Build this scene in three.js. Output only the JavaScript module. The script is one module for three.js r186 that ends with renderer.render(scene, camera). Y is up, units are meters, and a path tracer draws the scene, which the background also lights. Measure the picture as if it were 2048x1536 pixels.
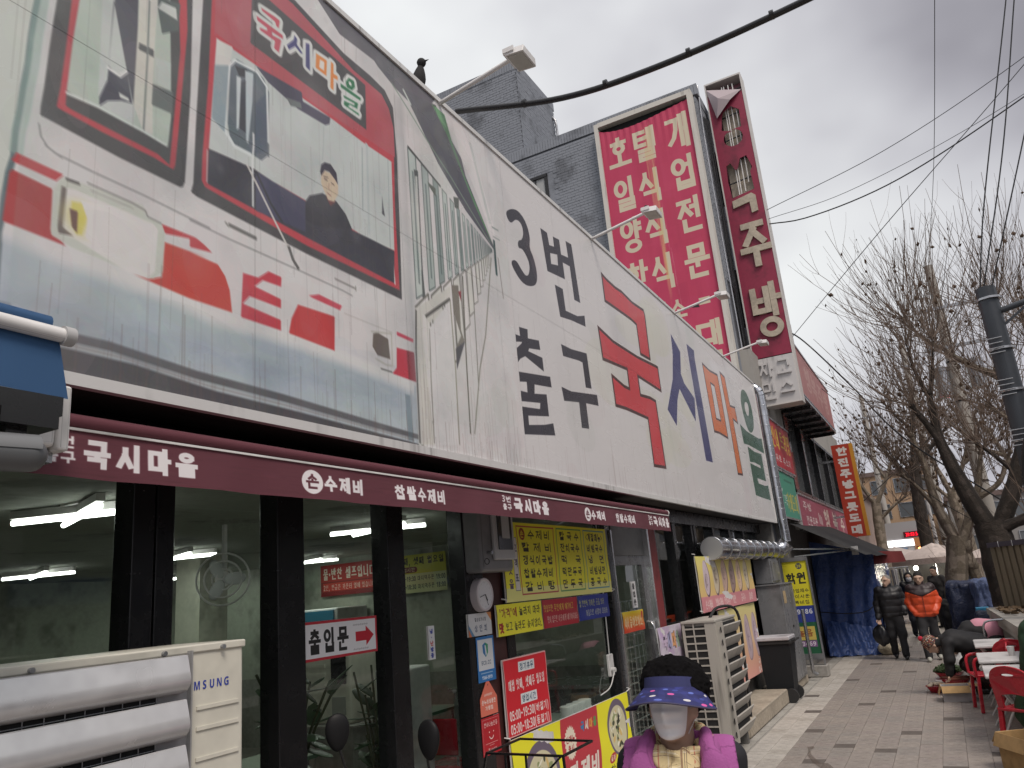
import * as THREE from 'three';
import { mergeGeometries, mergeVertices, toCreasedNormals } from 'three/addons/utils/BufferGeometryUtils.js';
import { RoundedBoxGeometry } from 'three/addons/geometries/RoundedBoxGeometry.js';
import { RectAreaLightUniformsLib } from 'three/addons/lights/RectAreaLightUniformsLib.js';

// ---------- camera, sky, sun, exposure ----------
// Axes: x to the right across the pavement, y up, z = -f where f runs ahead along the street.
const scene = new THREE.Scene();
const camera = new THREE.PerspectiveCamera(52.79, 4 / 3, 0.05, 900);
camera.position.set(0, 1.9, 0);
camera.up.set(0.20045, 0.96102, 0.19043);
camera.lookAt(-0.44411, 1.9 + 0.26239, -0.85669);
const renderer = new THREE.WebGLRenderer({ antialias: true });
renderer.toneMapping = THREE.LinearToneMapping;
renderer.toneMappingExposure = 1.55;
renderer.shadowMap.enabled = true;
RectAreaLightUniformsLib.init();

let seedState = 12345;
const rnd = () => { seedState = (seedState + 0x6d2b79f5) | 0; let t = Math.imul(seedState ^ (seedState >>> 15), 1 | seedState); t = (t + Math.imul(t ^ (t >>> 7), 61 | t)) ^ t; return ((t ^ (t >>> 14)) >>> 0) / 4294967296; };
const seed = (n) => { seedState = n | 0; };
const rr = (a, b) => a + (b - a) * rnd();
const lerp = (a, b, t) => a + (b - a) * t, clamp = (x, a, b) => Math.min(b, Math.max(a, x));
const smooth = (a, b, x) => { const t = clamp((x - a) / (b - a), 0, 1); return t * t * (3 - 2 * t); };
const hash3 = (x, y, z) => { let h = Math.imul(x, 374761393) ^ Math.imul(y, 668265263) ^ Math.imul(z, 2147483647 ^ 0x5bd1e995); h = Math.imul(h ^ (h >>> 13), 1274126177); return ((h ^ (h >>> 16)) >>> 0) / 4294967296; };
function noise3(x, y, z) {
  const ix = Math.floor(x), iy = Math.floor(y), iz = Math.floor(z); let fx = x - ix, fy = y - iy, fz = z - iz;
  fx = fx * fx * (3 - 2 * fx); fy = fy * fy * (3 - 2 * fy); fz = fz * fz * (3 - 2 * fz);
  const L = (a, b, t) => a + (b - a) * t, h = hash3;
  return L(L(L(h(ix, iy, iz), h(ix + 1, iy, iz), fx), L(h(ix, iy + 1, iz), h(ix + 1, iy + 1, iz), fx), fy), L(L(h(ix, iy, iz + 1), h(ix + 1, iy, iz + 1), fx), L(h(ix, iy + 1, iz + 1), h(ix + 1, iy + 1, iz + 1), fx), fy), fz);
}
const fbm = (x, y, z, n = 5) => { let s = 0, a = 0.5, t = 0; for (let i = 0; i < n; i++) { s += a * noise3(x, y, z); t += a; x = x * 2.03 + 7.1; y = y * 2.03 + 3.7; z = z * 2.03 + 1.9; a *= 0.5; } return s / t; };

const SUN = new THREE.Vector3(0.45, 0.8, 0.38).normalize(), THIN = new THREE.Vector3(-0.5, 0.78, -0.5).normalize();
{ // overcast sky: cloud deck seen from below, thicker and thinner patches
  const W = 1024, H = 512, d = new Float32Array(W * H * 4);
  for (let j = 0; j < H; j++) for (let i = 0; i < W; i++) {
    const a = ((i + 0.5) / W - 0.5) * 2 * Math.PI, e = ((j + 0.5) / H - 0.5) * Math.PI;
    const x = Math.cos(a) * Math.cos(e), z = Math.sin(a) * Math.cos(e), y = Math.sin(e), o = (j * W + i) * 4;
    const yy = Math.max(y, 0) + 0.3, k = 1.0 / yy;
    const wx = fbm(x * k * 0.5 + 4.2, z * k * 0.5 + 1.3, 2.1, 3) * 1.2, n = fbm(x * k * 0.8 + wx + 0.9, z * k * 1.0 + wx * 0.6 - 1.7, 0.4, 6);
    const lit = x * THIN.x + y * THIN.y + z * THIN.z, near = Math.pow(Math.max(0, x * SUN.x + y * SUN.y + z * SUN.z), 4); // one side of the deck is thinner; light spreads round the hidden sun
    const bank = Math.exp(-((x - 0.3) ** 2 + (y - 0.42) ** 2 * 1.4 + (z + 0.85) ** 2) / 0.22); // a darker cloud bank hangs over the far end of the street
    const puff = fbm(x * 3.1 + 2.2, y * 4.4 + 0.7, z * 3.1 + 6.1, 5) - 0.5;
    const cover = smooth(0.25, 0.95, n + 0.08 - 0.26 * lit + 0.42 * bank + 0.55 * puff);
    const hor = Math.exp(-Math.max(y, 0) / 0.16) * 0.3 * (0.6 + 0.8 * (1 - n));
    const L = lerp(0.72, 0.17, cover) * (0.85 + 0.3 * Math.max(y, 0)) + hor * 0.8 + 0.3 * near;
    const c = [lerp(0.975, 0.97, cover), lerp(1.0, 0.945, cover), lerp(1.0, 1.08, cover)];
    for (let q = 0; q < 3; q++) d[o + q] = (y < -0.01 ? 0.12 : L * c[q]) * 0.83;
    d[o + 3] = 1;
  }
  const t = new THREE.DataTexture(d, W, H, THREE.RGBAFormat, THREE.FloatType);
  t.mapping = THREE.EquirectangularReflectionMapping; t.magFilter = THREE.LinearFilter; t.minFilter = THREE.LinearFilter; t.needsUpdate = true;
  scene.background = t; scene.environment = t;
}
const sun = new THREE.DirectionalLight(0xfff3e6, 1.5);
sun.position.copy(SUN).multiplyScalar(60).add(new THREE.Vector3(-2, 0, -12)); sun.target.position.set(-2, 0, -12);
sun.castShadow = true; sun.shadow.radius = 40; sun.shadow.mapSize.set(2048, 2048);
Object.assign(sun.shadow.camera, { left: -35, right: 35, top: 35, bottom: -35, near: 1, far: 140 });
scene.add(sun, sun.target);

// ---------- helpers ----------
const V = (x, y, f) => new THREE.Vector3(x, y, -f);
const used = new Map();
const numbered = (n) => { const k = used.get(n) || 0; used.set(n, k + 1); return k ? n + '_' + String(k).padStart(3, '0') : n; };
const col = (c) => Array.isArray(c) ? new THREE.Color().setRGB(c[0], c[1], c[2]) : new THREE.Color(c);
function std(color, roughness = 0.7, metalness = 0, more = {}) { return new THREE.MeshStandardMaterial({ color: col(color), roughness, metalness, ...more }); }
function phys(color, roughness, more = {}) { return new THREE.MeshPhysicalMaterial({ color: col(color), roughness, ...more }); }
// grain textures, real size in metres
function grain(size, metres, fn, srgb = true) {
  const d = new Uint8Array(size * size * 4);
  for (let j = 0; j < size; j++) for (let i = 0; i < size; i++) { const v = fn(i / size, j / size, i, j), o = (j * size + i) * 4; const a = Array.isArray(v) ? v : [v, v, v]; for (let k = 0; k < 3; k++) d[o + k] = clamp(a[k], 0, 1) * 255; d[o + 3] = 255; }
  const t = new THREE.DataTexture(d, size, size); t.wrapS = t.wrapT = THREE.RepeatWrapping; t.magFilter = THREE.LinearFilter; t.minFilter = THREE.LinearMipmapLinearFilter; t.generateMipmaps = true;
  if (srgb) t.colorSpace = THREE.SRGBColorSpace; t.repeat.set(1 / metres, 1 / metres); t.needsUpdate = true; return t;
}
// noise that tiles over the unit square
function tn(u, v, s, z, n = 4) {
  let sum = 0, a = 0.5, t = 0, q = Math.max(1, Math.round(s));
  for (let k = 0; k < n; k++, q *= 2, a *= 0.5) { const x = u * q, y = v * q, ix = Math.floor(x), iy = Math.floor(y), w = z * 31 + k * 7, m = (i) => ((i % q) + q) % q; let fx = x - ix, fy = y - iy; fx = fx * fx * (3 - 2 * fx); fy = fy * fy * (3 - 2 * fy); const x0 = m(ix), x1 = m(ix + 1), y0 = m(iy), y1 = m(iy + 1); sum += a * lerp(lerp(hash3(x0, y0, w), hash3(x1, y0, w), fx), lerp(hash3(x0, y1, w), hash3(x1, y1, w), fx), fy); t += a; }
  return sum / t;
}
const G_mottle = grain(512, 1.6, (u, v) => 0.84 + 0.42 * (tn(u, v, 5, 1) - 0.5) + 0.34 * (tn(u, v, 40, 2, 3) - 0.5), false);
const G_dirt = grain(512, 2.4, (u, v) => { const a = tn(u, v, 6, 3), b = tn(u, v, 60, 4, 2); return 0.95 - 0.4 * smooth(0.5, 0.75, a) - 0.16 * (b - 0.5); }, false);
const G_streak = grain(512, 3.0, (u, v) => { const a = fbm(u * 70 - Math.floor(u) * 70, v * 3.2, 5, 4), b = tn(u, v, 5, 6); return 0.97 - 0.42 * smooth(0.52, 0.8, a) * smooth(0.35, 0.65, b) - 0.06 * b; }, false);
const G_fine = grain(256, 0.25, (u, v) => 0.5 + 0.9 * (tn(u, v, 60, 7, 2) - 0.5), false);
const G_bump = grain(512, 1.0, (u, v) => 0.5 * tn(u, v, 14, 8, 5) + 0.5 * tn(u, v, 90, 9, 2), false);
const G_weave = grain(256, 0.05, (u, v) => 0.5 + 0.25 * Math.sin(u * Math.PI * 48) + 0.25 * Math.sin(v * Math.PI * 48), false);
const G_bark = grain(512, 1.2, (u, v) => { const a = tn(u, v, 8, 11, 4), b = tn(u, v, 40, 12, 3), p = smooth(0.48, 0.54, a), q = 0.62 + 0.38 * p + 0.4 * (b - 0.5); return [q, q * 0.97, q * (0.9 + 0.06 * p)]; }, false);
const G_rough = grain(256, 0.8, (u, v) => 0.55 + 0.6 * (tn(u, v, 10, 13) - 0.4), false);

const M = {
  black: std([0.012, 0.012, 0.013], 0.45, 0, { roughnessMap: G_rough }),
  blackMatte: std([0.015, 0.015, 0.016], 0.85),
  darkFrame: std([0.018, 0.018, 0.02], 0.4, 0.3, { roughnessMap: G_rough }),
  white: std([0.72, 0.71, 0.7], 0.55, 0, { map: G_dirt }),
  cream: std([0.62, 0.6, 0.52], 0.5, 0, { map: G_dirt }),
  alu: std([0.62, 0.63, 0.65], 0.38, 0.85, { roughnessMap: G_rough }),
  steel: std([0.45, 0.46, 0.48], 0.45, 0.8, { roughnessMap: G_rough, map: G_dirt }),
  concrete: std([0.34, 0.325, 0.3], 0.9, 0, { map: G_mottle, bumpMap: G_bump, bumpScale: 0.006 }),
  concreteDark: std([0.17, 0.165, 0.155], 0.9, 0, { map: G_mottle, bumpMap: G_bump, bumpScale: 0.006 }),
  greyPaint: std([0.2, 0.205, 0.215], 0.55, 0.1, { map: G_dirt, roughnessMap: G_rough }),
  redPlastic: std([0.42, 0.02, 0.035], 0.4, 0, { roughnessMap: G_rough }),
  rubber: std([0.02, 0.02, 0.021], 0.75),
  maroon: std([0.105, 0.022, 0.034], 0.75, 0, { bumpMap: G_weave, bumpScale: 0.0006 }),
};
// geometry makers; coordinates (x, y, f) in the world
function box(x0, x1, y0, y1, f0, f1, r = 0) {
  const w = Math.abs(x1 - x0), h = Math.abs(y1 - y0), d = Math.abs(f1 - f0);
  const g = r > 0 && Math.min(w, h, d) > 2.05 * r ? new RoundedBoxGeometry(w, h, d, 1, r) : new THREE.BoxGeometry(w, h, d);
  g.translate((x0 + x1) / 2, (y0 + y1) / 2, -(f0 + f1) / 2); return g.index ? g.toNonIndexed() : g;
}
const cyl = (a, b, ra, rb = ra, n = 12, open = false) => { // a, b: [x, y, f]
  const A = V(...a), B = V(...b), L = A.distanceTo(B), g = new THREE.CylinderGeometry(rb, ra, L, n, 1, open);
  g.applyQuaternion(new THREE.Quaternion().setFromUnitVectors(new THREE.Vector3(0, 1, 0), B.clone().sub(A).normalize())); g.translate((A.x + B.x) / 2, (A.y + B.y) / 2, (A.z + B.z) / 2); return g.toNonIndexed();
};
const tube = (pts, r, n = 8, seg = 0, taper = null) => {
  const c = new THREE.CatmullRomCurve3(pts.map((p) => V(...p)), false, 'centripetal'), s = seg || Math.max(2, pts.length * 4), g = new THREE.TubeGeometry(c, s, r, n, false);
  if (taper) { const P = g.attributes.position, nn = n + 1; for (let i = 0; i <= s; i++) { const q = c.getPointAt(i / s), k = taper(i / s); for (let j = 0; j < nn; j++) { const o = i * nn + j; P.setXYZ(o, q.x + (P.getX(o) - q.x) * k, q.y + (P.getY(o) - q.y) * k, q.z + (P.getZ(o) - q.z) * k); } } g.computeVertexNormals(); }
  return g.toNonIndexed();
};
const bar = (a, b, w, h = w) => { const A = V(...a), B = V(...b), g = new THREE.BoxGeometry(w, h, A.distanceTo(B)); const m = new THREE.Matrix4().lookAt(B, A, Math.abs(B.clone().sub(A).normalize().y) > 0.95 ? new THREE.Vector3(1, 0, 0) : new THREE.Vector3(0, 1, 0)); m.setPosition(A.add(B).multiplyScalar(0.5)); g.applyMatrix4(m); return g.toNonIndexed(); };
const quad = (p, n = 1, m = 1, bump = null) => { // four corners [x,y,f]: bottom-left, bottom-right, top-right, top-left; uv 0..1
  const g = new THREE.PlaneGeometry(1, 1, n, m), P = g.attributes.position, U = g.attributes.uv, c = p.map((q) => V(...q)), t = new THREE.Vector3(), b = new THREE.Vector3();
  const nor = c[1].clone().sub(c[0]).cross(c[3].clone().sub(c[0])).normalize();
  for (let i = 0; i < P.count; i++) { const u = U.getX(i), v = U.getY(i); t.copy(c[0]).lerp(c[1], u); b.copy(c[3]).lerp(c[2], u); t.lerp(b, v); if (bump) t.addScaledVector(nor, bump(u, v)); P.setXYZ(i, t.x, t.y, t.z); }
  g.computeVertexNormals(); return g.toNonIndexed();
};
const extr = (pts, depth, bevel = 0) => { const s = new THREE.Shape(pts.map((p) => new THREE.Vector2(p[0], p[1]))); return new THREE.ExtrudeGeometry(s, { depth, bevelEnabled: bevel > 0, bevelSize: bevel, bevelThickness: bevel, bevelSegments: 1, curveSegments: 6 }); };
const merge = (...gs) => { const l = gs.flat().map((g) => { const q = g.index ? g.toNonIndexed() : g; for (const k of Object.keys(q.attributes)) if (!['position', 'normal', 'uv'].includes(k)) q.deleteAttribute(k); return q; }); return l.length === 1 ? l[0] : mergeGeometries(l, false); };
function wuv(g) { // uv in metres by the way each face points
  const P = g.attributes.position, N = g.attributes.normal, u = new Float32Array(P.count * 2);
  for (let i = 0; i < P.count; i++) { const ax = Math.abs(N.getX(i)), ay = Math.abs(N.getY(i)), az = Math.abs(N.getZ(i)); if (ay >= ax && ay >= az) { u[2 * i] = P.getX(i); u[2 * i + 1] = P.getZ(i); } else if (ax > az) { u[2 * i] = P.getZ(i); u[2 * i + 1] = P.getY(i); } else { u[2 * i] = P.getX(i); u[2 * i + 1] = P.getY(i); } }
  g.setAttribute('uv', new THREE.BufferAttribute(u, 2)); return g;
}
function thing(name, label, category, base = [0, 0, 0], group = null) {
  const o = new THREE.Group(); o.name = numbered(name); o.position.copy(V(...base)); o.userData = { label, category }; if (group) o.userData.group = group; scene.add(o); return o;
}
function worldPos(o) { const p = new THREE.Vector3(); while (o && o !== scene) { p.add(o.position); o = o.parent; } return p; }
function part(parent, name, geo, mat, keepUV = false, label = null) {
  let g = merge(geo); if (!keepUV) wuv(g);
  const p = worldPos(parent); g.translate(-p.x, -p.y, -p.z);
  const m = new THREE.Mesh(g, mat); m.name = name; m.castShadow = m.receiveShadow = true; if (label) m.userData.label = label; parent.add(m); return m;
}
function solo(name, label, category, geo, mat, keepUV = false, group = null) { // a thing that is one mesh, origin at its base
  let g = merge(geo); if (!keepUV) wuv(g); g.computeBoundingBox(); const b = g.boundingBox, c = new THREE.Vector3((b.min.x + b.max.x) / 2, b.min.y, (b.min.z + b.max.z) / 2); g.translate(-c.x, -c.y, -c.z);
  const m = new THREE.Mesh(g, mat); m.name = numbered(name); m.position.copy(c); m.castShadow = m.receiveShadow = true; m.userData = { label, category }; if (group) m.userData.group = group; scene.add(m); return m;
}
function struct(name, geo, mat, keepUV = false) { let g = merge(geo); if (!keepUV) wuv(g); const m = new THREE.Mesh(g, mat); m.name = numbered(name); m.castShadow = m.receiveShadow = true; m.userData.kind = 'structure'; scene.add(m); return m; }
function copyOf(o, base, label, turn = 0) { const c = o.clone(); c.name = numbered(o.name.replace(/_\d{3}$/, '')); c.position.copy(V(...base)); c.rotation.y = turn; c.userData = { ...o.userData }; if (label) c.userData.label = label; scene.add(c); return c; }

// ---------- Hangul lettering, drawn stroke by stroke ----------
const CHO = 'ㄱㄲㄴㄷㄸㄹㅁㅂㅃㅅㅆㅇㅈㅉㅊㅋㅌㅍㅎ', JUNG = 'ㅏㅐㅑㅒㅓㅔㅕㅖㅗㅘㅙㅚㅛㅜㅝㅞㅟㅠㅡㅢㅣ', JONG = ['', 'ㄱ', 'ㄲ', 'ㄱㅅ', 'ㄴ', 'ㄴㅈ', 'ㄴㅎ', 'ㄷ', 'ㄹ', 'ㄹㄱ', 'ㄹㅁ', 'ㄹㅂ', 'ㄹㅅ', 'ㄹㅌ', 'ㄹㅍ', 'ㄹㅎ', 'ㅁ', 'ㅂ', 'ㅂㅅ', 'ㅅ', 'ㅆ', 'ㅇ', 'ㅈ', 'ㅊ', 'ㅋ', 'ㅌ', 'ㅍ', 'ㅎ'];
const JS = {
  'ㄱ': [[0, 0, 1, 0, 1, 1]], 'ㄴ': [[0, 0, 0, 1, 1, 1]], 'ㄷ': [[1, 0, 0, 0, 0, 1, 1, 1]], 'ㄹ': [[0, 0, 1, 0, 1, 0.5, 0, 0.5, 0, 1, 1, 1]],
  'ㅁ': [[0, 0, 1, 0, 1, 1, 0, 1, 0, 0, 1, 0]], 'ㅂ': [[0, 0, 0, 1, 1, 1, 1, 0], [0, 0.5, 1, 0.5]], 'ㅅ': [[0.5, 0, 0.5, 0.3, 0, 1], [0.5, 0.35, 1, 1]], 'ㅇ': 'o',
  'ㅈ': [[0, 0, 1, 0], [0.5, 0, 0.5, 0.3, 0, 1], [0.5, 0.4, 1, 1]], 'ㅊ': [[0.5, -0.06, 0.5, 0.2], [0, 0.24, 1, 0.24], [0.5, 0.24, 0.48, 0.48, 0, 1], [0.5, 0.52, 1, 1]],
  'ㅋ': [[0, 0, 1, 0, 1, 1], [0, 0.48, 1, 0.48]], 'ㅌ': [[1, 0, 0, 0, 0, 1, 1, 1], [0, 0.5, 1, 0.5]], 'ㅍ': [[0, 0, 1, 0], [0.3, 0, 0.3, 1], [0.7, 0, 0.7, 1], [0, 1, 1, 1]],
  'ㅎ': 'h', 'ㄲ': 'ㄱㄱ', 'ㄸ': 'ㄷㄷ', 'ㅃ': 'ㅂㅂ', 'ㅆ': 'ㅅㅅ', 'ㅉ': 'ㅈㅈ',
};
const VV = { 'ㅏ': [[0.45, 0, 0.45, 1], [0.45, 0.45, 1, 0.45]], 'ㅐ': [[0.25, 0.03, 0.25, 0.95], [0.85, 0, 0.85, 1], [0.25, 0.47, 0.85, 0.47]], 'ㅑ': [[0.45, 0, 0.45, 1], [0.45, 0.32, 1, 0.32], [0.45, 0.6, 1, 0.6]], 'ㅒ': [[0.25, 0.03, 0.25, 0.95], [0.85, 0, 0.85, 1], [0.25, 0.35, 0.85, 0.35], [0.25, 0.6, 0.85, 0.6]], 'ㅓ': [[0.7, 0, 0.7, 1], [0, 0.45, 0.7, 0.45]], 'ㅔ': [[0.4, 0.03, 0.4, 0.95], [0.92, 0, 0.92, 1], [-0.15, 0.47, 0.4, 0.47]], 'ㅕ': [[0.7, 0, 0.7, 1], [0, 0.32, 0.7, 0.32], [0, 0.6, 0.7, 0.6]], 'ㅖ': [[0.4, 0.03, 0.4, 0.95], [0.92, 0, 0.92, 1], [-0.15, 0.33, 0.4, 0.33], [-0.15, 0.6, 0.4, 0.6]], 'ㅣ': [[0.6, 0, 0.6, 1]] };
const HV = { 'ㅗ': [[0.5, 0, 0.5, 1], [0, 1, 1, 1]], 'ㅛ': [[0.33, 0, 0.33, 1], [0.67, 0, 0.67, 1], [0, 1, 1, 1]], 'ㅜ': [[0, 0, 1, 0], [0.5, 0, 0.5, 1]], 'ㅠ': [[0, 0, 1, 0], [0.32, 0, 0.32, 1], [0.68, 0, 0.68, 1]], 'ㅡ': [[0, 0.4, 1, 0.4]] };
const CV = { 'ㅘ': 'ㅗㅏ', 'ㅙ': 'ㅗㅐ', 'ㅚ': 'ㅗㅣ', 'ㅝ': 'ㅜㅓ', 'ㅞ': 'ㅜㅔ', 'ㅟ': 'ㅜㅣ', 'ㅢ': 'ㅡㅣ' };
function syllable(ch) { // strokes in a unit square: arrays of points, or {c:[x,y,rx,ry]}
  const code = ch.charCodeAt(0) - 0xac00, out = []; if (code < 0 || code > 11171) return null;
  const c = CHO[Math.floor(code / 588)], v = JUNG[Math.floor(code / 28) % 21], e = JONG[code % 28];
  const put = (s, [x0, y0, x1, y1]) => s.forEach((l) => out.push(l.map((q, i) => i % 2 ? lerp(y0, y1, q) : lerp(x0, x1, q))));
  const jamo = (j, b, slant) => {
    const d = JS[j], [x0, y0, x1, y1] = b;
    if (typeof d === 'string' && d.length === 2) { const m = (x0 + x1) / 2, g = (x1 - x0) * 0.08; jamo(d[0], [x0, y0, m - g, y1], slant); jamo(d[1], [m + g, y0, x1, y1], slant); }
    else if (d === 'o') out.push({ c: [(x0 + x1) / 2, (y0 + y1) / 2, (x1 - x0) / 2, (y1 - y0) / 2] });
    else if (d === 'h') { const h = y1 - y0, w = x1 - x0; put([[0.5, -0.08, 0.5, 0.14], [0.02, 0.24, 0.98, 0.24]], b); out.push({ c: [(x0 + x1) / 2, y0 + h * 0.69, w * 0.34, h * 0.31] }); }
    else if (slant && (j === 'ㄱ' || j === 'ㅋ')) { put([[0, 0, 0.95, 0, 0.85, 0.45, 0.55, 0.8, 0.1, 1.02]], b); if (j === 'ㅋ') put([[0, 0.45, 0.85, 0.45]], b); }
    else put(d, b);
  };
  const f = e.length > 0, fin = (b) => { if (e.length === 2 && !JS[e]) { const m = (b[0] + b[2]) / 2; jamo(e[0], [b[0], b[1], m - 0.06, b[3]]); jamo(e[1], [m + 0.06, b[1], b[2], b[3]]); } else if (f) jamo(e, b); };
  if (VV[v]) { const wide = 'ㅐㅒㅔㅖ'.includes(v), xm = wide ? 0.5 : 0.56; jamo(c, f ? [0.08, 0.1, xm, 0.5] : [0.08, 0.16, xm, 0.82], true); put(VV[v], f ? [wide ? 0.6 : 0.64, 0.03, 0.97, 0.58] : [wide ? 0.6 : 0.64, 0.03, 0.97, 0.98]); fin([0.24, 0.68, 0.88, 0.95]); }
  else if (HV[v]) { jamo(c, f ? [0.22, 0.06, 0.78, 0.33] : [0.18, 0.08, 0.82, 0.48]); put(HV[v], f ? (v === 'ㅗ' || v === 'ㅛ' ? [0.04, 0.38, 0.96, 0.54] : [0.04, 0.48, 0.96, 0.64]) : (v === 'ㅗ' || v === 'ㅛ' ? [0.03, 0.55, 0.97, 0.85] : [0.03, 0.64, 0.97, 0.97])); fin([0.2, 0.7, 0.8, 0.96]); }
  else { const [h, w] = CV[v], wide = 'ㅐㅔ'.includes(w), xm = wide ? 0.5 : 0.56; jamo(c, f ? [0.12, 0.06, xm, 0.3] : [0.12, 0.1, xm, 0.45], true); put(HV[h], f ? [0.03, 0.4, xm + 0.06, 0.55] : [0.03, 0.58, xm + 0.06, 0.8]); put(VV[w], [wide ? 0.62 : 0.66, 0.03, 0.97, f ? 0.6 : 0.98]); fin([0.24, 0.7, 0.86, 0.96]); }
  return out;
}
function letter(ctx, ch, x, y, w, h, lw) {
  const s = syllable(ch);
  if (!s) { if (ch === ' ') return; ctx.save(); ctx.translate(x + w / 2, y + h); ctx.font = `bold ${Math.round(h * 1.28)}px sans-serif`; ctx.textAlign = 'center'; const m = ctx.measureText(ch).width; ctx.scale(Math.min(1, (w * 1.05) / m), 1); ctx.fillText(ch, 0, -h * 0.02); ctx.restore(); return; }
  ctx.lineWidth = lw; ctx.lineJoin = 'miter'; ctx.lineCap = 'square'; const i = lw / 2, X = (q) => x + i + q * (w - lw), Y = (q) => y + i + q * (h - lw);
  for (const l of s) { ctx.beginPath(); if (l.c) ctx.ellipse(X(l.c[0]), Y(l.c[1]), Math.max(1, l.c[2] * (w - lw)), Math.max(1, l.c[3] * (h - lw)), 0, 0, 7); else for (let k = 0; k < l.length; k += 2) (k ? ctx.lineTo : ctx.moveTo).call(ctx, X(l[k]), Y(l[k + 1])); ctx.stroke(); }
}
// text in a box: x, y is the top left corner; width w is shared by all letters
function text(ctx, str, x, y, w, h, color, weight = 0.14, gap = 0.08) {
  ctx.fillStyle = ctx.strokeStyle = color; const unit = (c) => c === ' ' ? 0.45 : syllable(c) ? 1 : /[0-9A-Za-z~]/.test(c) ? 0.6 : 0.38; let total = 0; for (const c of str) total += unit(c);
  const u = w / total; let p = x; for (const c of str) { const cw = u * unit(c); letter(ctx, c, p + cw * gap / 2, y, cw * (1 - gap), h, Math.max(1, Math.min(u, h) * weight)); p += cw; }
}
function canvas(w, h, bg) { const c = document.createElement('canvas'); c.width = w; c.height = h; const x = c.getContext('2d'); if (bg) { x.fillStyle = bg; x.fillRect(0, 0, w, h); } return x; }
function print(ctx, rough = 0.6, more = {}) { const t = new THREE.CanvasTexture(ctx.canvas); t.colorSpace = THREE.SRGBColorSpace; t.anisotropy = 8; return new THREE.MeshStandardMaterial({ map: t, roughness: rough, ...more }); }
const poly = (ctx, a, fill, stroke, lw) => { ctx.beginPath(); for (let i = 0; i < a.length; i += 2) (i ? ctx.lineTo : ctx.moveTo).call(ctx, a[i], a[i + 1]); ctx.closePath(); if (fill) { ctx.fillStyle = fill; ctx.fill(); } if (stroke) { ctx.strokeStyle = stroke; ctx.lineWidth = lw; ctx.stroke(); } };
// ---------- the printed sheet of the big sign: s = metres from its near end, t = metres above its lower edge ----------
const SIGN = { f0: 1.25, f1: 15.12, y0: 2.8, y1: 5.45, x: -2.6, cut: 3.9 };
function grime(ctx, s0, s1) { // rain streaks and scuffs, matter with an outline of its own
  for (let i = 0; i < 520; i++) { const s = rr(s0, s1), t = rr(0, 2.6), n = noise3(s * 1.3, 4, 9); if (rnd() > n * 1.3) continue; ctx.strokeStyle = `rgba(95,88,86,${rr(0.02, 0.12)})`; ctx.lineWidth = rr(0.003, 0.012); ctx.beginPath(); ctx.moveTo(s, t); ctx.lineTo(s + rr(-0.01, 0.01), t - rr(0.1, 0.7)); ctx.stroke(); }
  for (let i = 0; i < 260; i++) { const s = rr(s0, s1), t = rr(0, 0.6); ctx.strokeStyle = `rgba(105,85,80,${rr(0.04, 0.2)})`; ctx.lineWidth = rr(0.003, 0.014); ctx.beginPath(); ctx.moveTo(s, 0); ctx.lineTo(s + rr(-0.01, 0.01), t * rnd()); ctx.stroke(); }
  for (let i = 0; i < 60; i++) { ctx.fillStyle = `rgba(${rnd() > 0.5 ? '190,160,165' : '150,160,150'},${rr(0.03, 0.09)})`; ctx.beginPath(); ctx.ellipse(rr(s0, s1), rr(0, 2.6), rr(0.05, 0.4), rr(0.05, 0.3), rr(0, 3), 0, 7); ctx.fill(); }
}
function line(ctx, a, c, w) { ctx.strokeStyle = c; ctx.lineWidth = w; ctx.lineJoin = 'round'; ctx.beginPath(); for (let i = 0; i < a.length; i += 2) (i ? ctx.lineTo : ctx.moveTo).call(ctx, a[i], a[i + 1]); ctx.stroke(); }
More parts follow.
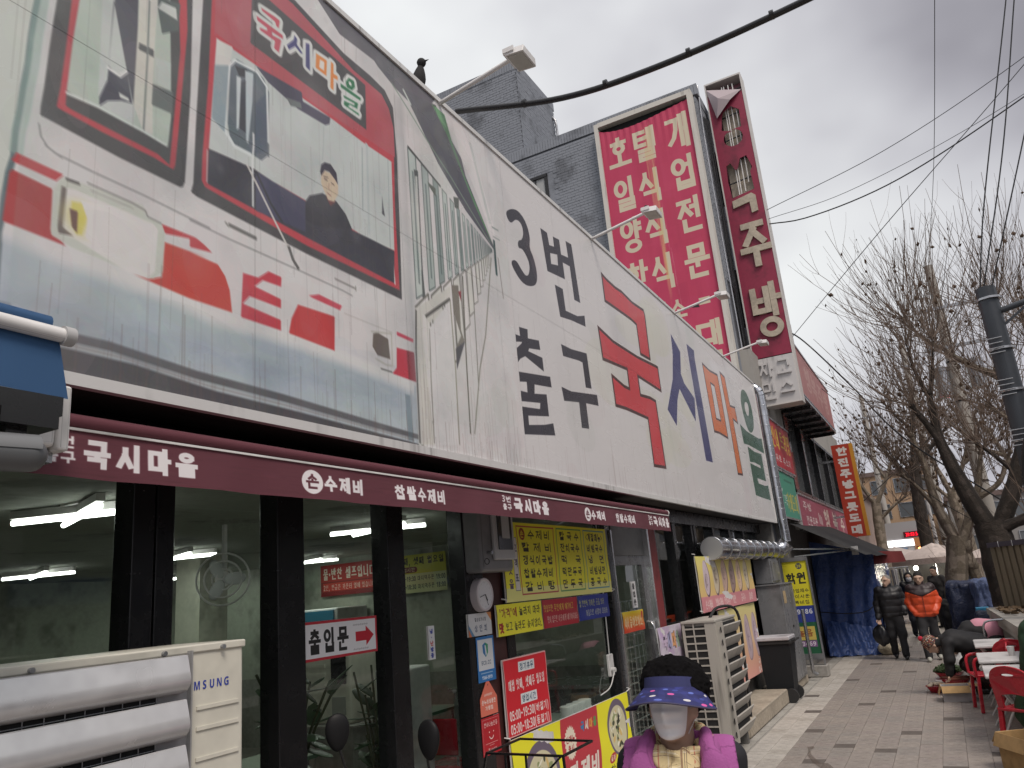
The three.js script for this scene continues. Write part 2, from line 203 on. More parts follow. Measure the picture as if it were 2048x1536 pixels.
function muralLeft() {
  seed(77);
  const W = 2048, H = Math.round(2048 * 2.65 / SIGN.cut), ctx = canvas(W, H, '#d3d1d1'), k = W / SIGN.cut; ctx.setTransform(k, 0, 0, -k, 0, H);
  const P = (a, c, s, w) => poly(ctx, a, c, s, w);
  // side of the print, left of the carriage edge
  P([...[0.133,1.442,0.128,1.377,0.121,1.266,0.119,1.148,0.11,1.041,0.105,0.939,0.098,0.846,0.099,0.745,0.087,0.675,0.081,0.576,0.08,0.489,0.09,0.393,0.103,0.195], 0.12, 0, 0, 0, 0, 2.65, 0.16, 2.65, 0.15, 2], '#c6ccc5');
  line(ctx, [0.17, 2.65, 0.15, 2, ...[0.133,1.442,0.128,1.377,0.121,1.266,0.119,1.148,0.11,1.041,0.105,0.939,0.098,0.846,0.099,0.745,0.087,0.675,0.081,0.576,0.08,0.489,0.09,0.393,0.103,0.195], 0.125, 0], '#5f6e72', 0.022);
  line(ctx, [0.2, 2.65, 0.18, 2, ...[0.15,1.454,0.146,1.39,0.139,1.279,0.136,1.159,0.126,1.051,0.119,0.947,0.108,0.852,0.105,0.762]], 'rgba(150,175,165,0.55)', 0.05);
  // lower skirt of the carriage
  P([0.1, 0, ...[0.089,0.354,0.087,0.468,0.294,0.444,0.498,0.432,0.778,0.429,0.962,0.393,1.435,0.409,1.77,0.41,2.169,0.395,2.503,0.371], 2.5, 0], '#b3bfc6');
  for (let i = 0; i < 90; i++) { const s = rr(0.15, 2.45), t = rr(0.12, 0.42); ctx.fillStyle = ['rgba(150,165,185,0.10)', 'rgba(175,195,190,0.12)', 'rgba(140,150,165,0.09)'][i % 3]; ctx.beginPath(); ctx.ellipse(s, t, rr(0.05, 0.3), rr(0.03, 0.12), 0, 0, 7); ctx.fill(); }
  for (let i = 0; i < 8; i++) line(ctx, [0.087,0.472,0.294,0.448,0.498,0.436,0.778,0.433,0.962,0.398,1.435,0.414,1.77,0.404,2.169,0.388,2.48,0.359], `rgba(216,216,214,${0.1 + i * 0.05})`, 0.13 - i * 0.014);
  P([0.1, 0.145, 0.5, 0.155, 0.9, 0.125, 1.4, 0.115, 2.1, 0.085, 2.5, 0.07, 2.5, 0.04, 2.1, 0.05, 1.4, 0.078, 0.9, 0.088, 0.5, 0.118, 0.1, 0.11], '#5c5d60');
  P([0.1, 0.09, 0.6, 0.088, 1.0, 0.055, 1.5, 0.045, 2.5, 0.012, 2.5, 0, 0.1, 0], '#4b4a4d');
  line(ctx, [0.1, 0.1, 0.55, 0.105, 0.95, 0.072, 1.5, 0.062, 2.45, 0.03], '#9a9c9e', 0.014);
  line(ctx, [0.12, 0, 0.11, 0.2], 'rgba(80,100,110,0.5)', 0.05); line(ctx, [2.42, 0.02, 2.41, 0.3], 'rgba(90,105,115,0.55)', 0.05);
  // outline of the body panel
  line(ctx, [0.176,0.927,0.187,0.877,0.216,0.845,0.268,0.829,0.205,0.85,0.244,0.835,0.391,0.828,0.616,0.826,0.954,0.811,0.846,0.807,1.061,0.799,1.499,0.797,1.848,0.792,1.936,0.785], '#8e8e8e', 0.008);
  // two windows: black rim, red line, picture inside
  const rim = '#494748', red = '#b9434b';
  P([...[0.205,1.495,0.198,1.385,0.191,1.259,0.184,1.086,0.177,0.997,0.178,0.961,0.193,0.962,0.5,0.945,0.793,0.944,0.806,0.953], 0.815, 0.98, ...[0.833,1.45], 0.83, 2.3, 0.78, 2.45, 0.3, 2.48, 0.22, 2.3], rim);
  P([...[0.262,1.538,0.253,1.299,0.244,1.122,0.235,1.03,0.255,1.028,0.423,1.02,0.656,1.023,0.754,1.012,0.764,1.037,0.771,1.143], ...[0.808,1.769], 0.785, 2.25, 0.74, 2.36, 0.34, 2.38, 0.27, 2.2], red);
  P([...[0.293,1.56,0.278,1.354,0.268,1.123,0.269,1.055,0.294,1.051,0.675,1.05,0.733,1.027], 0.735, 1.03, ...[0.772,1.632], 0.73, 2.3, 0.34, 2.32, 0.31, 2.1], '#4b4a4a');
  P([...[0.293,1.56,0.278,1.354,0.268,1.123,0.395,1.118,0.603,1.117,0.724,1.11,0.735,1.26,0.727,1.494], 0.69, 2.25, 0.36, 2.3, 0.33, 2.0], '#b9c7bb');
  P([...[0.389,1.631,0.396,1.189,0.408,1.134,0.554,1.135,0.566,1.291,0.541,1.744], 0.56, 2.3, 0.45, 2.3], '#c9cfcd');
  P([...[0.438,1.668,0.432,1.338,0.484,1.321,0.515,1.361,0.545,1.224,0.494,1.209,0.436,1.175,0.403,1.132,0.401,1.169,0.431,1.269,0.432,1.338,0.439,1.565], 0.46, 2.2, 0.53, 2.2, ...[0.551,1.751,0.556,1.531,0.55,1.226,0.515,1.361]], '#4b4a55');
  P([...[0.556,1.755,0.552,1.384,0.55,1.226,0.603,1.117,0.647,1.131,0.638,1.37,0.642,1.654,0.648,1.779], 0.61, 2.25, 0.54, 2.25], '#d6d5cc');
  P([...[0.648,1.779,0.674,1.659,0.758,1.734,0.765,1.887,0.699,1.861], 0.7, 2.25, 0.63, 2.25], '#59625f'); P([0.638,1.375,0.741,1.395,0.74,1.284,0.637,1.271], '#666b6b'); P([0.647,1.518,0.726,1.536,0.725,1.396,0.647,1.391], '#c2cfca'); P([0.565,1.538,0.636,1.548,0.637,1.511,0.562,1.504], '#4a4c50');
  P([0.667,1.827,0.743,1.848,0.751,1.786,0.648,1.779], '#cfd5d0'); line(ctx, [0.605,1.792,0.607,1.502,0.603,1.122], '#6f7775', 0.008);
  line(ctx, [0.424,1.328,0.484,1.321,0.515,1.366], '#e6e6e6', 0.014); P([0.483,1.242,0.53,1.24,0.531,1.225,0.489,1.22], '#d9ddd8'); line(ctx, [0.265,1.112,0.399,1.125,0.603,1.122,0.719,1.113], '#d4ded8', 0.014);
  // the driver's window
  P([...[0.849,0.946,0.86,0.992,0.867,1.307,0.892,2.004], 0.9, 2.3, 0.95, 2.42, 1.0, 2.47, 1.5, 2.47, ...[1.933,2.382,2.189,2.38,2.336,2.361,2.418,2.276,2.434,1.91], ...[2.424,1.447,2.404,0.906,1.578,0.911,0.881,0.937]], rim);
  P([...[0.943,2.042,0.931,1.565,0.905,1.147,0.904,1.03,0.924,1.004,1.579,0.959,2.385,0.962,2.383,1.537,2.411,2.116,2.371,2.241,2.3,2.308,2.025,2.315,1.837,2.312], 1.5, 2.43, 0.98, 2.42], red);
  P([...[0.965,2.058,0.963,1.84,0.974,1.866,1.488,1.86,2.411,1.898], ...[2.411,2.116,2.371,2.241,2.3,2.308,2.025,2.315], 1.5, 2.43, 0.98, 2.42], '#b2545c');
  P([...[0.975,1.842,1.231,1.847,1.819,1.85,2.087,1.84,2.407,1.848], ...[2.37,1.849,2.352,1.217,2.095,1.198,1.586,1.222,1.325,1.227,1.209,1.238,0.94,1.211]], '#c3cac8');
  P([0.94,1.211,1.209,1.238,1.325,1.227,1.577,1.218,1.675,1.176,1.937,1.196,2.117,1.206,2.351,1.213,2.334,0.992,1.58,1.006,0.937,1.028], '#3d3c44');
  P([1.325,1.227,1.572,1.216,1.568,1.036,1.224,1.013,1.224,1.232], '#45445a');
  line(ctx, [2.332,1.839,2.31,1.218], '#98a2a4', 0.006); line(ctx, [1.733,1.762,1.727,1.637,1.714,1.533], '#a4adae', 0.005); line(ctx, [2.107,1.843,2.122,1.841,2.108,1.233], '#b4bdbd', 0.02); line(ctx, [2.075,1.801,2.056,1.366], '#9ba5a6', 0.01);
  P([2.253,1.554,2.259,1.484,2.272,1.417,2.243,1.421], '#55585c'); P([2.338,1.118,2.346,0.988,2.334,0.984], '#e8e4e2'); line(ctx, [0.933,1.202,0.933,1.032], '#cfcfcf', 0.006);
  // mirror arm in the window
  P([1.064,1.765,1.103,1.802,1.224,1.812,1.28,1.797,1.316,1.737,1.313,1.351,1.302,1.356,1.263,1.31,1.179,1.314,1.091,1.308,1.069,1.305,1.049,1.407], '#5b676e');
  P([1.09,1.757,1.17,1.783,1.16,1.729,1.117,1.714], '#2e3134'); P([1.101,1.704,1.13,1.71,1.119,1.416,1.103,1.396], '#c8d4d6'); P([1.156,1.769,1.21,1.785,1.204,1.611,1.178,1.361,1.164,1.366], '#b9c9cd'); P([1.224,1.622,1.301,1.729,1.299,1.377,1.217,1.324], '#4a5866'); P([1.13,1.686,1.16,1.717,1.161,1.41,1.119,1.416], '#3b4046');
  line(ctx, [1.032,1.341,1.032,1.511,1.058,1.737,1.09,1.787,1.231,1.81,1.301,1.76,1.31,1.43], '#dfe6e6', 0.014); line(ctx, [1.038,1.355,1.088,1.303,1.198,1.308], '#d8dfe0', 0.02); P([0.975,1.837,1.076,1.857,1.058,1.737,0.971,1.693], '#d4d4cf'); P([0.965,1.678,1.052,1.733,1.031,1.346,0.955,1.383], '#8fa0a6');
  P([1.224,1.843,1.56,1.883,1.566,1.827,1.792,1.849,1.782,1.803,1.747,1.776,1.525,1.758,1.309,1.796], '#4a4656'); P([1.441,1.78,1.55,1.811,1.557,1.776,1.471,1.746], '#6c7272'); line(ctx, [1.211,1.437,1.213,1.371,1.205,1.281,1.209,1.026], '#d9dedd', 0.012);
  // wiper
  line(ctx, [1.171,1.239,1.347,1.013,1.442,0.894,1.507,0.813], '#c9c6c2', 0.014); line(ctx, [1.224,1.232,1.324,1.095,1.403,1.023], '#33333a', 0.016); line(ctx, [1.443,0.907,1.474,0.841,1.515,0.803], '#5a5856', 0.02);
  line(ctx, [1.06,0.871,1.231,0.865], '#6f6e6c', 0.02); line(ctx, [1.039,0.878,1.063,0.86], '#8f8d8b', 0.012); line(ctx, [1.788,0.842,1.959,0.838], '#8d8a88', 0.012); line(ctx, [1.965,0.854,1.964,0.825], '#77736f', 0.008);
  // driver, a plain figure in dark clothes
  P([1.572,1.216,1.605,1.265,1.707,1.325,1.822,1.325,1.9,1.277,1.952,1.202,1.672,1.105,1.569,1.104], '#36353b'); P([1.735,1.316,1.772,1.274,1.812,1.313,1.804,1.347], '#6a3a3a');
  P([1.701,1.432,1.731,1.475,1.809,1.483,1.842,1.43,1.839,1.377,1.802,1.313,1.754,1.303,1.718,1.352,1.698,1.386], '#d2bda4'); P([1.694,1.45,1.704,1.499,1.733,1.528,1.782,1.541,1.83,1.507,1.839,1.437,1.818,1.457,1.77,1.486,1.731,1.479,1.701,1.428], '#3b3542');
  line(ctx, [1.725,1.421,1.753,1.423], '#5d4d44', 0.007); line(ctx, [1.782,1.422,1.809,1.419], '#5d4d44', 0.007); line(ctx, [1.767,1.411,1.756,1.377,1.776,1.374], '#a88d76', 0.006); line(ctx, [1.746,1.346,1.779,1.339], '#8f5f55', 0.007); line(ctx, [1.72,1.433,1.759,1.444], '#4a3d38', 0.005);
  // name plate over the window
  P([1.19,1.957,1.2,2.252,1.297,2.324,2.132,2.276,2.123,1.949], '#4f4c4d');
  const L = (list) => { for (const [a] of list) P(a, null, '#d6d9d6', 0.05); for (const [a, c] of list) P(a, c); };
  L([[[1.264,2.23,1.364,2.243,1.398,2.243,1.39,2.191,1.374,2.187,1.363,2.212,1.267,2.216], '#c74e5e'], [[1.231,2.155,1.42,2.162,1.419,2.138,1.34,2.13,1.34,2.11,1.408,2.123,1.388,2.031,1.354,2.035,1.362,2.086,1.253,2.083,1.256,2.098,1.303,2.111,1.307,2.13,1.235,2.131], '#c74e5e'],
    [[1.511,2.224,1.531,2.213,1.526,2.176,1.574,2.146,1.557,2.136,1.513,2.154,1.465,2.099,1.45,2.119,1.502,2.187], '#4a4878'], [[1.6,2.233,1.63,2.246,1.629,2.066,1.596,2.073], '#4a4878'],
    [[1.684,2.219,1.776,2.229,1.767,2.118,1.677,2.117], '#df8a4a'], [[1.812,2.245,1.834,2.242,1.831,2.172,1.868,2.177,1.867,2.151,1.83,2.143,1.827,2.056,1.8,2.057], '#df8a4a'],
    [[1.942,2.183,1.973,2.231,2.021,2.238,2.029,2.199,1.998,2.158,1.95,2.151], '#34754f'], [[1.894,2.143,2.085,2.151,2.074,2.13,1.893,2.117], '#34754f'], [[1.919,2.075,2.053,2.096,2.041,2.052,1.973,2.043,1.953,2.017,2.059,2.026,2.053,2.012,1.916,2.009,1.922,2.038,2.012,2.058,2.023,2.078,1.918,2.06], '#34754f']]);
  P([1.716,2.198,1.753,2.204,1.749,2.141,1.707,2.14], '#e4ded4'); ctx.fillStyle = '#e1e4df'; { const c = [1.983,2.196]; ctx.beginPath(); ctx.arc(c[0], c[1], 0.014, 0, 7); ctx.fill(); }
  // red stripes with the head lamp
  const r1 = '#b83c40', r2 = '#c0453a';
  P([0.108,0.769,0.28,0.762,0.254,0.724,0.093,0.73], r1); P([0.09,0.684,0.099,0.697,0.243,0.685,0.247,0.52,0.307,0.48,0.082,0.49,0.085,0.577], '#a93a3a');
  P([0.702,0.73,0.874,0.734,0.901,0.725,0.956,0.701,0.861,0.706,0.849,0.718,0.719,0.693], r1); P([0.848,0.729,0.885,0.732,0.924,0.718,0.969,0.695,0.85,0.679], r1); P([0.725,0.653,0.957,0.661,0.85,0.654,1.002,0.649,1.043,0.606,1.07,0.546,1.085,0.442,0.856,0.44,0.585,0.461,0.655,0.462,0.716,0.492], r2);
  P([1.148,0.657,1.241,0.664,1.306,0.719,1.392,0.717,1.388,0.666,1.268,0.661,1.217,0.612,1.387,0.598,1.386,0.552,1.188,0.553,1.146,0.503,1.385,0.488,1.385,0.435,1.137,0.434], '#c23d48'); P([1.584,0.679,1.661,0.709,1.842,0.699,1.824,0.668,1.616,0.674], '#c44857'); P([1.439,0.435,1.458,0.517,1.505,0.605,1.779,0.618,1.771,0.423], '#bf3f40');
  P([2.334,0.679,2.503,0.674,2.495,0.651,2.332,0.655], '#c5485a'); P([2.325,0.575,2.5,0.587,2.505,0.398,2.428,0.4,2.271,0.403,2.315,0.446], '#c03a48'); P([2.422,0.582,2.5,0.587,2.505,0.398,2.428,0.4], '#8e3038');
  P([0.274,0.746,0.305,0.756,0.618,0.779,0.633,0.744,0.707,0.732,0.724,0.695,0.72,0.516,0.678,0.47,0.585,0.466,0.33,0.482,0.252,0.502,0.247,0.524,0.247,0.683], '#c6cbc0'); P([0.292,0.711,0.323,0.721,0.668,0.716,0.689,0.696,0.682,0.503,0.654,0.471,0.562,0.462,0.336,0.522,0.277,0.52,0.279,0.612], '#dddbd9'); P([0.276,0.713,0.295,0.713,0.291,0.55,0.335,0.53,0.277,0.52,0.272,0.543], '#6e655f');
  P([0.318,0.668,0.382,0.682,0.401,0.642,0.374,0.618,0.366,0.546,0.342,0.541,0.319,0.587], '#cfc768'); { const c = [0.358,0.611], gr = ctx.createRadialGradient(c[0], c[1], 0.005, c[0], c[1], 0.1); gr.addColorStop(0, 'rgba(214,203,90,0.9)'); gr.addColorStop(1, 'rgba(222,214,150,0)'); ctx.fillStyle = gr; ctx.fillRect(c[0] - 0.12, c[1] - 0.12, 0.24, 0.24); } P([0.312,0.635,0.344,0.636,0.346,0.547,0.325,0.564], '#6f5348'); P([0.353,0.687,0.669,0.702,0.677,0.506,0.562,0.467,0.378,0.543,0.382,0.621], '#dedcda'); line(ctx, [0.289,0.749,0.345,0.753], '#55524f', 0.012); line(ctx, [0.373,0.771,0.562,0.769,0.628,0.76,0.639,0.737,0.707,0.732], '#8c8b88', 0.008); line(ctx, [0.387,0.746,0.572,0.746], '#a4a39f', 0.006);
  P([2.105,0.606,2.145,0.623,2.245,0.609,2.256,0.486,2.136,0.484,2.095,0.526], '#6b625b'); line(ctx, [2.086,0.614,2.279,0.651,2.274,0.45,2.213,0.443,2.115,0.46], '#b8b7b0', 0.012); line(ctx, [2.161,0.409,2.271,0.41], '#6f6d6a', 0.01); line(ctx, [1.858,0.66,2.089,0.66,2.29,0.661], '#b1b0ab', 0.005);
  // roof band running away over the train side
  P([...[2.336,2.53,2.593,2.516,2.955,2.604,3.082,2.455,3.309,2.291,3.499,2.073,3.683,1.701,3.613,1.733,3.273,1.883,2.935,2.108,2.676,2.367,2.602,2.434,2.449,2.451,2.276,2.503], 2.1, 2.6, 1.78, 2.62, 1.9, 2.62], '#55555c');
  P([1.7, 2.62, 1.78, 2.65, 2.95, 2.65, ...[2.899,2.584,2.593,2.516,2.336,2.53,2.193,2.523], 1.9, 2.5], '#5c5a60'); P([1.69,2.566,1.722,2.604,1.729,2.543,1.693,2.532], '#d7dad7');
  P([2.899,2.584,3.07,2.589,3.15,2.398,3.311,2.164,3.553,1.885,3.666,1.73,3.407,1.998,3.079,2.43], '#5b8560'); P([2.936,2.593,3.042,2.585,3.085,2.48,2.98,2.515], '#6fa372'); line(ctx, [2.42,2.465,2.566,2.38,2.78,2.249,3.11,2.069,3.615,1.746], 'rgba(120,140,125,0.8)', 0.016); line(ctx, [2.545,2.498,2.633,2.419], '#c9d3cc', 0.02);
  P([3.174,2.599,3.296,2.642,3.503,2.386,3.689,1.94,3.694,1.705,3.314,2.188], 'rgba(225,222,222,0.9)'); line(ctx, [3.422,2.54,3.525,2.252,3.643,1.921], 'rgba(150,165,160,0.35)', 0.04);
  // side windows and doors shrinking into the distance
  const vp = [3.66,1.692], vs = vp[0], vt = vp[1], ray = (s, t, q) => [lerp(s, vs, q), lerp(t, vt, q)];
  for (let i = 0; i < 26; i++) { const q0 = 1 - Math.pow(0.86, i), q1 = 1 - Math.pow(0.86, i + 0.55); const a = ray(2.56, 2.05, q0), b = ray(2.56, 2.05, q1), c = ray(2.56, 0.96, q1), d = ray(2.56, 0.96, q0); P([...a, ...b, ...c, ...d], i % 3 === 2 ? '#8c9a97' : i % 3 ? '#a9b5b1' : '#b9c4bf', '#5e6866', 0.008 * (1 - q0) + 0.002); line(ctx, [...ray(2.56, 1.9, (q0 + q1) / 2), ...ray(2.56, 1.05, (q0 + q1) / 2)], 'rgba(60,75,75,0.55)', 0.016 * (1 - q0) + 0.003); }
  line(ctx, [2.56, 2.06, ...ray(2.56, 2.06, 0.35)], '#50504f', 0.02);
  P([2.618,1.911,2.667,1.924,2.651,1.188,2.664,0.991,2.629,0.952,2.642,1.4,2.625,1.811], '#4d5251'); P([2.63,1.865,2.654,1.877,2.639,1.185,2.619,1.178], '#c9cec9'); P([2.777,1.892,2.876,1.885,2.869,1.818,2.791,1.867], '#5a5f56'); P([3.11,1.924,3.187,1.947,3.175,1.853,3.118,1.839], '#5d625c');
  // doors of the platform screen
  for (let i = 0; i < 14; i++) { const q0 = 1 - Math.pow(0.83, i), q1 = 1 - Math.pow(0.83, i + 0.8); const a = ray(2.545, 0.9, q0), b = ray(2.545, 0.93, q1), c = ray(2.56, 0.0 - i * 0.02, q1), d = ray(2.53, 0.0, q0); const cut = (p) => [p[0], Math.max(0, p[1])]; P([...a, ...b, ...cut(c), ...cut(d)], i % 2 ? '#d3d3cd' : '#dad8d6', '#6f6d66', 0.012 * (1 - q0) + 0.003); }
  P([2.534,0.887,2.728,1.011,2.977,1.178,2.967,1.094,2.694,0.83,2.622,0.875,2.607,0.724,2.669,0.028,2.494,0.006], '#cfcec7'); line(ctx, [2.548,0.882,2.523,0.613,2.509,0.017], '#4b4a45', 0.016); line(ctx, [2.651,0.865,2.965,1.083], '#5c5a55', 0.022); line(ctx, [2.69,0.792,2.671,0.467,2.663,0.036], '#86847c', 0.01); P([2.691,0.801,2.964,1.073,2.972,0.586,2.955,0.064,2.669,0.028], '#d9d8d8'); line(ctx, [2.964,1.073,2.971,0.577,2.955,0.064], '#8e8c7d', 0.012);
  P([2.996,1.194,3.087,1.223,3.079,0.886,3.114,0.815,2.989,0.59,2.989,0.725,3.074,0.844,3.005,0.985], '#7a756c'); P([2.999,0.737,3.123,0.817,2.988,0.58], '#4c4b4f'); P([3.08,1.17,3.119,1.192,3.108,1.106], '#8a3c40');
  line(ctx, [3.154,1.318,3.119,0.658,3.103,0.157], '#5b594f', 0.014); line(ctx, [3.295,1.398,3.269,0.691,3.258,0.489], '#77756c', 0.01); line(ctx, [3.609,1.62,3.42,0.934,3.303,0.668,3.157,0.164], '#8b8a80', 0.014); line(ctx, [3.68,1.798,3.675,1.505,3.676,1.644], '#2f4644', 0.03); line(ctx, [3.722,1.661,3.752,1.324], '#8d8583', 0.012); line(ctx, [3.662,1.905,3.772,1.913], '#7e8a88', 0.012); line(ctx, [3.671,1.825,3.781,1.832], '#8a9492', 0.01);
  { const g1 = ctx.createLinearGradient(0, 0.1, 0, 0.42); g1.addColorStop(0, 'rgba(120,140,160,0.0)'); g1.addColorStop(0.4, 'rgba(120,135,160,0.22)'); g1.addColorStop(1, 'rgba(150,170,175,0)'); ctx.fillStyle = g1; ctx.fillRect(0.1, 0.1, 2.4, 0.32); const g2 = ctx.createLinearGradient(2.42, 0, 2.56, 0); g2.addColorStop(0, 'rgba(150,152,155,0)'); g2.addColorStop(0.6, 'rgba(150,152,155,0.35)'); g2.addColorStop(1, 'rgba(150,152,155,0)'); ctx.fillStyle = g2; ctx.fillRect(2.42, 0, 0.14, 2.4); const g3 = ctx.createLinearGradient(0.12, 0, 0.3, 0); g3.addColorStop(0, 'rgba(140,165,155,0.2)'); g3.addColorStop(1, 'rgba(190,200,195,0)'); ctx.fillStyle = g3; ctx.fillRect(0.12, 0.2, 0.2, 2.4); }
  // soft tonal mottling of the enlarged photograph, then its slight blur
  for (let i = 0; i < 700; i++) { const cx = rr(0.1, 3.8), cy = rr(0, 2.6), r = rr(0.03, 0.22), k2 = rnd() > 0.5 ? '235,238,235' : '70,80,88', gr = ctx.createRadialGradient(cx, cy, 0, cx, cy, r); gr.addColorStop(0, `rgba(${k2},${rr(0.02, 0.09)})`); gr.addColorStop(1, `rgba(${k2},0)`); ctx.fillStyle = gr; ctx.fillRect(cx - r, cy - r, 2 * r, 2 * r); }
  { const snap = canvas(W, H); snap.drawImage(ctx.canvas, 0, 0); ctx.setTransform(1, 0, 0, 1, 0, 0); ctx.globalAlpha = 0.24; for (const [dx, dy] of [[3, 0], [-3, 0], [0, 3], [0, -3], [2, 2], [-2, -2]]) ctx.drawImage(snap.canvas, dx, dy); ctx.globalAlpha = 1; ctx.setTransform(k, 0, 0, -k, 0, H); }
  grime(ctx, 0, SIGN.cut); return print(ctx, 0.42, { roughnessMap: G_rough });
}
function muralRight() {
  seed(91);
  const len = SIGN.f1 - SIGN.f0 - SIGN.cut, W = 2048, k = W / len, H = Math.round(k * 2.65), ctx = canvas(W, H, '#d3d1d1'); ctx.setTransform(k, 0, 0, -k, -SIGN.cut * k, H);
  const P = (a, c, s, w) => poly(ctx, a, c, s, w);
  for (let i = 0; i < 14; i++) { ctx.fillStyle = 'rgba(205,205,192,0.35)'; ctx.beginPath(); ctx.ellipse(rr(5.8, 9), rr(0.6, 2.2), rr(0.2, 0.7), rr(0.1, 0.4), 0, 0, 7); ctx.fill(); }
  const ink = '#3b393f', smoothP = (a, c) => { ctx.beginPath(); const n = a.length / 2, q = (i) => [a[2 * (i % n)], a[2 * (i % n) + 1]], mid = (i) => [(q(i)[0] + q(i + 1)[0]) / 2, (q(i)[1] + q(i + 1)[1]) / 2]; ctx.moveTo(...mid(0)); for (let i = 1; i <= n; i++) ctx.quadraticCurveTo(...q(i), ...mid(i)); ctx.closePath(); ctx.fillStyle = c; ctx.fill(); };
  smoothP([3.915,2.136,4.023,2.218,4.171,2.266,4.304,2.21,4.361,2.083,4.315,1.969,4.389,1.9,4.43,1.767,4.397,1.654,4.282,1.594,4.135,1.569,4.021,1.615,3.925,1.699,4.034,1.759,4.119,1.697,4.195,1.659,4.259,1.695,4.294,1.793,4.25,1.865,4.174,1.909,4.098,1.881,4.108,1.959,4.189,1.99,4.235,2.078,4.207,2.155,4.11,2.163,3.995,2.058], ink);
  P([4.596,2.267,4.735,2.275,4.758,2.158,4.863,2.181,4.863,2.285,5.002,2.306,5.01,2.156,5.177,2.183,5.159,2.355,5.298,2.369,5.355,1.768,5.211,1.757,5.191,2.098,5.027,2.081,5.037,1.912,4.653,1.865], ink); P([4.756,2.079,4.916,2.121,4.906,2.007,4.754,1.969], '#d3d1d1'); P([4.784,1.776,4.955,1.788,4.97,1.576,5.242,1.599,5.426,1.656,5.42,1.541,5.076,1.513,4.828,1.477], ink);
  P([3.974,1.151,4.126,1.171,4.116,1.091,4.322,1.123,4.331,1.043,4.12,1.006,4.101,0.977,4.356,0.98,4.359,0.861,4.035,0.92,3.948,0.88,3.819,0.775,3.713,0.832,3.987,1.013,4.004,1.033,3.776,0.979,3.76,1.058,3.978,1.076], ink); P([3.659,0.758,3.835,0.753,4.472,0.839,4.481,0.747,4.156,0.71,4.139,0.629,4.365,0.665,4.37,0.48,3.99,0.426,3.988,0.351,4.269,0.393,4.438,0.431,4.453,0.331,3.842,0.259,3.813,0.473,4.212,0.515,4.229,0.568,3.82,0.515,3.812,0.603,4.015,0.616,4.019,0.703,3.68,0.647], ink);
  P([4.778,1.206,4.998,1.211,5.363,1.256,5.384,0.91,5.242,0.895,5.233,1.136,5.154,1.137,4.795,1.099], ink); P([4.687,0.794,4.889,0.79,5.506,0.871,5.513,0.764,5.205,0.738,5.208,0.496,5.038,0.481,5.04,0.717,4.712,0.673], ink);
  const R = '#c8444a', o = '#4c3331', big = (a, c) => P(a, c, o, 0.035);
  P([6.068,2.314,6.198,2.294,6.457,2.281,6.652,2.294,6.999,2.265,7.39,2.285,7.419,2.231,7.387,1.657,7.043,1.645,7.041,2.005,6.865,2.023,6.069,2.009], R, o, 0.035); P([5.765,1.628,6.161,1.574,6.924,1.576,7.571,1.612,7.649,1.612,7.653,1.318,6.833,1.338,6.838,1.116,7.177,1.146,7.371,1.14,7.407,0.357,6.984,0.338,6.995,0.875,6.319,0.872,5.998,0.854,5.989,1.169,6.325,1.119,6.491,1.121,6.496,1.345,5.79,1.3], R, o, 0.035);
  P([8.476,2.269,8.824,2.093,8.688,1.752,8.789,1.639,9.216,1.506,9.095,1.156,8.506,1.508,8.328,1.328,8.119,0.954,7.819,1.116,8.245,1.586,8.421,1.959], '#3d3f70'); P([...[9.23,2.312,9.607,2.3], ...[9.578,2.15,9.695,0.656,9.323,0.644,9.241,1.987]], '#3d3f70');
  big([9.997,2.192,10.401,2.164,10.901,2.198,10.921,2.031,10.932,1.173,10.386,1.183,10.086,1.163], '#d2713c'); P([10.335,1.955,10.568,1.954,10.633,1.402,10.343,1.396], '#d3d1d1', o, 0.03); big([11.117,2.293,11.425,2.265,11.477,1.788,11.843,1.817,11.868,1.55,11.535,1.574,11.573,0.652,11.23,0.637,11.215,1.5], '#d2713c');
  smoothP([12.727,2.322,13.06,2.339,13.342,2.165,13.364,1.868,13.244,1.665,12.97,1.531,12.678,1.521,12.484,1.731,12.417,2.003,12.534,2.185], '#2f5743'); smoothP([12.797,2.097,13.053,2.114,13.064,1.968,12.912,1.825,12.738,1.86,12.693,1.979], '#d3d1d1'); P([12.04,1.567,12.509,1.506,13.505,1.506,13.853,1.547,13.857,1.26,12.475,1.257,12.092,1.234], '#2f5743'); P([12.367,1.218,12.902,1.186,13.525,1.213,13.54,0.707,12.754,0.699,12.804,0.608,13.364,0.609,13.665,0.641,13.694,0.363,12.894,0.365,12.367,0.373,12.334,0.924,13.233,0.919,13.235,0.973,12.732,0.974,12.356,0.951], '#2f5743');
  grime(ctx, SIGN.cut, SIGN.cut + len); return print(ctx, 0.42, { roughnessMap: G_rough });
}
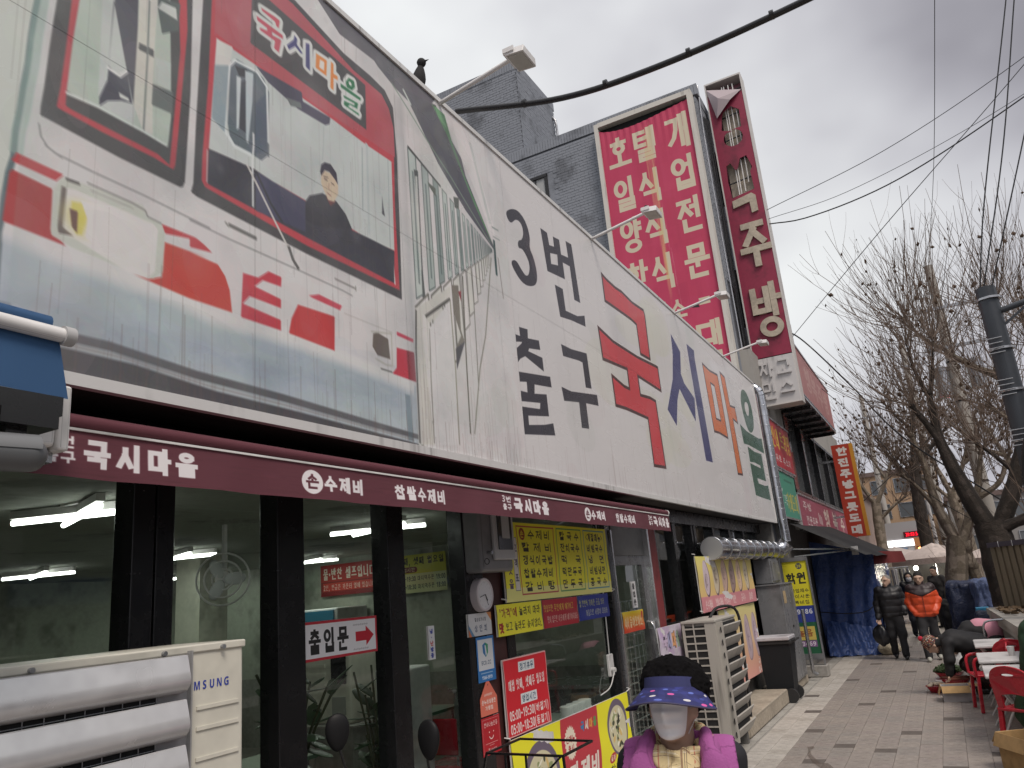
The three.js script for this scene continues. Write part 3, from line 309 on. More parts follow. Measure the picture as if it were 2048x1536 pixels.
// ---------- ground and pavement ----------
const M_ground = std([0.12, 0.115, 0.11], 0.92, 0, { map: G_mottle, bumpMap: G_bump, bumpScale: 0.01 });
{ const g = new THREE.PlaneGeometry(900, 900, 1, 1); g.rotateX(-Math.PI / 2); g.translate(0, -0.06, -100); struct('ground', g.toNonIndexed(), M_ground); }
{
  struct('pavement_bed', box(-3.0, 6, -0.055, -0.008, -8, 60), std([0.26, 0.235, 0.215], 0.95, 0, { map: G_mottle }));
  const pave = struct('pavement', box(-2.36, -2.345, -0.011, -0.004, -8, 60), M.concrete); // strip that edges the slabs, and the slabs
  const tones = [[0.325, 0.287, 0.26], [0.31, 0.276, 0.252], [0.34, 0.302, 0.272], [0.318, 0.278, 0.256], [0.3, 0.272, 0.25]].map((c) => std(c, 0.85, 0, { map: G_mottle, bumpMap: G_bump, bumpScale: 0.003, roughnessMap: G_rough }));
  const pale = [[0.42, 0.39, 0.35], [0.48, 0.45, 0.41]].map((c) => std(c, 0.85, 0, { map: G_mottle, bumpMap: G_bump, bumpScale: 0.003 }));
  const dark = std([0.13, 0.112, 0.1], 0.85, 0, { map: G_mottle, bumpMap: G_bump, bumpScale: 0.003 });
  const p = 0.214, slab = new RoundedBoxGeometry(p - 0.0035, 0.05, p - 0.0035, 1, 0.002), list = []; seed(5);
  const darkAt = new Set(['2,49', '4,45', '7,48', '3,41', '6,44', '1,55', '4,58', '9,52', '5,63', '8,67', '2,70', '6,74', '3,80', '7,83', '9,40', '1,88', '5,94', '8,38', '11,43', '10,60', '0,62', '6,36']);
  for (let c = 0; c < 36; c++) for (let r = -10; r < 190; r++) { const stagger = c % 2 ? 0.5 : 0.05, x = -2.34 + (c + 0.5) * p, f = (r + 0.5 + stagger) * p; if (x > 4.2) continue; const h = hash3(c, r, 3); list.push({ x, f, y: -0.025 + (hash3(c, r, 8) - 0.5) * 0.004, t: darkAt.has(c + ',' + r) ? dark : c < 2 ? pale[h > 0.5 ? 1 : 0] : tones[Math.floor(h * 5)], d: f > 7.2 && x < 0.8 ? f : 1e3 + f }); }
  list.sort((a, b) => a.d - b.d);
  list.slice(0, 300).forEach((q, i) => { const m = new THREE.Mesh(slab, q.t); m.name = 'paving_slab'; m.position.set(q.x, q.y, -q.f); m.rotation.y = Math.PI / 2 * Math.floor(hash3(i, 2, 2) * 4); m.receiveShadow = m.castShadow = true; pave.add(m); });
  for (const t of new Set(list.map((q) => q.t))) { const rest = list.slice(300).filter((q) => q.t === t); if (!rest.length) continue; const im = new THREE.InstancedMesh(slab, t, rest.length); im.name = 'paving_slab'; im.userData.kind = 'stuff'; rest.forEach((q, i) => im.setMatrixAt(i, new THREE.Matrix4().makeTranslation(q.x, q.y, -q.f))); im.receiveShadow = true; pave.add(im); }
  { const g = new THREE.ShapeGeometry(new THREE.Shape([[-1.752,9.654],[-1.692,9.708],[-1.668,9.607],[-1.7,9.506],[-1.651,9.269],[-1.564,9.024],[-1.508,8.889],[-1.445,8.902],[-1.379,8.74],[-1.334,8.584],[-1.44,8.574],[-1.518,8.749],[-1.602,8.956],[-1.695,9.266],[-1.72,9.505]].map((p) => new THREE.Vector2(p[0], p[1])))); g.rotateX(-Math.PI / 2); g.translate(0, 0.006, 0); struct('pavement_stain', g, std([0.14, 0.11, 0.09], 0.6, 0, { transparent: true, opacity: 0.45 })); }
  struct('kerb_strip', [box(-3.0, -2.55, -0.03, 0.004, -8, 9.6), box(-2.55, -2.365, -0.03, 0.0, -8, 60)], std([0.38, 0.365, 0.335], 0.9, 0, { map: G_mottle, bumpMap: G_bump, bumpScale: 0.004 }));
}
// ---------- the noodle shop: room, glass front, door, roof ----------
const glass = phys([0.86, 0.93, 0.89], 0.0, { transmission: 1, thickness: 0, ior: 1.5 });
const shop = thing('noodle_shop', 'single storey noodle shop with black framed glass front under the long train sign', 'building', [-6, 0, 7.5]);
{
  const wallIn = std([0.4, 0.43, 0.36], 0.85, 0, { map: G_dirt }), dado = std([0.3, 0.3, 0.27], 0.8, 0, { map: G_mottle });
  part(shop, 'floor', box(-11.6, -3.0, -0.05, 0.03, -1.2, 15.15), std([0.2, 0.19, 0.17], 0.5, 0, { map: G_mottle }));
  part(shop, 'ceiling', box(-11.6, -3.06, 2.66, 2.74, -1.2, 9.3), std([0.34, 0.36, 0.31], 0.9, 0, { map: G_dirt }));
  part(shop, 'interior_wall', [box(-11.6, -11.5, 0.03, 2.66, -1.2, 9.2), box(-11.5, -3.08, 0.03, 2.66, 9.2, 9.3), box(-11.5, -3.06, 0.03, 2.66, -1.3, -1.2)], wallIn);
  part(shop, 'interior_pillar', box(-7.9, -7.5, 0.03, 2.66, 6.3, 6.7), std([0.6, 0.6, 0.5], 0.8, 0, { map: G_dirt }));
  part(shop, 'roof', box(-11.7, -2.95, 5.2, 5.32, -1.3, 15.1), M.concreteDark);
  part(shop, 'wall', [box(-11.7, -11.6, -0.05, 5.2, -1.3, 15.15), box(-11.6, -3.0, 2.75, 5.2, 15.05, 15.15), box(-3.12, -2.98, 2.76, 5.2, -1.3, 15.05), box(-11.6, -3.0, 0, 2.75, 15.05, 15.15)], M.concreteDark);
  part(shop, 'lintel', box(-3.1, -2.9, 2.6, 2.76, -1.3, 15.1), M.black);
  part(shop, 'soffit', [box(-2.98, -2.62, 2.84, 2.87, 1.25, 15.1)], std([0.03, 0.028, 0.027], 0.8, 0, { map: G_dirt }));
  const post = (a, b, x0 = -3.06, x1 = -2.93) => part(shop, 'post', box(x0, x1, 0.1, 2.6, a, b, 0.008), M.darkFrame);
  [[-1.2, -1.0], [2.12, 2.225], [2.233, 2.325], [2.935, 3.125], [3.835, 4.0], [4.69, 4.93], [5.22, 5.34]].forEach(([a, b]) => post(a, b));
  part(shop, 'pillar', box(-3.06, -2.945, 0.0, 2.6, 4.93, 5.22), std([0.07, 0.024, 0.022], 0.6, 0, { map: G_mottle }));
  part(shop, 'sill', [box(-3.06, -2.92, 0.0, 0.1, -1.2, 4.93), box(-3.06, -2.92, 0.0, 0.3, 5.22, 7.48)], M.darkFrame);
  const pane = (a, b, y0, y1, x = -3.0) => part(shop, 'window_pane', quad([[x, y0, a], [x, y0, b], [x, y1, b], [x, y1, a]]), glass);
  [[-1.0, 2.12], [2.325, 2.935], [3.125, 3.835], [4.0, 4.69]].forEach(([a, b]) => pane(a, b, 0.1, 2.6)); pane(5.34, 7.36, 0.3, 2.6);
  part(shop, 'post', box(-3.06, -2.93, 0.1, 2.6, 7.36, 7.5, 0.008), M.darkFrame); part(shop, 'edge_trim', box(-2.93, -2.91, 0.1, 2.45, 7.47, 7.5), M.alu);
  // door bay
  const door = part(shop, 'door', [box(-3.02, -2.96, 0.1, 0.2, 7.56, 8.5), box(-3.02, -2.96, 2.1, 2.2, 7.56, 8.5), box(-3.02, -2.96, 0.2, 2.1, 7.56, 7.63), box(-3.02, -2.96, 0.2, 2.1, 8.42, 8.5)], std([0.16, 0.16, 0.16], 0.4, 0.6, { roughnessMap: G_rough }));
  part(door, 'pane', quad([[-2.99, 0.2, 7.63], [-2.99, 0.2, 8.42], [-2.99, 2.1, 8.42], [-2.99, 2.1, 7.63]]), glass);
  part(door, 'handle', [tube([[-2.96, 1.5, 8.36], [-2.9, 1.48, 8.36], [-2.9, 0.85, 8.36], [-2.96, 0.83, 8.36]], 0.012)], M.alu); part(door, 'lock', box(-2.96, -2.9, 1.42, 1.5, 8.38, 8.46, 0.01), M.alu); part(door, 'transom_box', box(-2.99, -2.94, 2.2, 2.6, 7.56, 8.5), std([0.14, 0.14, 0.14], 0.5, 0.3, { map: G_dirt }));
  for (let r = 0; r < 13; r++) for (let c = 0; c < 6; c++) { const y = 0.25 + r * 0.115, f = 7.66 + c * 0.125, q = part(door, 'lattice_frame', [box(-3.02, -3.012, y, y + 0.1, f, f + 0.012), box(-3.02, -3.012, y + 0.1, y + 0.112, f, f + 0.125)], M.alu); }
  part(shop, 'column', box(-3.06, -2.9, 0.0, 2.6, 8.55, 8.85, 0.01), std([0.2, 0.028, 0.032], 0.55, 0, { map: G_dirt }));
  part(shop, 'column', box(-3.06, -2.88, 0.0, 2.6, 8.5, 8.55), M.alu);
  // second window and the kitchen wall
  const wf = part(shop, 'window', [box(-3.04, -2.93, 1.3, 1.42, 8.86, 10.6), box(-3.04, -2.93, 1.42, 2.6, 8.86, 8.96), box(-3.04, -2.93, 1.42, 2.6, 9.66, 9.78), box(-3.04, -2.93, 1.42, 2.6, 10.5, 10.6)], M.darkFrame);
  for (const [a, b] of [[8.96, 9.66], [9.78, 10.5]]) part(wf, 'pane', quad([[-2.99, 1.42, a], [-2.99, 1.42, b], [-2.99, 2.6, b], [-2.99, 2.6, a]]), glass);
  part(shop, 'kitchen_wall', [box(-3.1, -2.95, 0, 1.3, 8.86, 10.6), box(-3.1, -2.95, 0, 2.2, 10.6, 15.1)], std([0.09, 0.085, 0.08], 0.85, 0, { map: G_mottle, bumpMap: G_bump, bumpScale: 0.004 }));
  const wk = part(shop, 'window', [box(-3.04, -2.93, 2.2, 2.26, 10.6, 15.1), ...[10.6, 11.6, 12.6, 13.6, 14.6].map((f) => box(-3.04, -2.92, 2.26, 2.6, f, f + 0.1))], M.darkFrame);
  [10.7, 11.7, 12.7, 13.7].forEach((f) => part(wk, 'pane', quad([[-2.99, 2.26, f], [-2.99, 2.26, f + 0.9], [-2.99, 2.6, f + 0.9], [-2.99, 2.6, f]]), glass));
  part(shop, 'end_wall', box(-3.1, -2.7, 0, 2.76, 15.0, 15.2), M.concreteDark);
  part(shop, 'dado', [box(-11.5, -11.48, 0.03, 1.0, -1.2, 9.2), box(-11.48, -3.1, 0.03, 1.0, 9.18, 9.2)], dado);
}
// ---------- the long sign ----------
{
  const S = SIGN, L = S.f1 - S.f0, sg = thing('signboard', 'long white sign printed with a red and white train and big coloured letters', 'signboard', [-2.6, 2.8, 8]);
  part(sg, 'case', box(-2.97, -2.612, S.y0 + 0.01, S.y1, S.f0, S.f1), std([0.5, 0.5, 0.49], 0.6, 0, { map: G_streak }));
  part(sg, 'frame', [box(-2.62, -2.585, S.y0 - 0.045, S.y0 + 0.002, S.f0, S.f1), box(-2.62, -2.588, S.y1 - 0.002, S.y1 + 0.035, S.f0, S.f1), box(-2.62, -2.587, S.y0, S.y1, S.f1, S.f1 + 0.03)], std([0.66, 0.66, 0.65], 0.5, 0.1, { map: G_streak }));
  const ml = muralLeft(), mr = muralRight(), seam = 4.17 - S.y0, H = 2.65, g = 0.0009;
  const panel = (s0, s1, t0, t1, mat, base, len) => { const q = quad([[S.x, S.y0 + t0 + g, S.f0 + s0 + g], [S.x, S.y0 + t0 + g, S.f0 + s1 - g], [S.x, S.y0 + t1 - g, S.f0 + s1 - g], [S.x, S.y0 + t1 - g, S.f0 + s0 + g]]), U = q.attributes.uv; for (let i = 0; i < U.count; i++) U.setXY(i, (lerp(s0, s1, U.getX(i)) - base) / len, lerp(t0, t1, U.getY(i)) / H); part(sg, 'panel', q, mat, true); };
  for (const [t0, t1] of [[0, seam], [seam, H]]) { [[0, 1.22], [1.22, 2.44], [2.44, 3.66], [3.66, S.cut]].forEach(([a, b]) => panel(a, b, t0, t1, ml, 0, S.cut)); for (let a = S.cut, i = 0; a < L - 0.01; i++) { const b = Math.min(L, i ? a + 2.44 : 4.88); panel(a, b, t0, t1, mr, S.cut, L - S.cut); a = b; } }
  // soffit lights of the box underside: a row of drips and joints
  part(sg, 'underside', box(-2.96, -2.63, 2.775, 2.805, S.f0, S.f1), std([0.05, 0.045, 0.042], 0.8, 0, { map: G_streak }));
}
// ---------- awning ----------
{
  const f0 = 1.1, f1 = 7.66, aw = thing('awning', 'maroon roll out awning with white lettered valance over the glass front', 'awning', [-2.6, 2.4, 4.4]);
  part(aw, 'canopy', quad([[-2.36, 2.575, f0], [-2.36, 2.575, f1], [-2.93, 2.74, f1], [-2.93, 2.74, f0]], 12, 2), M.maroon);
  part(aw, 'front_bar', [cyl([-2.365, 2.56, f0], [-2.365, 2.56, f1], 0.026, 0.026, 14)], M.maroon); part(aw, 'trim', box(-2.345, -2.338, 2.527, 2.535, f0, f1), M.white); part(aw, 'end_cap', cyl([-2.365, 2.56, f1], [-2.365, 2.56, f1 + 0.02], 0.03, 0.03, 14), M.white);
  part(aw, 'cassette', cyl([-2.86, 2.7, f0], [-2.86, 2.7, f1], 0.05, 0.05, 12), M.black);
  for (const f of [1.6, 4.5, 7.4]) part(aw, 'arm', [bar([-2.9, 2.66, f], [-2.55, 2.6, f - 0.35], 0.03, 0.04), bar([-2.55, 2.6, f - 0.35], [-2.38, 2.56, f], 0.03, 0.04)], M.alu);
  const W = 2048, len = f1 - f0, k = W / len, H = 64, c = canvas(W, H, '#5c2e38'); seed(3); for (let i = 0; i < 900; i++) { c.fillStyle = `rgba(${rnd() > 0.5 ? '120,70,80' : '40,15,20'},${rr(0.02, 0.08)})`; c.fillRect(rr(0, W), rr(0, H), rr(2, 60), rr(1, 4)); }
  const F = (f) => (f - f0) * k, wh = '#dcd8da', name = (a, b, y, h) => text(c, '국시마을', F(a), y, F(b) - F(a), h, wh, 0.2, 0.1), small = (a, b, s, y, h) => text(c, s, F(a), y, F(b) - F(a), h, wh, 0.17, 0.08);
  const set = (f, z, pair) => { small(f, f + 0.15 * z, '3번', 9, 18); small(f, f + 0.15 * z, '출구', 29, 18); name(f + 0.17 * z, f + 0.78 * z, 9, 42); if (!pair) return; c.fillStyle = wh; c.beginPath(); c.ellipse(F(f + pair), 33, 20, 22, 0, 0, 7); c.fill(); text(c, '손', F(f + pair) - 13, 17, 26, 30, '#5c2e38', 0.16, 0); text(c, '수제비', F(f + pair) + 20, 16, 92, 33, wh, 0.18, 0.1); text(c, '찹쌀수제비', F(f + pair) + 182, 16, 148, 34, wh, 0.17, 0.1); };
  set(1.37, 0.75, 1.18); set(4.24, 0.86, 1.35); set(7.02, 0.8, 0);
  const v = print(c, 0.8, { bumpMap: G_weave, bumpScale: 0.0005 }); v.bumpMap = null; part(aw, 'valance', quad([[-2.335, 2.375, f0], [-2.335, 2.375, f1], [-2.345, 2.53, f1], [-2.345, 2.53, f0]], 90, 3, (u, w) => 0.006 * (1 - w) * Math.sin(u * 61) + 0.004 * (1 - w) * Math.sin(u * 133 + 1)), v, true);
  part(aw, 'side_flap', quad([[-2.9, 2.55, f1], [-2.34, 2.375, f1], [-2.345, 2.56, f1], [-2.93, 2.73, f1]]), M.maroon);
}
// ---------- sign floodlights ----------
{
  const head = [[-0.1, 0.0], [0.1, 0.0], [0.085, 0.045], [-0.085, 0.045]];
  const mk = (f) => {
    const t = thing('sign_floodlight', '', 'lamp', [-2.6, 5.46, f], 'floodlights along the top of the train sign');
    part(t, 'arm', [cyl([-2.66, 5.43, f], [-1.96, 5.55, f], 0.016, 0.016, 10)], M.white); part(t, 'bracket', [box(-1.995, -1.965, 5.53, 5.56, f - 0.09, f + 0.09), box(-1.985, -1.9, 5.52, 5.555, f - 0.115, f - 0.105), box(-1.985, -1.9, 5.52, 5.555, f + 0.105, f + 0.115)], M.white);
    const g = extr(head, 0.13, 0.006); g.rotateY(Math.PI / 2); g.rotateZ(-0.12); g.translate(-1.97, 5.51, -f); part(t, 'lamp_head', g, M.white); part(t, 'lens', (() => { const q = new THREE.BoxGeometry(0.12, 0.008, 0.18); q.rotateZ(-0.12); q.translate(-1.905, 5.496, -f); return q; })(), std([0.42, 0.41, 0.37], 0.25, 0, { map: G_dirt }));
    part(t, 'cable', tube([[-1.98, 5.545, f - 0.02], [-1.95, 5.6, f - 0.05], [-1.92, 5.55, f - 0.04]], 0.006, 5), M.black); return t;
  };
  [[4.25, 'white floodlight on an arm above the black roof line of the printed train'], [7.11, 'white floodlight on an arm above the black letters of the sign'], [10.03, 'white floodlight on an arm between the red and blue letters of the sign'], [12.73, 'white floodlight on an arm above the orange letter of the sign']].forEach(([f, l]) => { mk(f).userData.label = l; });
  solo('bird', 'black bird perched on the top edge of the train sign', 'bird', (() => { const g = new THREE.SphereGeometry(1, 14, 10); const P = g.attributes.position; for (let i = 0; i < P.count; i++) { let x = P.getX(i), y = P.getY(i), z = P.getZ(i); const w = y > 0 ? 1 - 0.42 * y : 1 - 0.15 * y * y; P.setXYZ(i, x * 0.055 * w + y * 0.03, y * 0.13, z * 0.055 * w); } g.computeVertexNormals(); g.translate(-2.68, 5.6, -4.12); const h = new THREE.SphereGeometry(0.035, 10, 8); h.translate(-2.645, 5.735, -4.12); const b = new THREE.ConeGeometry(0.012, 0.05, 6); b.rotateZ(-Math.PI / 2); b.translate(-2.6, 5.735, -4.12); return [g, h, b, bar([-2.7, 5.52, 4.12], [-2.78, 5.46, 4.12], 0.03, 0.05)]; })(), M.blackMatte);
}
// ---------- grey brick building beyond ----------
{
  const gp = [0.24, 0.26, 0.295], M_brick = std(gp, 0.75, 0, { map: G_dirt }), M_join = std([0.09, 0.098, 0.115], 0.9, 0, { map: G_mottle }), M_flat = std([0.23, 0.25, 0.285], 0.7, 0, { map: G_dirt, bumpMap: G_bump, bumpScale: 0.004 });
  const b = thing('grey_brick_building', 'grey painted brick building of four storeys with a stair block on its roof', 'building', [-6, 0, 19]);
  part(b, 'wall', [box(-14, -2.9, 0, 12.86, 16.0, 24)], M_join); part(b, 'stair_block_wall', box(-13, -7.35, 12.86, 15.5, 16.02, 18.3), M_join);
  const bricks = [], caps = [], hole = (x, y) => (x > -7.5 && x < -6.7 && y > 10.6 && y < 11.95);
  seed(11);
  const course = (x0, x1, y0, y1, f, face) => { let r = 0; for (let y = y0; y < y1 - 0.03; y += 0.073, r++) for (let x = x0 + (r % 2 ? -0.1 : 0); x < x1; x += 0.205) { const a = Math.max(x, x0), e = Math.min(x + 0.197, x1); if (e - a < 0.03) continue; const cy = y + 0.03; const flat = face === 0 && cy < 12.5 && fbm(a * 0.42 + 3, cy * 0.5, 1.5, 3) > 0.53; if (face === 0 && hole(a, cy)) continue; if (flat) continue; const d = 0.012 + rnd() * 0.006; bricks.push(face === 0 ? box(a, e, y, y + 0.064, f - d, f + 0.002) : box(f - 0.002, f + d, y, y + 0.064, a, e)); } };
  course(-10.5, -2.9, 4.6, 12.55, 16.0, 0); course(-13, -7.35, 12.86, 15.3, 16.02, 2.0 < 1 ? 1 : 0); course(16.02, 18.3, 12.9, 15.3, -7.35, 1); course(16.0, 24, 8, 12.55, -2.9, 1);
  const brickPart = part(b, 'brick', bricks, M_brick); brickPart.userData.kind = 'stuff';
  for (let x = -14; x < -2.9; x += 0.075) caps.push(box(x, x + 0.068, 12.6, 12.87, 15.975, 16.2)); for (let x = -13; x < -7.35; x += 0.075) caps.push(box(x, x + 0.068, 15.3, 15.55, 15.995, 16.2)); for (let f = 16.02; f < 18.3; f += 0.075) caps.push(box(-7.5, -7.33, 15.3, 15.55, f, f + 0.068)); for (let f = 16.02; f < 24; f += 0.075) caps.push(box(-3.1, -2.885, 12.6, 12.87, f, f + 0.068));
  const capPart = part(b, 'coping_brick', caps, M_brick); capPart.userData.kind = 'stuff';
  part(b, 'plaster', box(-10.5, -2.9, 4.6, 12.55, 15.993, 16.0), M_flat);
  const w = part(b, 'window', [box(-7.45, -7.37, 10.6, 11.95, 15.95, 16.03), box(-6.85, -6.77, 10.6, 11.95, 15.95, 16.03), box(-7.45, -6.77, 11.87, 11.95, 15.94, 16.03), box(-7.45, -6.77, 10.6, 10.68, 15.94, 16.03)], M.black); part(w, 'pane', quad([[-7.37, 10.68, 15.985], [-6.85, 10.68, 15.985], [-6.85, 11.87, 15.985], [-7.37, 11.87, 15.985]]), std([0.35, 0.36, 0.36], 0.15, 0)); part(w, 'mullion', box(-7.13, -7.09, 10.68, 11.87, 15.965, 15.985), M.black);
  part(b, 'drain_pipe', [tube([[-7.33, 15.0, 18.15], [-7.27, 14.95, 18.15], [-7.27, 12.9, 18.15]], 0.035)], M.steel); part(b, 'drain_pipe', tube([[-2.84, 12.9, 16.15], [-2.8, 12.8, 16.15], [-2.85, 12.5, 16.15], [-2.86, 6, 16.15]], 0.02), M.steel);
  // hotel supply sign on its side wall
  const hs = thing('hanging_sign', 'tall magenta canvas sign with cream letters in a white frame on the grey brick wall', 'sign', [-4.1, 4.4, 15.8]);
  part(hs, 'frame', [box(-5.32, -5.22, 4.4, 12.6, 15.72, 15.97), box(-3.04, -2.94, 4.4, 12.62, 15.72, 15.97), box(-5.22, -3.04, 12.5, 12.62, 15.72, 15.97), box(-5.22, -3.04, 4.4, 4.5, 15.72, 15.97)], std([0.62, 0.6, 0.55], 0.6, 0, { map: G_streak })); part(hs, 'back_board', box(-5.22, -3.04, 4.5, 12.5, 15.9, 15.95), M.blackMatte);
  const W = 512, H = 1870, c = canvas(W, H, '#b93a5c'); seed(21);
  for (let i = 0; i < 300; i++) { c.fillStyle = `rgba(${rnd() > 0.5 ? '210,90,120' : '130,25,50'},${rr(0.02, 0.06)})`; c.fillRect(rr(0, W), rr(0, H), rr(4, 90), rr(20, 300)); }
  const cr = '#c9bfa8', ky = (y) => (12.5 - y) / 8 * H, row = (s, x, w, y, h) => text(c, s, x, ky(y), w, h / 8 * H, cr, 0.165, 0.06);
  row('호텔', 26, 292, 12.14, 0.93); row('개', 356, 150, 12.2, 0.95); row('일식', 26, 288, 11.06, 0.92); row('업', 352, 150, 11.12, 0.9); row('양식', 30, 284, 10.02, 0.94); row('전', 350, 150, 10.08, 0.9); row('한식', 34, 280, 8.94, 0.92); row('문', 352, 150, 8.96, 0.86); row('업소', 150, 190, 7.8, 0.52); row('=', 385, 90, 7.8, 0.4); row('그릇', 60, 250, 7.15, 0.6); row('대', 352, 150, 7.17, 0.62); row('고', 352, 150, 6.5, 0.7); row('요식', 40, 270, 6.45, 0.7); row('주방', 60, 380, 5.6, 0.8);
  c.fillStyle = 'rgba(205,180,120,0.07)'; for (let i = 0; i < 260; i++) c.fillRect(262 + rr(-26, 26) * (1 - i / 340), rr(0, 60) + i * 3.4, rr(2, 9), rr(60, 260)); c.fillStyle = 'rgba(225,215,205,0.14)'; for (let i = 0; i < 40; i++) c.fillRect(275 + i * 1.2 + rr(-6, 6), 300 + i * 26, rr(1, 4), rr(20, 90)); c.fillStyle = '#2a2226'; poly(c, [360, ky(7.5), 395, ky(7.56), 402, ky(7.47)], '#2a2226'); poly(c, [285, ky(7.1), 300, ky(7.08), 296, ky(7.03)], '#2a2226');
  const cloth = quad([[-5.22, 4.5, 15.78], [-3.04, 4.5, 15.78], [-3.04, 12.5, 15.78], [-5.22, 12.5, 15.78]], 60, 60, (u, v) => v > 0.85 ? 0.01 * Math.sin(u * 90) * (v - 0.85) / 0.15 : 0.004 * Math.sin(v * 30)), P = cloth.attributes.position, U = cloth.attributes.uv; for (let i = 0; i < P.count; i++) { const u = U.getX(i), v = U.getY(i); if (v > 0.955) P.setY(i, P.getY(i) - (v - 0.955) * 22 * (0.08 + 0.2 * Math.sin(Math.PI * Math.pow(u, 0.8)) * (1 - u * 0.5))); } cloth.computeVertexNormals(); part(hs, 'canvas', cloth, print(c, 0.7), true);
  // tall projecting sign
  const ts = thing('projecting_sign', 'tall narrow magenta box sign with torn face and raised cream letters', 'sign', [-2.37, 5.3, 16.8]);
  part(ts, 'case', [box(-2.8, -2.77, 5.28, 13.28, 16.78, 17.2), box(-1.965, -1.94, 5.28, 13.28, 16.78, 17.2), box(-2.77, -1.965, 13.24, 13.28, 16.78, 17.2), box(-2.77, -1.965, 5.27, 5.3, 16.74, 17.22), box(-2.77, -1.965, 5.3, 13.24, 17.16, 17.2)], std([0.6, 0.58, 0.56], 0.6, 0, { map: G_streak }));
  const pinkM = std([0.27, 0.018, 0.055], 0.5, 0, { map: G_dirt }), creamM = std([0.5, 0.44, 0.35], 0.7, 0, { map: G_mottle });
  { const sh = new THREE.Shape([[-2.77, 6.35], [-1.965, 6.35], [-1.965, 12.8], [-2.1, 12.76], [-2.4, 12.7], [-2.52, 12.62], [-2.68, 12.6], [-2.76, 12.95], [-2.77, 12.95]].map((p) => new THREE.Vector2(...p))); const hole2 = (cx, cy, pts) => sh.holes.push(new THREE.Path(pts.map(([x, y]) => new THREE.Vector2(cx + x, cy + y)))); const circ = []; for (let a = 0; a < 20; a++) circ.push([0.22 * Math.cos(a / 20 * 6.283), 0.21 * Math.sin(a / 20 * 6.283)]); hole2(-2.35, 11.68, circ); hole2(-2.34, 10.62, [[-0.27, -0.42], [0.24, -0.35], [0.22, 0.1], [0.28, 0.2], [0.2, 0.52], [0.05, 0.5], [-0.04, 0.25], [-0.1, 0.25], [-0.18, 0.45], [-0.28, 0.4], [-0.3, 0]]); hole2(-2.33, 12.2, [[-0.25, -0.25], [-0.02, -0.35], [0.2, -0.3], [0.22, 0.15], [0.05, 0.3], [-0.15, 0.2], [-0.2, 0.05]]); const g = new THREE.ExtrudeGeometry(sh, { depth: 0.008, bevelEnabled: false, curveSegments: 6 }); g.translate(0, 0, -16.8); part(ts, 'face', g, pinkM); }
  part(ts, 'inner_back', box(-2.77, -1.965, 6.3, 13.2, 17.1, 17.15), std([0.3, 0.12, 0.16], 0.7, 0, { map: G_mottle })); part(ts, 'backing_board', box(-2.62, -2.1, 10.2, 11.15, 16.95, 16.97), creamM); part(ts, 'backing_board', box(-2.55, -2.1, 11.45, 12.5, 16.95, 16.97), creamM);
  for (const y of [10.6, 11.7, 12.3, 12.9]) part(ts, 'brace', [bar([-2.77, y - 0.03, 16.88], [-1.97, y + 0.05, 16.88], 0.025)], M.black); for (const x of [-2.45, -2.4, -2.3, -2.2]) part(ts, 'tube', cyl([x, 10.1 + (x + 2.4) * 2, 16.86], [x + 0.03, 13.1, 16.86], 0.014, 0.014, 8), M.white);
  part(ts, 'torn_flap', (() => { const g = new THREE.BufferGeometry(); const A = V(-2.77, 13.12, 16.77), B = V(-2.62, 12.25, 16.7), C = V(-2.25, 12.6, 16.68), D = V(-1.98, 12.82, 16.77), Mi = V(-2.5, 12.7, 16.62); const p = [A, B, Mi, B, C, Mi, C, D, Mi, A, Mi, D].flatMap((v) => v.toArray()); g.setAttribute('position', new THREE.Float32BufferAttribute(p, 3)); g.setAttribute('uv', new THREE.Float32BufferAttribute(new Float32Array(24), 2)); g.computeVertexNormals(); return g; })(), std([0.4, 0.34, 0.36], 0.7));
  // raised letters, every stroke a bar
  let lift = 0; const raised = (ch, x0, y0, w, h, lw, mat) => { const s = syllable(ch), out = []; for (const l of s) { if (l.c) { const ring = new THREE.Shape(); ring.absellipse(0, 0, l.c[2] * w + lw / 2, l.c[3] * h + lw / 2, 0, 6.283); const hp = new THREE.Path(); hp.absellipse(0, 0, Math.max(0.01, l.c[2] * w - lw / 2), Math.max(0.01, l.c[3] * h - lw / 2), 0, 6.283); ring.holes.push(hp); const e = new THREE.ExtrudeGeometry(ring, { depth: 0.05 + 0.0025 * (lift++ % 9), bevelEnabled: false, curveSegments: 20 }); e.translate(x0 + l.c[0] * w, y0 + (1 - l.c[1]) * h, -16.8); out.push(e); } else for (let k = 0; k + 3 < l.length; k += 2) { const ax = x0 + l[k] * w, ay = y0 + (1 - l[k + 1]) * h, bx2 = x0 + l[k + 2] * w, by2 = y0 + (1 - l[k + 3]) * h, dx = bx2 - ax, dy = by2 - ay, n = Math.hypot(dx, dy), ux = dx / n * lw / 2, uy = dy / n * lw / 2; out.push((() => { const e = extr([[ax - ux - uy, ay - uy + ux], [bx2 + ux - uy, by2 + uy + ux], [bx2 + ux + uy, by2 + uy - ux], [ax - ux + uy, ay - uy - ux]], 0.05 + 0.0025 * (lift++ % 9)); e.translate(0, 0, -16.8); return e; })()); } } part(ts, 'letter', out, mat); };
  raised('주', -2.58, 8.45, 0.56, 1.05, 0.14, creamM); raised('방', -2.59, 6.76, 0.58, 1.22, 0.125, creamM);
  part(ts, 'letter', [(() => { const e = extr([[-2.62, 10.1], [-2.18, 10.18], [-2.1, 10.1], [-2.1, 9.72], [-2.24, 9.7], [-2.25, 9.98], [-2.62, 9.92]], 0.05); e.translate(0, 0, -16.8); return e; })()], creamM);
  part(ts, 'lower_board', box(-2.77, -1.965, 5.3, 6.32, 16.75, 16.8), std([0.56, 0.55, 0.55], 0.6, 0, { map: G_streak }));
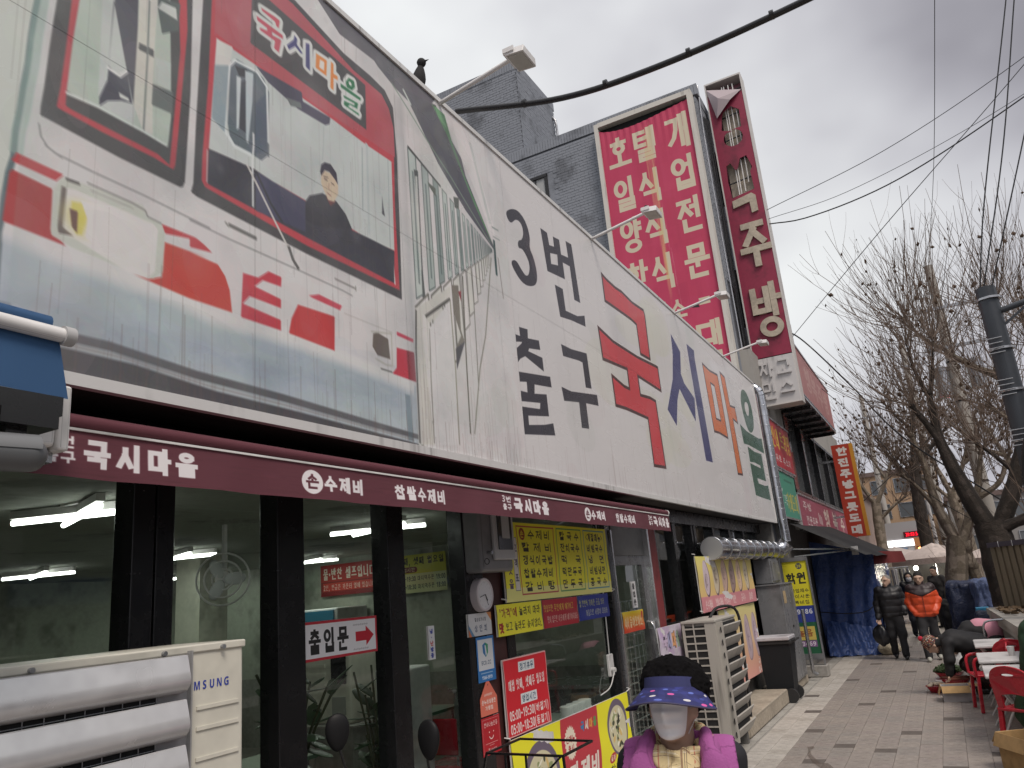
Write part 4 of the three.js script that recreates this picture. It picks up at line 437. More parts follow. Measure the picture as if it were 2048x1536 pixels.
  const greyL = std([0.54, 0.53, 0.53], 0.6); const low = (ch, x, y, w, h) => { const s = syllable(ch), out = []; for (const l of s) if (!l.c) for (let k = 0; k + 3 < l.length; k += 2) out.push(bar([x + l[k] * w, y + (1 - l[k + 1]) * h, 16.735 - 0.002 * (lift % 9)], [x + l[k + 2] * w, y + (1 - l[k + 3]) * h, 16.735 - 0.002 * (lift++ % 9)], 0.05, 0.04)); part(ts, 'letter', out, greyL); }; low('자', -2.7, 5.88, 0.3, 0.36); low('고', -2.33, 5.88, 0.3, 0.36); low('민', -2.7, 5.4, 0.3, 0.38); low('스', -2.33, 5.44, 0.3, 0.36);
  part(ts, 'bracket', [box(-2.9, -2.8, 10.2, 11.5, 16.85, 17.1), box(-2.9, -2.8, 7.2, 8.5, 16.85, 17.1)], M.blackMatte);
  const cb = thing('cable_bundle', 'bundle of black cables running down beside the magenta box sign', 'cables', [-2.84, 5, 16.4]); for (let i = 0; i < 7; i++) part(cb, 'cable', tube([[-2.86 + i * 0.012, 12.2, 16.35 + i * 0.05], [-2.84 + 0.03 * Math.sin(i * 2), 9.5, 16.3 + i * 0.06], [-2.86 + 0.03 * Math.cos(i), 7.5, 16.34 + i * 0.05], [-2.85, 5.6, 16.3 + i * 0.07]], 0.011, 5), M.black);
}
// ---------- inside the shop ----------
{
  const glow = std([0.9, 0.92, 0.9], 0.4, 0, { emissive: new THREE.Color(1, 1, 0.95), emissiveIntensity: 4 });
  const spots = [[-4.5, 2.9, 'x'], [-4.5, 5.75, 'x'], [-7.1, 5.65, 'p'], [-9.1, 5.4, 'x'], [-9.9, 8.3, 'x'], [-7.75, 8.3, 'p'], [-7.1, 2.6, 'x']];
  const where = ['nearest the awning arm by the big corner pane', 'nearest the wall with the yellow notice', 'in the middle of the room', 'by the back wall', 'in the far corner of the room', 'nearest the red banner', 'in the row behind the corner pane'];
  spots.forEach(([x, f], i) => {
    const t = thing('ceiling_lamp', 'crossed fluorescent tubes on the shop ceiling ' + where[i], 'lamp', [x, 2.6, f], 'crossed fluorescent lamps on the ceiling');
    for (const s of [-1, 1]) { const a = [x - 0.42, 2.585, f + 0.16 * s], b = [x + 0.42, 2.585, f - 0.16 * s]; part(t, 'tube', cyl(a, b, 0.017, 0.017, 10), glow); part(t, 'batten', bar([a[0], 2.63, a[2]], [b[0], 2.63 + s * 0.003, b[2]], 0.05, 0.045), M.white); }
    part(t, 'canopy', box(x - 0.08, x + 0.08, 2.648, 2.66, f - 0.08, f + 0.08), M.white);
    const l = new THREE.RectAreaLight(0xf6fff0, 3.4, 0.84, 0.3); l.position.set(0, -0.04, 0); l.rotation.x = -Math.PI / 2; t.add(l);
  });
  const tb = (x, f, label) => { const t = thing('dining_table', label, 'table', [x, 0.03, f], 'dining tables inside the shop'); part(t, 'top', box(x - 0.3, x + 0.3, 0.7, 0.735, f - 0.55, f + 0.55, 0.012), std([0.5, 0.56, 0.48], 0.25)); part(t, 'edge_band', [box(x - 0.31, x + 0.31, 0.7, 0.73, f - 0.56, f - 0.552), box(x + 0.302, x + 0.31, 0.7, 0.73, f - 0.55, f + 0.55)], std([0.06, 0.13, 0.08], 0.4)); for (const [a, b] of [[-1, -1], [1, -1], [1, 1], [-1, 1]]) part(t, 'leg', cyl([x + a * 0.25, 0.03, f + b * 0.48], [x + a * 0.25, 0.7, f + b * 0.48], 0.016), M.steel); };
  tb(-3.75, 3.7, 'pale green dining table just behind the entrance arrow sign'); tb(-5.4, 5.0, 'pale green dining table in the middle of the room'); tb(-3.8, 6.9, 'pale green dining table behind the paper cup stacks'); tb(-5.6, 7.6, 'pale green dining table under the yellow notice'); tb(-7.6, 4.0, 'pale green dining table at the back of the room');
  const ch = (x, f, s, label) => { const t = thing('dining_chair', label, 'chair', [x, 0.03, f], 'red dining chairs inside the shop'); part(t, 'seat', box(x - 0.2, x + 0.2, 0.43, 0.46, f - 0.2, f + 0.2, 0.012), M.redPlastic); part(t, 'backrest', box(x - 0.2, x + 0.2, 0.55, 0.86, f + s * 0.19, f + s * 0.215, 0.01), M.redPlastic); for (const [a, b] of [[-1, -1], [1, -1], [1, 1], [-1, 1]]) part(t, 'leg', cyl([x + a * 0.18, 0.03, f + b * 0.18], [x + a * 0.17, b === s ? 0.6 : 0.43, f + b * 0.17], 0.012), M.steel); };
  ch(-4.3, 3.3, -1, 'red chair left of the table by the entrance arrow sign'); ch(-4.3, 4.1, 1, 'red chair by the coffee machine end of the window table'); ch(-5.9, 4.4, -1, 'red chair at the middle table near the pillar'); ch(-5.2, 5.8, 1, 'red chair at the far end of the middle table'); ch(-4.4, 6.6, -1, 'red chair behind the plant pot window');
  // coffee machine on a cupboard, water cooler
  const cm = thing('coffee_machine', 'cream coffee vending machine standing on a grey cupboard', 'machine', [-5.35, 0.03, 5.9]);
  part(cm, 'cabinet', box(-5.75, -5.0, 0.9, 1.55, 5.9, 6.3, 0.03), M.cream); part(cm, 'panel', box(-5.22, -5.05, 1.25, 1.5, 5.885, 5.9), M.black); part(cm, 'dispenser', box(-5.22, -5.06, 0.98, 1.14, 5.885, 5.9, 0.005), std([0.3, 0.3, 0.28], 0.6)); for (let i = 0; i < 6; i++) part(cm, 'louvre', box(-5.7, -5.3, 1.0 + i * 0.08, 1.03 + i * 0.08, 5.89, 5.9), M.cream);
  const cp = thing('cupboard', 'grey cupboard under the coffee machine', 'cupboard', [-5.4, 0.03, 5.9]); part(cp, 'carcass', box(-5.85, -4.95, 0.03, 0.88, 5.85, 6.35), std([0.3, 0.3, 0.27], 0.6, 0, { map: G_mottle })); part(cp, 'top', box(-5.9, -4.92, 0.88, 0.9, 5.82, 6.38), M.concrete); part(cp, 'door', box(-5.8, -5.4, 0.1, 0.82, 5.835, 5.85), std([0.34, 0.33, 0.3], 0.6));
  const wc = thing('water_cooler', 'tall white water cooler beside the coffee machine', 'water cooler', [-4.6, 0.03, 6.1]); part(wc, 'body', box(-4.8, -4.42, 0.03, 1.35, 6.0, 6.35, 0.02), M.white); part(wc, 'tap_recess', box(-4.75, -4.47, 0.9, 1.1, 5.99, 6.0), std([0.2, 0.2, 0.2], 0.6)); part(wc, 'door', box(-4.78, -4.44, 0.1, 0.8, 5.985, 6.0, 0.005), M.cream);
  const fr = thing('fridge', 'tall display fridge with a blue top panel against the end wall', 'fridge', [-7.75, 0.03, 8.8]); part(fr, 'body', box(-8.1, -7.4, 0.03, 1.95, 8.5, 9.15, 0.02), M.white); part(fr, 'top_panel', box(-8.05, -7.45, 1.7, 1.92, 8.47, 8.5), std([0.05, 0.22, 0.35], 0.4)); part(fr, 'glass_door', box(-8.03, -7.47, 0.3, 1.66, 8.47, 8.5), std([0.03, 0.035, 0.035], 0.1));
  const st = thing('counter', 'steel kitchen counter behind the potted plant', 'counter', [-4.0, 0.03, 8.3]); part(st, 'body', box(-5.2, -3.2, 0.03, 0.9, 7.9, 8.6), M.steel); part(st, 'top', box(-5.25, -3.2, 0.9, 0.94, 7.85, 8.65), M.alu); part(st, 'dish_rack', [box(-5.0, -4.5, 0.94, 1.25, 8.0, 8.4, 0.02)], M.steel);
  const cb = solo('control_box', 'grey control box with yellow sticker on the far wall', 'box', [box(-4.15, -3.75, 1.55, 2.0, 9.05, 9.18, 0.01)], M.steel); cb.name = numbered('control_box');
  // banner and notice on the end wall
  { const c = canvas(512, 230, '#a32a2a'); c.fillStyle = '#7d1f22'; c.fillRect(0, 125, 512, 105); c.fillStyle = '#b8362f'; c.fillRect(20, 135, 472, 60); text(c, '물·반찬 셀프입니다', 20, 22, 472, 92, '#d8cfc0', 0.17); text(c, '2인, 현금은 카운터 옆에 있습니다', 24, 145, 464, 44, '#d3bdb0', 0.12); solo('banner', 'red banner with white letters on the end wall inside the shop', 'banner', quad([[-8.25, 2.12, 9.13], [-7.18, 2.12, 9.13], [-7.18, 2.57, 9.13], [-8.25, 2.57, 9.13]]), print(c), true); }
  { const c = canvas(512, 340, '#c9c544'); c.fillStyle = '#d6d7a0'; c.fillRect(0, 170, 512, 170); text(c, '첫째, 셋째 월요일', 16, 20, 480, 74, '#2e2b26', 0.13); c.fillStyle = '#6b2a26'; c.beginPath(); c.roundRect(10, 108, 210, 52, 24); c.fill(); text(c, '영업시간', 28, 116, 170, 36, '#d8cfa5', 0.12); text(c, '5:00~19:30 마지막주문 19:00', 10, 190, 490, 46, '#2b3a40', 0.11); text(c, '5:00~18:30 마지막주문 18:00', 10, 262, 490, 46, '#2b3a40', 0.11); solo('notice', 'yellow opening hours notice on the end wall inside the shop', 'notice', quad([[-6.85, 2.05, 9.13], [-6.0, 2.05, 9.13], [-6.0, 2.57, 9.13], [-6.85, 2.57, 9.13]]), print(c), true); }
  // wall fan
  { const t = thing('wall_fan', 'white wall fan on the pale interior pillar', 'fan', [-7.5, 2.1, 6.5]); const P = [-5.0, 2.22, 4.42]; t.position.copy(V(...P)); const ring = (r) => { const g = new THREE.TorusGeometry(r, 0.008, 6, 28); g.rotateY(0.7); g.translate(P[0], P[1], -P[2]); return g; }; part(t, 'cage', [ring(0.2), ring(0.14), ring(0.08)], M.white); part(t, 'motor', cyl(P, [P[0] - 0.12, P[1] + 0.02, P[2] + 0.12], 0.06, 0.05), M.white); part(t, 'mount', [bar([P[0] - 0.1, P[1], P[2] + 0.1], [P[0] - 0.1, 2.66, P[2] + 0.1], 0.03)], M.white); for (let i = 0; i < 3; i++) { const g = new THREE.SphereGeometry(0.085, 10, 6); g.scale(1, 0.6, 0.12); g.translate(0.09, 0, 0); g.rotateZ(i * 2.094); g.rotateY(0.7); g.translate(P[0], P[1], -P[2]); part(t, 'blade', g, std([0.5, 0.52, 0.52], 0.4)); } t.userData.label = 'white fan hanging from the ceiling behind the glass'; }
  // plants
  const leafM = std([0.035, 0.07, 0.03], 0.45, 0, { side: THREE.DoubleSide });
  const plant = (x, f, y0, h, n, label, pot, potM, spread) => { seed(x * 1000 | 0); const t = thing('potted_plant', label, 'plant', [x, y0, f], 'potted plants behind the glass'); const lathe = new THREE.LatheGeometry([[0.001, 0], [pot * 0.75, 0], [pot, pot * 1.9], [pot * 1.06, pot * 1.9], [pot * 1.06, pot * 2.1], [pot * 0.92, pot * 2.1], [pot * 0.9, pot * 1.8], [0.001, pot * 1.8]].map((p) => new THREE.Vector2(...p)), 20); lathe.translate(x, y0, -f); part(t, 'pot', lathe, potM); const stems = []; for (let i = 0; i < n; i++) { const a = rr(0, 6.28), hh = h * rr(0.6, 1), ex = x + Math.cos(a) * spread * rr(0.4, 1), ef = f + Math.sin(a) * spread * rr(0.4, 1), b = y0 + pot * 1.8; stems.push(tube([[x, b, f], [lerp(x, ex, 0.4), b + hh * 0.55, lerp(f, ef, 0.4)], [ex, b + hh, ef]], 0.008, 5, 6)); for (let k = 0; k < 7; k++) { const q = rr(0.35, 1), g = new THREE.SphereGeometry(1, 8, 5), L = rr(0.05, 0.1); g.scale(L, 0.006, L * 0.5); g.translate(L, 0, 0); g.rotateZ(rr(-0.4, 0.9)); g.rotateY(rr(0, 6.28)); g.translate(lerp(x, ex, q * q), b + hh * q, -lerp(f, ef, q * q)); part(t, 'leaf', g, leafM); } } part(t, 'stem', stems, std([0.05, 0.06, 0.025], 0.7)); };
  plant(-3.6, 4.55, 0.03, 1.25, 8, 'tall dark rubber plant in a white pot', 0.17, M.white, 0.26); plant(-3.42, 3.55, 0.735, 0.75, 6, 'slim leafy plant on the table by the entrance arrow sign', 0.1, M.white, 0.35); plant(-3.3, 6.0, 0.62, 0.3, 4, 'small plant in a brown plastic pot in the menu window', 0.15, std([0.16, 0.075, 0.05], 0.5), 0.12);
  const sh = thing('window_shelf', 'low shelf inside the menu window', 'shelf', [-3.3, 0.03, 6.4]); part(sh, 'board', box(-3.6, -3.06, 0.58, 0.62, 5.4, 7.3), M.steel); for (const f of [5.45, 7.25]) part(sh, 'leg', box(-3.56, -3.5, 0.03, 0.58, f - 0.02, f + 0.02), M.steel);
  for (let i = 0; i < 4; i++) { const f = 6.62 + i * 0.13, g = new THREE.LatheGeometry((() => { const p = [[0.001, 0]]; for (let k = 0; k < 12; k++) p.push([0.045 + k * 0.0012, k * 0.025], [0.052 + k * 0.0012, k * 0.025 + 0.02]); p.push([0.055, 0.3], [0.001, 0.3]); return p; })().map((p) => new THREE.Vector2(...p)), 16); g.translate(-3.18, 0.62, -f); solo('cup_stack', 'stack of white paper cups in the menu window', 'cups', g, M.white, false, 'paper cup stacks in the menu window'); }
  { const t = thing('power_socket', 'white power strip hanging on the window post', 'socket', [-2.92, 1.05, 7.3]); part(t, 'body', box(-3.0, -2.97, 1.08, 1.28, 7.2, 7.32, 0.01), M.white); part(t, 'plug', cyl([-2.97, 1.14, 7.24], [-2.93, 1.14, 7.24], 0.022), M.white); part(t, 'cord', [tube([[-2.94, 1.14, 7.24], [-2.95, 1.0, 7.1], [-3.0, 0.95, 6.98]], 0.006, 5), tube([[-2.985, 1.28, 7.26], [-2.985, 1.7, 7.28], [-2.985, 2.5, 7.3]], 0.006, 5)], M.white); }
}
// ---------- posters, notices and stickers on the front ----------
function poster(name, label, cat, f0, f1, y0, y1, x, ctx, o = {}) {
  const wv = o.wave ?? 0.003, t = o.thick ?? 0.004, pts = [[x, y0, f0], [x, y0, f1], [x, y1, f1], [x, y1, f0]], th = thing(name, label, cat, [x, y0, (f0 + f1) / 2]);
  part(th, 'printed_face', quad(pts, 24, 10, (u, v) => wv * (Math.sin(u * 9 + v * 3) + 0.6 * Math.sin(v * 11 + u * 5))), print(ctx, o.rough ?? 0.5), true);
  if (o.frame) part(th, 'frame', [box(x - 0.012, x + 0.006, y0 - 0.012, y0, f0 - 0.012, f1 + 0.012), box(x - 0.012, x + 0.006, y1, y1 + 0.012, f0 - 0.012, f1 + 0.012), box(x - 0.012, x + 0.006, y0, y1, f0 - 0.012, f0), box(x - 0.012, x + 0.006, y0, y1, f1, f1 + 0.012)], o.frame);
  else part(th, 'backing', box(x - t - 0.012, x - 0.008, y0, y1, f0, f1), M.white);
  if (o.ties) for (const [f, y] of [[f0, y1], [f1, y1], [f1, y0], [f0, y0]]) part(th, 'tie', tube([[x - 0.01, y, f], [x + 0.012, y + 0.02, f + (f === f0 ? -0.03 : 0.03)], [x - 0.02, y + 0.03, f + (f === f0 ? -0.05 : 0.05)]], 0.005, 5), M.white);
  return th;
}
{
  const K = '#2b2823', Y = '#efe83c';
  { const W = 1024, H = 300, c = canvas(W, H, Y); c.fillStyle = '#eae790'; c.fillRect(0, 250, W, 50); const cols = [[120, 320, '#b8434a', ['손수제비', '칼 제 비', '갱식이국밥', '찹쌀수제비', '갈 비 탕']], [468, 250, '#5a9a5a', ['칼 국 수', '잔치국수', '떡   국', '떡만두국', '만 두 국']], [750, 245, '#4a8fae', ['<계절메뉴>', '비빔국수', '냉   면', '비빔냉면', '콩 국 수']]]; for (const [x, w, col2, rows] of cols) { c.strokeStyle = col2; c.lineWidth = 5; c.strokeRect(x, 14, w, 262); rows.forEach((r, i) => { if (x === 120 && i === 0) { c.fillStyle = '#9c3f2c'; c.beginPath(); c.arc(x + 42, 44, 24, 0, 7); c.fill(); text(c, '손', x + 26, 28, 32, 32, Y, 0.12, 0); text(c, '수제비', x + 84, 24, w - 110, 40, K, 0.13, 0.2); } else text(c, r, x + 24, 24 + i * 51, w - 48, 40, K, 0.13, r.includes(' ') ? 0.05 : 0.16); }); } c.fillStyle = '#ddd8d2'; c.fillRect(72, 60, 36, 200); c.strokeStyle = '#555'; c.lineWidth = 2; c.strokeRect(72, 60, 36, 200); '고객표'.split('').forEach((q, i) => letter((c.strokeStyle = c.fillStyle = '#4b4a63', c), q, 76, 84 + i * 56, 28, 34, 4)); '의맛을'.split('').forEach((q, i) => letter((c.strokeStyle = c.fillStyle = '#5b4a63', c), q, 22, 110 + i * 52, 38, 40, 5)); poster('menu_banner', 'wide yellow banner listing the dishes in black with three boxed columns', 'banner', 5.2, 7.31, 1.85, 2.45, -2.9, c, { ties: true, wave: 0.004 }); }
  { const c = canvas(420, 140, Y); text(c, '"가격"에', 20, 16, 160, 46, '#9a4a2c', 0.13); text(c, '놀라지 마라', 196, 16, 208, 44, K, 0.12); text(c, '맛', 6, 80, 46, 50, '#a52c2c', 0.2); text(c, '보고 놀라도 늦지않다.', 66, 80, 344, 44, K, 0.12); poster('price_strip', 'yellow slogan strip under the menu banner', 'sign', 5.04, 5.765, 1.62, 1.84, -2.905, c); }
  { const c = canvas(400, 130, '#ad2b38'); text(c, '맛있으면 주인에게 얘기하고', 10, 22, 340, 36, '#d8c94e', 0.11); text(c, '맛이 없으면 이웃에게 얘기하지마라', 40, 74, 350, 36, '#e0d9c8', 0.1); poster('red_strip', 'red slogan strip under the menu banner', 'sign', 5.775, 6.465, 1.62, 1.84, -2.904, c); }
  { const c = canvas(400, 125, '#27378c'); text(c, '월 한번씩 가까운 곳을 보라', 10, 20, 330, 38, '#cfd06a', 0.1); text(c, '마음으로 사랑이 되리라', 90, 72, 280, 36, '#d3d6b4', 0.1); poster('blue_strip', 'blue slogan strip under the menu banner', 'sign', 6.475, 7.19, 1.63, 1.84, -2.903, c); }
  { const c = canvas(420, 320, '#cf2330'); c.strokeStyle = '#d9b8b4'; c.lineWidth = 4; c.strokeRect(3, 3, 414, 314); const tag = (s, y) => { c.fillStyle = '#d8dde0'; c.fillRect(140, y, 150, 44); text(c, s, 150, y + 6, 130, 32, '#2c4a63', 0.11); }; tag('정기휴무', 22); text(c, '매월 첫째, 셋째주 월요일', 30, 88, 360, 50, '#e6dcd8', 0.15); tag('영업시간', 158); text(c, '05:00~19:30(하절기)', 22, 214, 376, 42, '#e6dcd8', 0.13); text(c, '05:00~18:30(동절기)', 22, 268, 376, 42, '#e6dcd8', 0.13); poster('hours_notice', 'red opening hours notice with white letters in the menu window', 'notice', 5.06, 5.75, 0.94, 1.46, -2.9, c); }
  { const W = 1024, H = 290, c = canvas(W, H, '#ece62f'), R = W / 2.29; const bowl = (cx, cy, r, sd) => { seed(sd); c.fillStyle = '#6d6274'; c.beginPath(); c.ellipse(cx, cy, r, r * 0.98, 0, 0, 7); c.fill(); c.fillStyle = '#cfc9a8'; c.beginPath(); c.ellipse(cx, cy + 8, r * 0.86, r * 0.82, 0, 0, 7); c.fill(); for (let i = 0; i < 46; i++) { const a = rr(0, 6.28), q = rr(0, r * 0.7); c.fillStyle = ['#3a3a34', '#e0dcc0', '#d4b878', '#8f9a6a', '#e8e4d0', '#4b4f3a'][i % 6]; c.beginPath(); c.ellipse(cx + Math.cos(a) * q, cy + 8 + Math.sin(a) * q, rr(5, 22), rr(4, 12), rr(0, 3), 0, 7); c.fill(); } }; bowl(190, 175, 140, 4); c.fillStyle = '#bf3a46'; c.fillRect(0.8 * R, 0, 0.72 * R, H); bowl(880, 118, 112, 9); c.fillStyle = '#e6dcc8'; c.beginPath(); for (let i = 0; i < 44; i++) { const q = i % 2 ? 62 : 52, a = i / 44 * 6.283; c.lineTo(430 + q * 0.8 * Math.cos(a), 92 + q * Math.sin(a)); } c.fill(); text(c, '신메뉴', 392, 66, 76, 26, '#a8262e', 0.13); text(c, '출시', 404, 98, 52, 26, '#a8262e', 0.13); [['국', '#3a7fb0'], ['시', '#e7e2d2'], ['마', '#dd9a4a'], ['을', '#5a9a5a']].forEach(([q, k2], i) => letter((c.strokeStyle = c.fillStyle = k2, c), q, 520 + i * 38, 34, 34, 40, 7)); text(c, '라제비', 400, 160, 270, 82, '#e9dfd6', 0.17); text(c, '(라면+수제비)', 470, 252, 200, 32, '#d8c840', 0.12); c.fillStyle = '#b9353a'; c.beginPath(); c.ellipse(790, 222, 34, 18, -0.2, 0, 7); c.fill(); text(c, '들깨', 768, 210, 46, 24, '#e8dcc8', 0.12); text(c, '찹쌀수제비', 760, 246, 250, 38, '#3a4020', 0.12); poster('food_banner', 'yellow and red banner with two soup bowls along the window sill', 'banner', 5.05, 7.34, 0.32, 0.93, -2.88, c, { ties: true, wave: 0.006 }); }
  { const c = canvas(640, 200, '#e6e6e9'); c.strokeStyle = '#bb2a38'; c.lineWidth = 14; c.strokeRect(7, 7, 626, 186); text(c, '출입문', 70, 34, 330, 138, '#1d1c1e', 0.16, 0.12); poly(c, [450, 78, 540, 78, 540, 50, 610, 104, 540, 158, 540, 130, 450, 130], '#c01f33'); c.strokeStyle = '#8d8d92'; c.lineWidth = 2; for (const y of [40, 172]) { c.beginPath(); for (let i = 0; i < 30; i++) c.lineTo(430 + i * 4.4, y + Math.sin(i * 2.4) * 5); c.stroke(); } poster('entrance_sign', 'white entrance sign with red arrow and red border on the glass', 'sign', 3.09, 3.73, 1.66, 1.857, -2.955, c, { wave: 0.001, thick: 0.006 }); }
  { const c = canvas(60, 180, '#d6d8da'); ['냉', '·', '난', '방', '중'].forEach((q, i) => letter((c.strokeStyle = c.fillStyle = i === 2 ? '#b8323c' : '#2a3c9a', c), q, 14, 16 + i * 32, 32, 28, 5)); poster('small_notice', 'small white upright notice with blue letters on the glass', 'notice', 4.285, 4.355, 1.55, 1.756, -2.985, c, { wave: 0, thick: 0.002 }); }
  { const c = canvas(300, 150, '#cfd0d2'); poly(c, [0, 70, 0, 150, 70, 150], '#5b86a8'); poly(c, [0, 100, 0, 150, 36, 150], '#d07a4a'); poly(c, [240, 0, 300, 0, 300, 60], '#d08a52'); text(c, '밀성상가시장', 80, 28, 150, 28, '#3a3f49', 0.12); text(c, '상 인 회', 70, 76, 170, 50, '#3a4a6a', 0.12); poster('merchant_plate', 'white plate with blue and orange corners below the wall clock', 'sign', 4.68, 4.99, 1.65, 1.8, -2.925, c, { wave: 0 }); }
  { const c = canvas(240, 300, '#3173b4'); c.fillStyle = '#cfd2d6'; c.fillRect(18, 18, 204, 206); poly(c, [120, 40, 82, 56, 86, 110, 120, 140], '#2f6ea6'); poly(c, [120, 40, 158, 56, 154, 110, 120, 140], '#3a8f6a'); poly(c, [112, 60, 128, 60, 136, 120, 120, 130], '#cfd2d6'); text(c, 'ECO.CC', 54, 160, 132, 30, '#3c5570', 0.1); c.fillStyle = '#9db9d4'; c.fillRect(40, 240, 160, 6); text(c, '1566-5919', 50, 258, 140, 26, '#dfe6ee', 0.1); poster('eco_sticker', 'blue bordered sticker with a shield emblem', 'sticker', 4.76, 5.0, 1.345, 1.64, -2.926, c, { wave: 0 }); }
  { const t = thing('member_tag', 'salmon tag shaped sticker with white letters', 'sticker', [-2.93, 1.13, 4.875]); const sh = new THREE.Shape([[-0.115, 0], [0.115, 0], [0.115, 0.11], [0.02, 0.215], [-0.02, 0.215], [-0.115, 0.11]].map((p) => new THREE.Vector2(...p))); const g = new THREE.ShapeGeometry(sh), U = g.attributes.uv; for (let i = 0; i < U.count; i++) U.setXY(i, (g.attributes.position.getX(i) + 0.115) / 0.23, g.attributes.position.getY(i) / 0.215); g.rotateY(Math.PI / 2); g.translate(-2.926, 1.13, -4.875); const c = canvas(230, 215, '#d9735f'); text(c, '온누리상품권', 20, 112, 190, 32, '#eadfd8', 0.13); text(c, '가맹점', 60, 154, 110, 30, '#eadfd8', 0.13); c.strokeStyle = '#eadfd8'; c.lineWidth = 3; c.beginPath(); for (let i = 0; i < 24; i++) c.lineTo(60 + i * 4.6, 84 + Math.sin(i * 1.9) * 8); c.stroke(); c.fillStyle = '#8d4a3f'; c.beginPath(); c.arc(115, 22, 6, 0, 7); c.fill(); part(t, 'printed_face', g, print(c), true); const g2 = extr([[-0.117, -0.002], [0.117, -0.002], [0.117, 0.112], [0.02, 0.218], [-0.02, 0.218], [-0.117, 0.112]], 0.006); g2.rotateY(Math.PI / 2); g2.translate(-2.936, 1.13, -4.875); part(t, 'backing', g2, std([0.6, 0.2, 0.14], 0.5)); }
  { const c = canvas(240, 240, '#b3202b'); c.strokeStyle = '#d39a9a'; c.lineWidth = 2; c.strokeRect(14, 14, 212, 212); text(c, '천사나눔인증', 30, 30, 180, 34, '#e3d0cc', 0.11); c.strokeStyle = c.fillStyle = '#e8d8d2'; c.lineWidth = 7; c.beginPath(); c.arc(120, 112, 30, 0.5, 2.6); c.stroke(); c.beginPath(); c.arc(95, 98, 5, 0, 7); c.arc(150, 98, 5, 0, 7); c.fill(); c.fillStyle = '#d7a6a4'; c.fillRect(40, 166, 160, 3); c.fillRect(90, 180, 60, 3); text(c, 'Y', 70, 196, 20, 24, '#e8d8d2', 0.2); text(c, '나눔가게', 96, 200, 80, 18, '#e3d0cc', 0.12); poster('smile_plate', 'red plate with a smiling mouth and white letters', 'sign', 4.755, 5.0, 0.885, 1.12, -2.926, c, { wave: 0 }); }
  { const c = canvas(60, 190, '#d4d4d4'); ['출', '입', '문'].forEach((q, i) => letter((c.strokeStyle = c.fillStyle = '#2b2b2e', c), q, 12, 12 + i * 58, 36, 46, 7)); poster('door_notice', 'white upright notice with black letters on the shop door', 'notice', 7.98, 8.12, 1.66, 1.93, -2.95, c, { wave: 0, thick: 0.002 }); }
  { const c = canvas(400, 130, '#d6b52f'); for (let y = 0; y < 130; y++) { c.fillStyle = `rgb(${lerp(222, 205, y / 130)},${lerp(200, 60, y / 130)},${lerp(45, 40, y / 130)})`; c.fillRect(0, y, 400, 1); } text(c, '어서 들어오이소!', 24, 30, 340, 76, '#e8d8b0', 0.16); c.fillStyle = '#b0323a'; c.fillRect(356, 10, 30, 44); poster('door_banner', 'orange welcome banner across the shop door', 'banner', 7.5, 8.12, 1.44, 1.64, -2.9, c, { wave: 0.005 }); }
  { const W = 900, H = 195, c = canvas(W, H, '#d9c98a'); for (let y = 0; y < 195; y++) { c.fillStyle = `rgb(${lerp(222, 220, y / 195)},${lerp(212, 178, y / 195)},${lerp(120, 130, y / 195)})`; c.fillRect(0, y, W, 1); } c.fillStyle = '#cf8a90'; c.fillRect(0, 142, W, 53); [110, 250, 380, 500, 620, 760].forEach((x, i) => { seed(i + 40); c.save(); c.translate(x, 76); c.rotate(0.12); c.fillStyle = '#6b5560'; c.beginPath(); c.ellipse(4, 3, 44, 66, 0, 0, 7); c.fill(); c.fillStyle = ['#cdbcc4', '#d3c6ae', '#cdb0a2', '#a08a86', '#dcc0a8', '#cfc4ac'][i]; c.beginPath(); c.ellipse(0, 0, 40, 62, 0, 0, 7); c.fill(); for (let k = 0; k < 16; k++) { c.strokeStyle = `rgba(90,70,70,${rr(0.1, 0.4)})`; c.lineWidth = rr(1, 5); c.beginPath(); c.ellipse(rr(-10, 10), rr(-14, 18), rr(4, 24), rr(8, 34), rr(-0.3, 0.3), rr(0, 3), rr(3, 6)); c.stroke(); } c.restore(); }); ['손수제비', '찹쌀수제비', '잔치국수', '냉면', '콩국수', '갈비탕'].forEach((q, i) => text(c, q, 46 + i * 142, 152, q.length * 24, 34, '#ead6d2', 0.13)); poster('dish_banner', 'faded banner with six oval dishes and a pink strip on the side wall', 'banner', 9.85, 13.05, 1.48, 2.17, -2.75, c, { wave: 0.006, ties: true }); }
  { const W = 500, H = 260, c = canvas(W, H, '#d9cf94'); for (let y = 0; y < 260; y++) { c.fillStyle = `rgb(${lerp(216, 220, y / 260)},${lerp(208, 160, y / 260)},${lerp(140, 150, y / 260)})`; c.fillRect(0, y, W, 1); } [330, 445].forEach((x, i) => { c.fillStyle = '#8d7a86'; c.beginPath(); c.ellipse(x + 3, 118, 40, 84, 0, 0, 7); c.fill(); c.fillStyle = '#bba9b2'; c.beginPath(); c.ellipse(x, 116, 36, 80, 0, 0, 7); c.fill(); seed(i + 3); for (let k = 0; k < 20; k++) { c.strokeStyle = `rgba(110,90,110,${rr(0.15, 0.45)})`; c.lineWidth = rr(1, 4); c.beginPath(); c.ellipse(x + rr(-10, 10), 116 + rr(-20, 24), rr(4, 22), rr(10, 48), 0, rr(0, 3), rr(3, 6)); c.stroke(); } }); text(c, '국수', 420, 206, 60, 26, '#f0dcd8', 0.13); text(c, '칼국수', 410, 234, 70, 24, '#f0dcd8', 0.13); poster('noodle_banner', 'faded pink and yellow banner with two oval dishes below the dish banner', 'banner', 10.7, 12.95, 0.45, 1.46, -2.78, c, { wave: 0.006 }); }
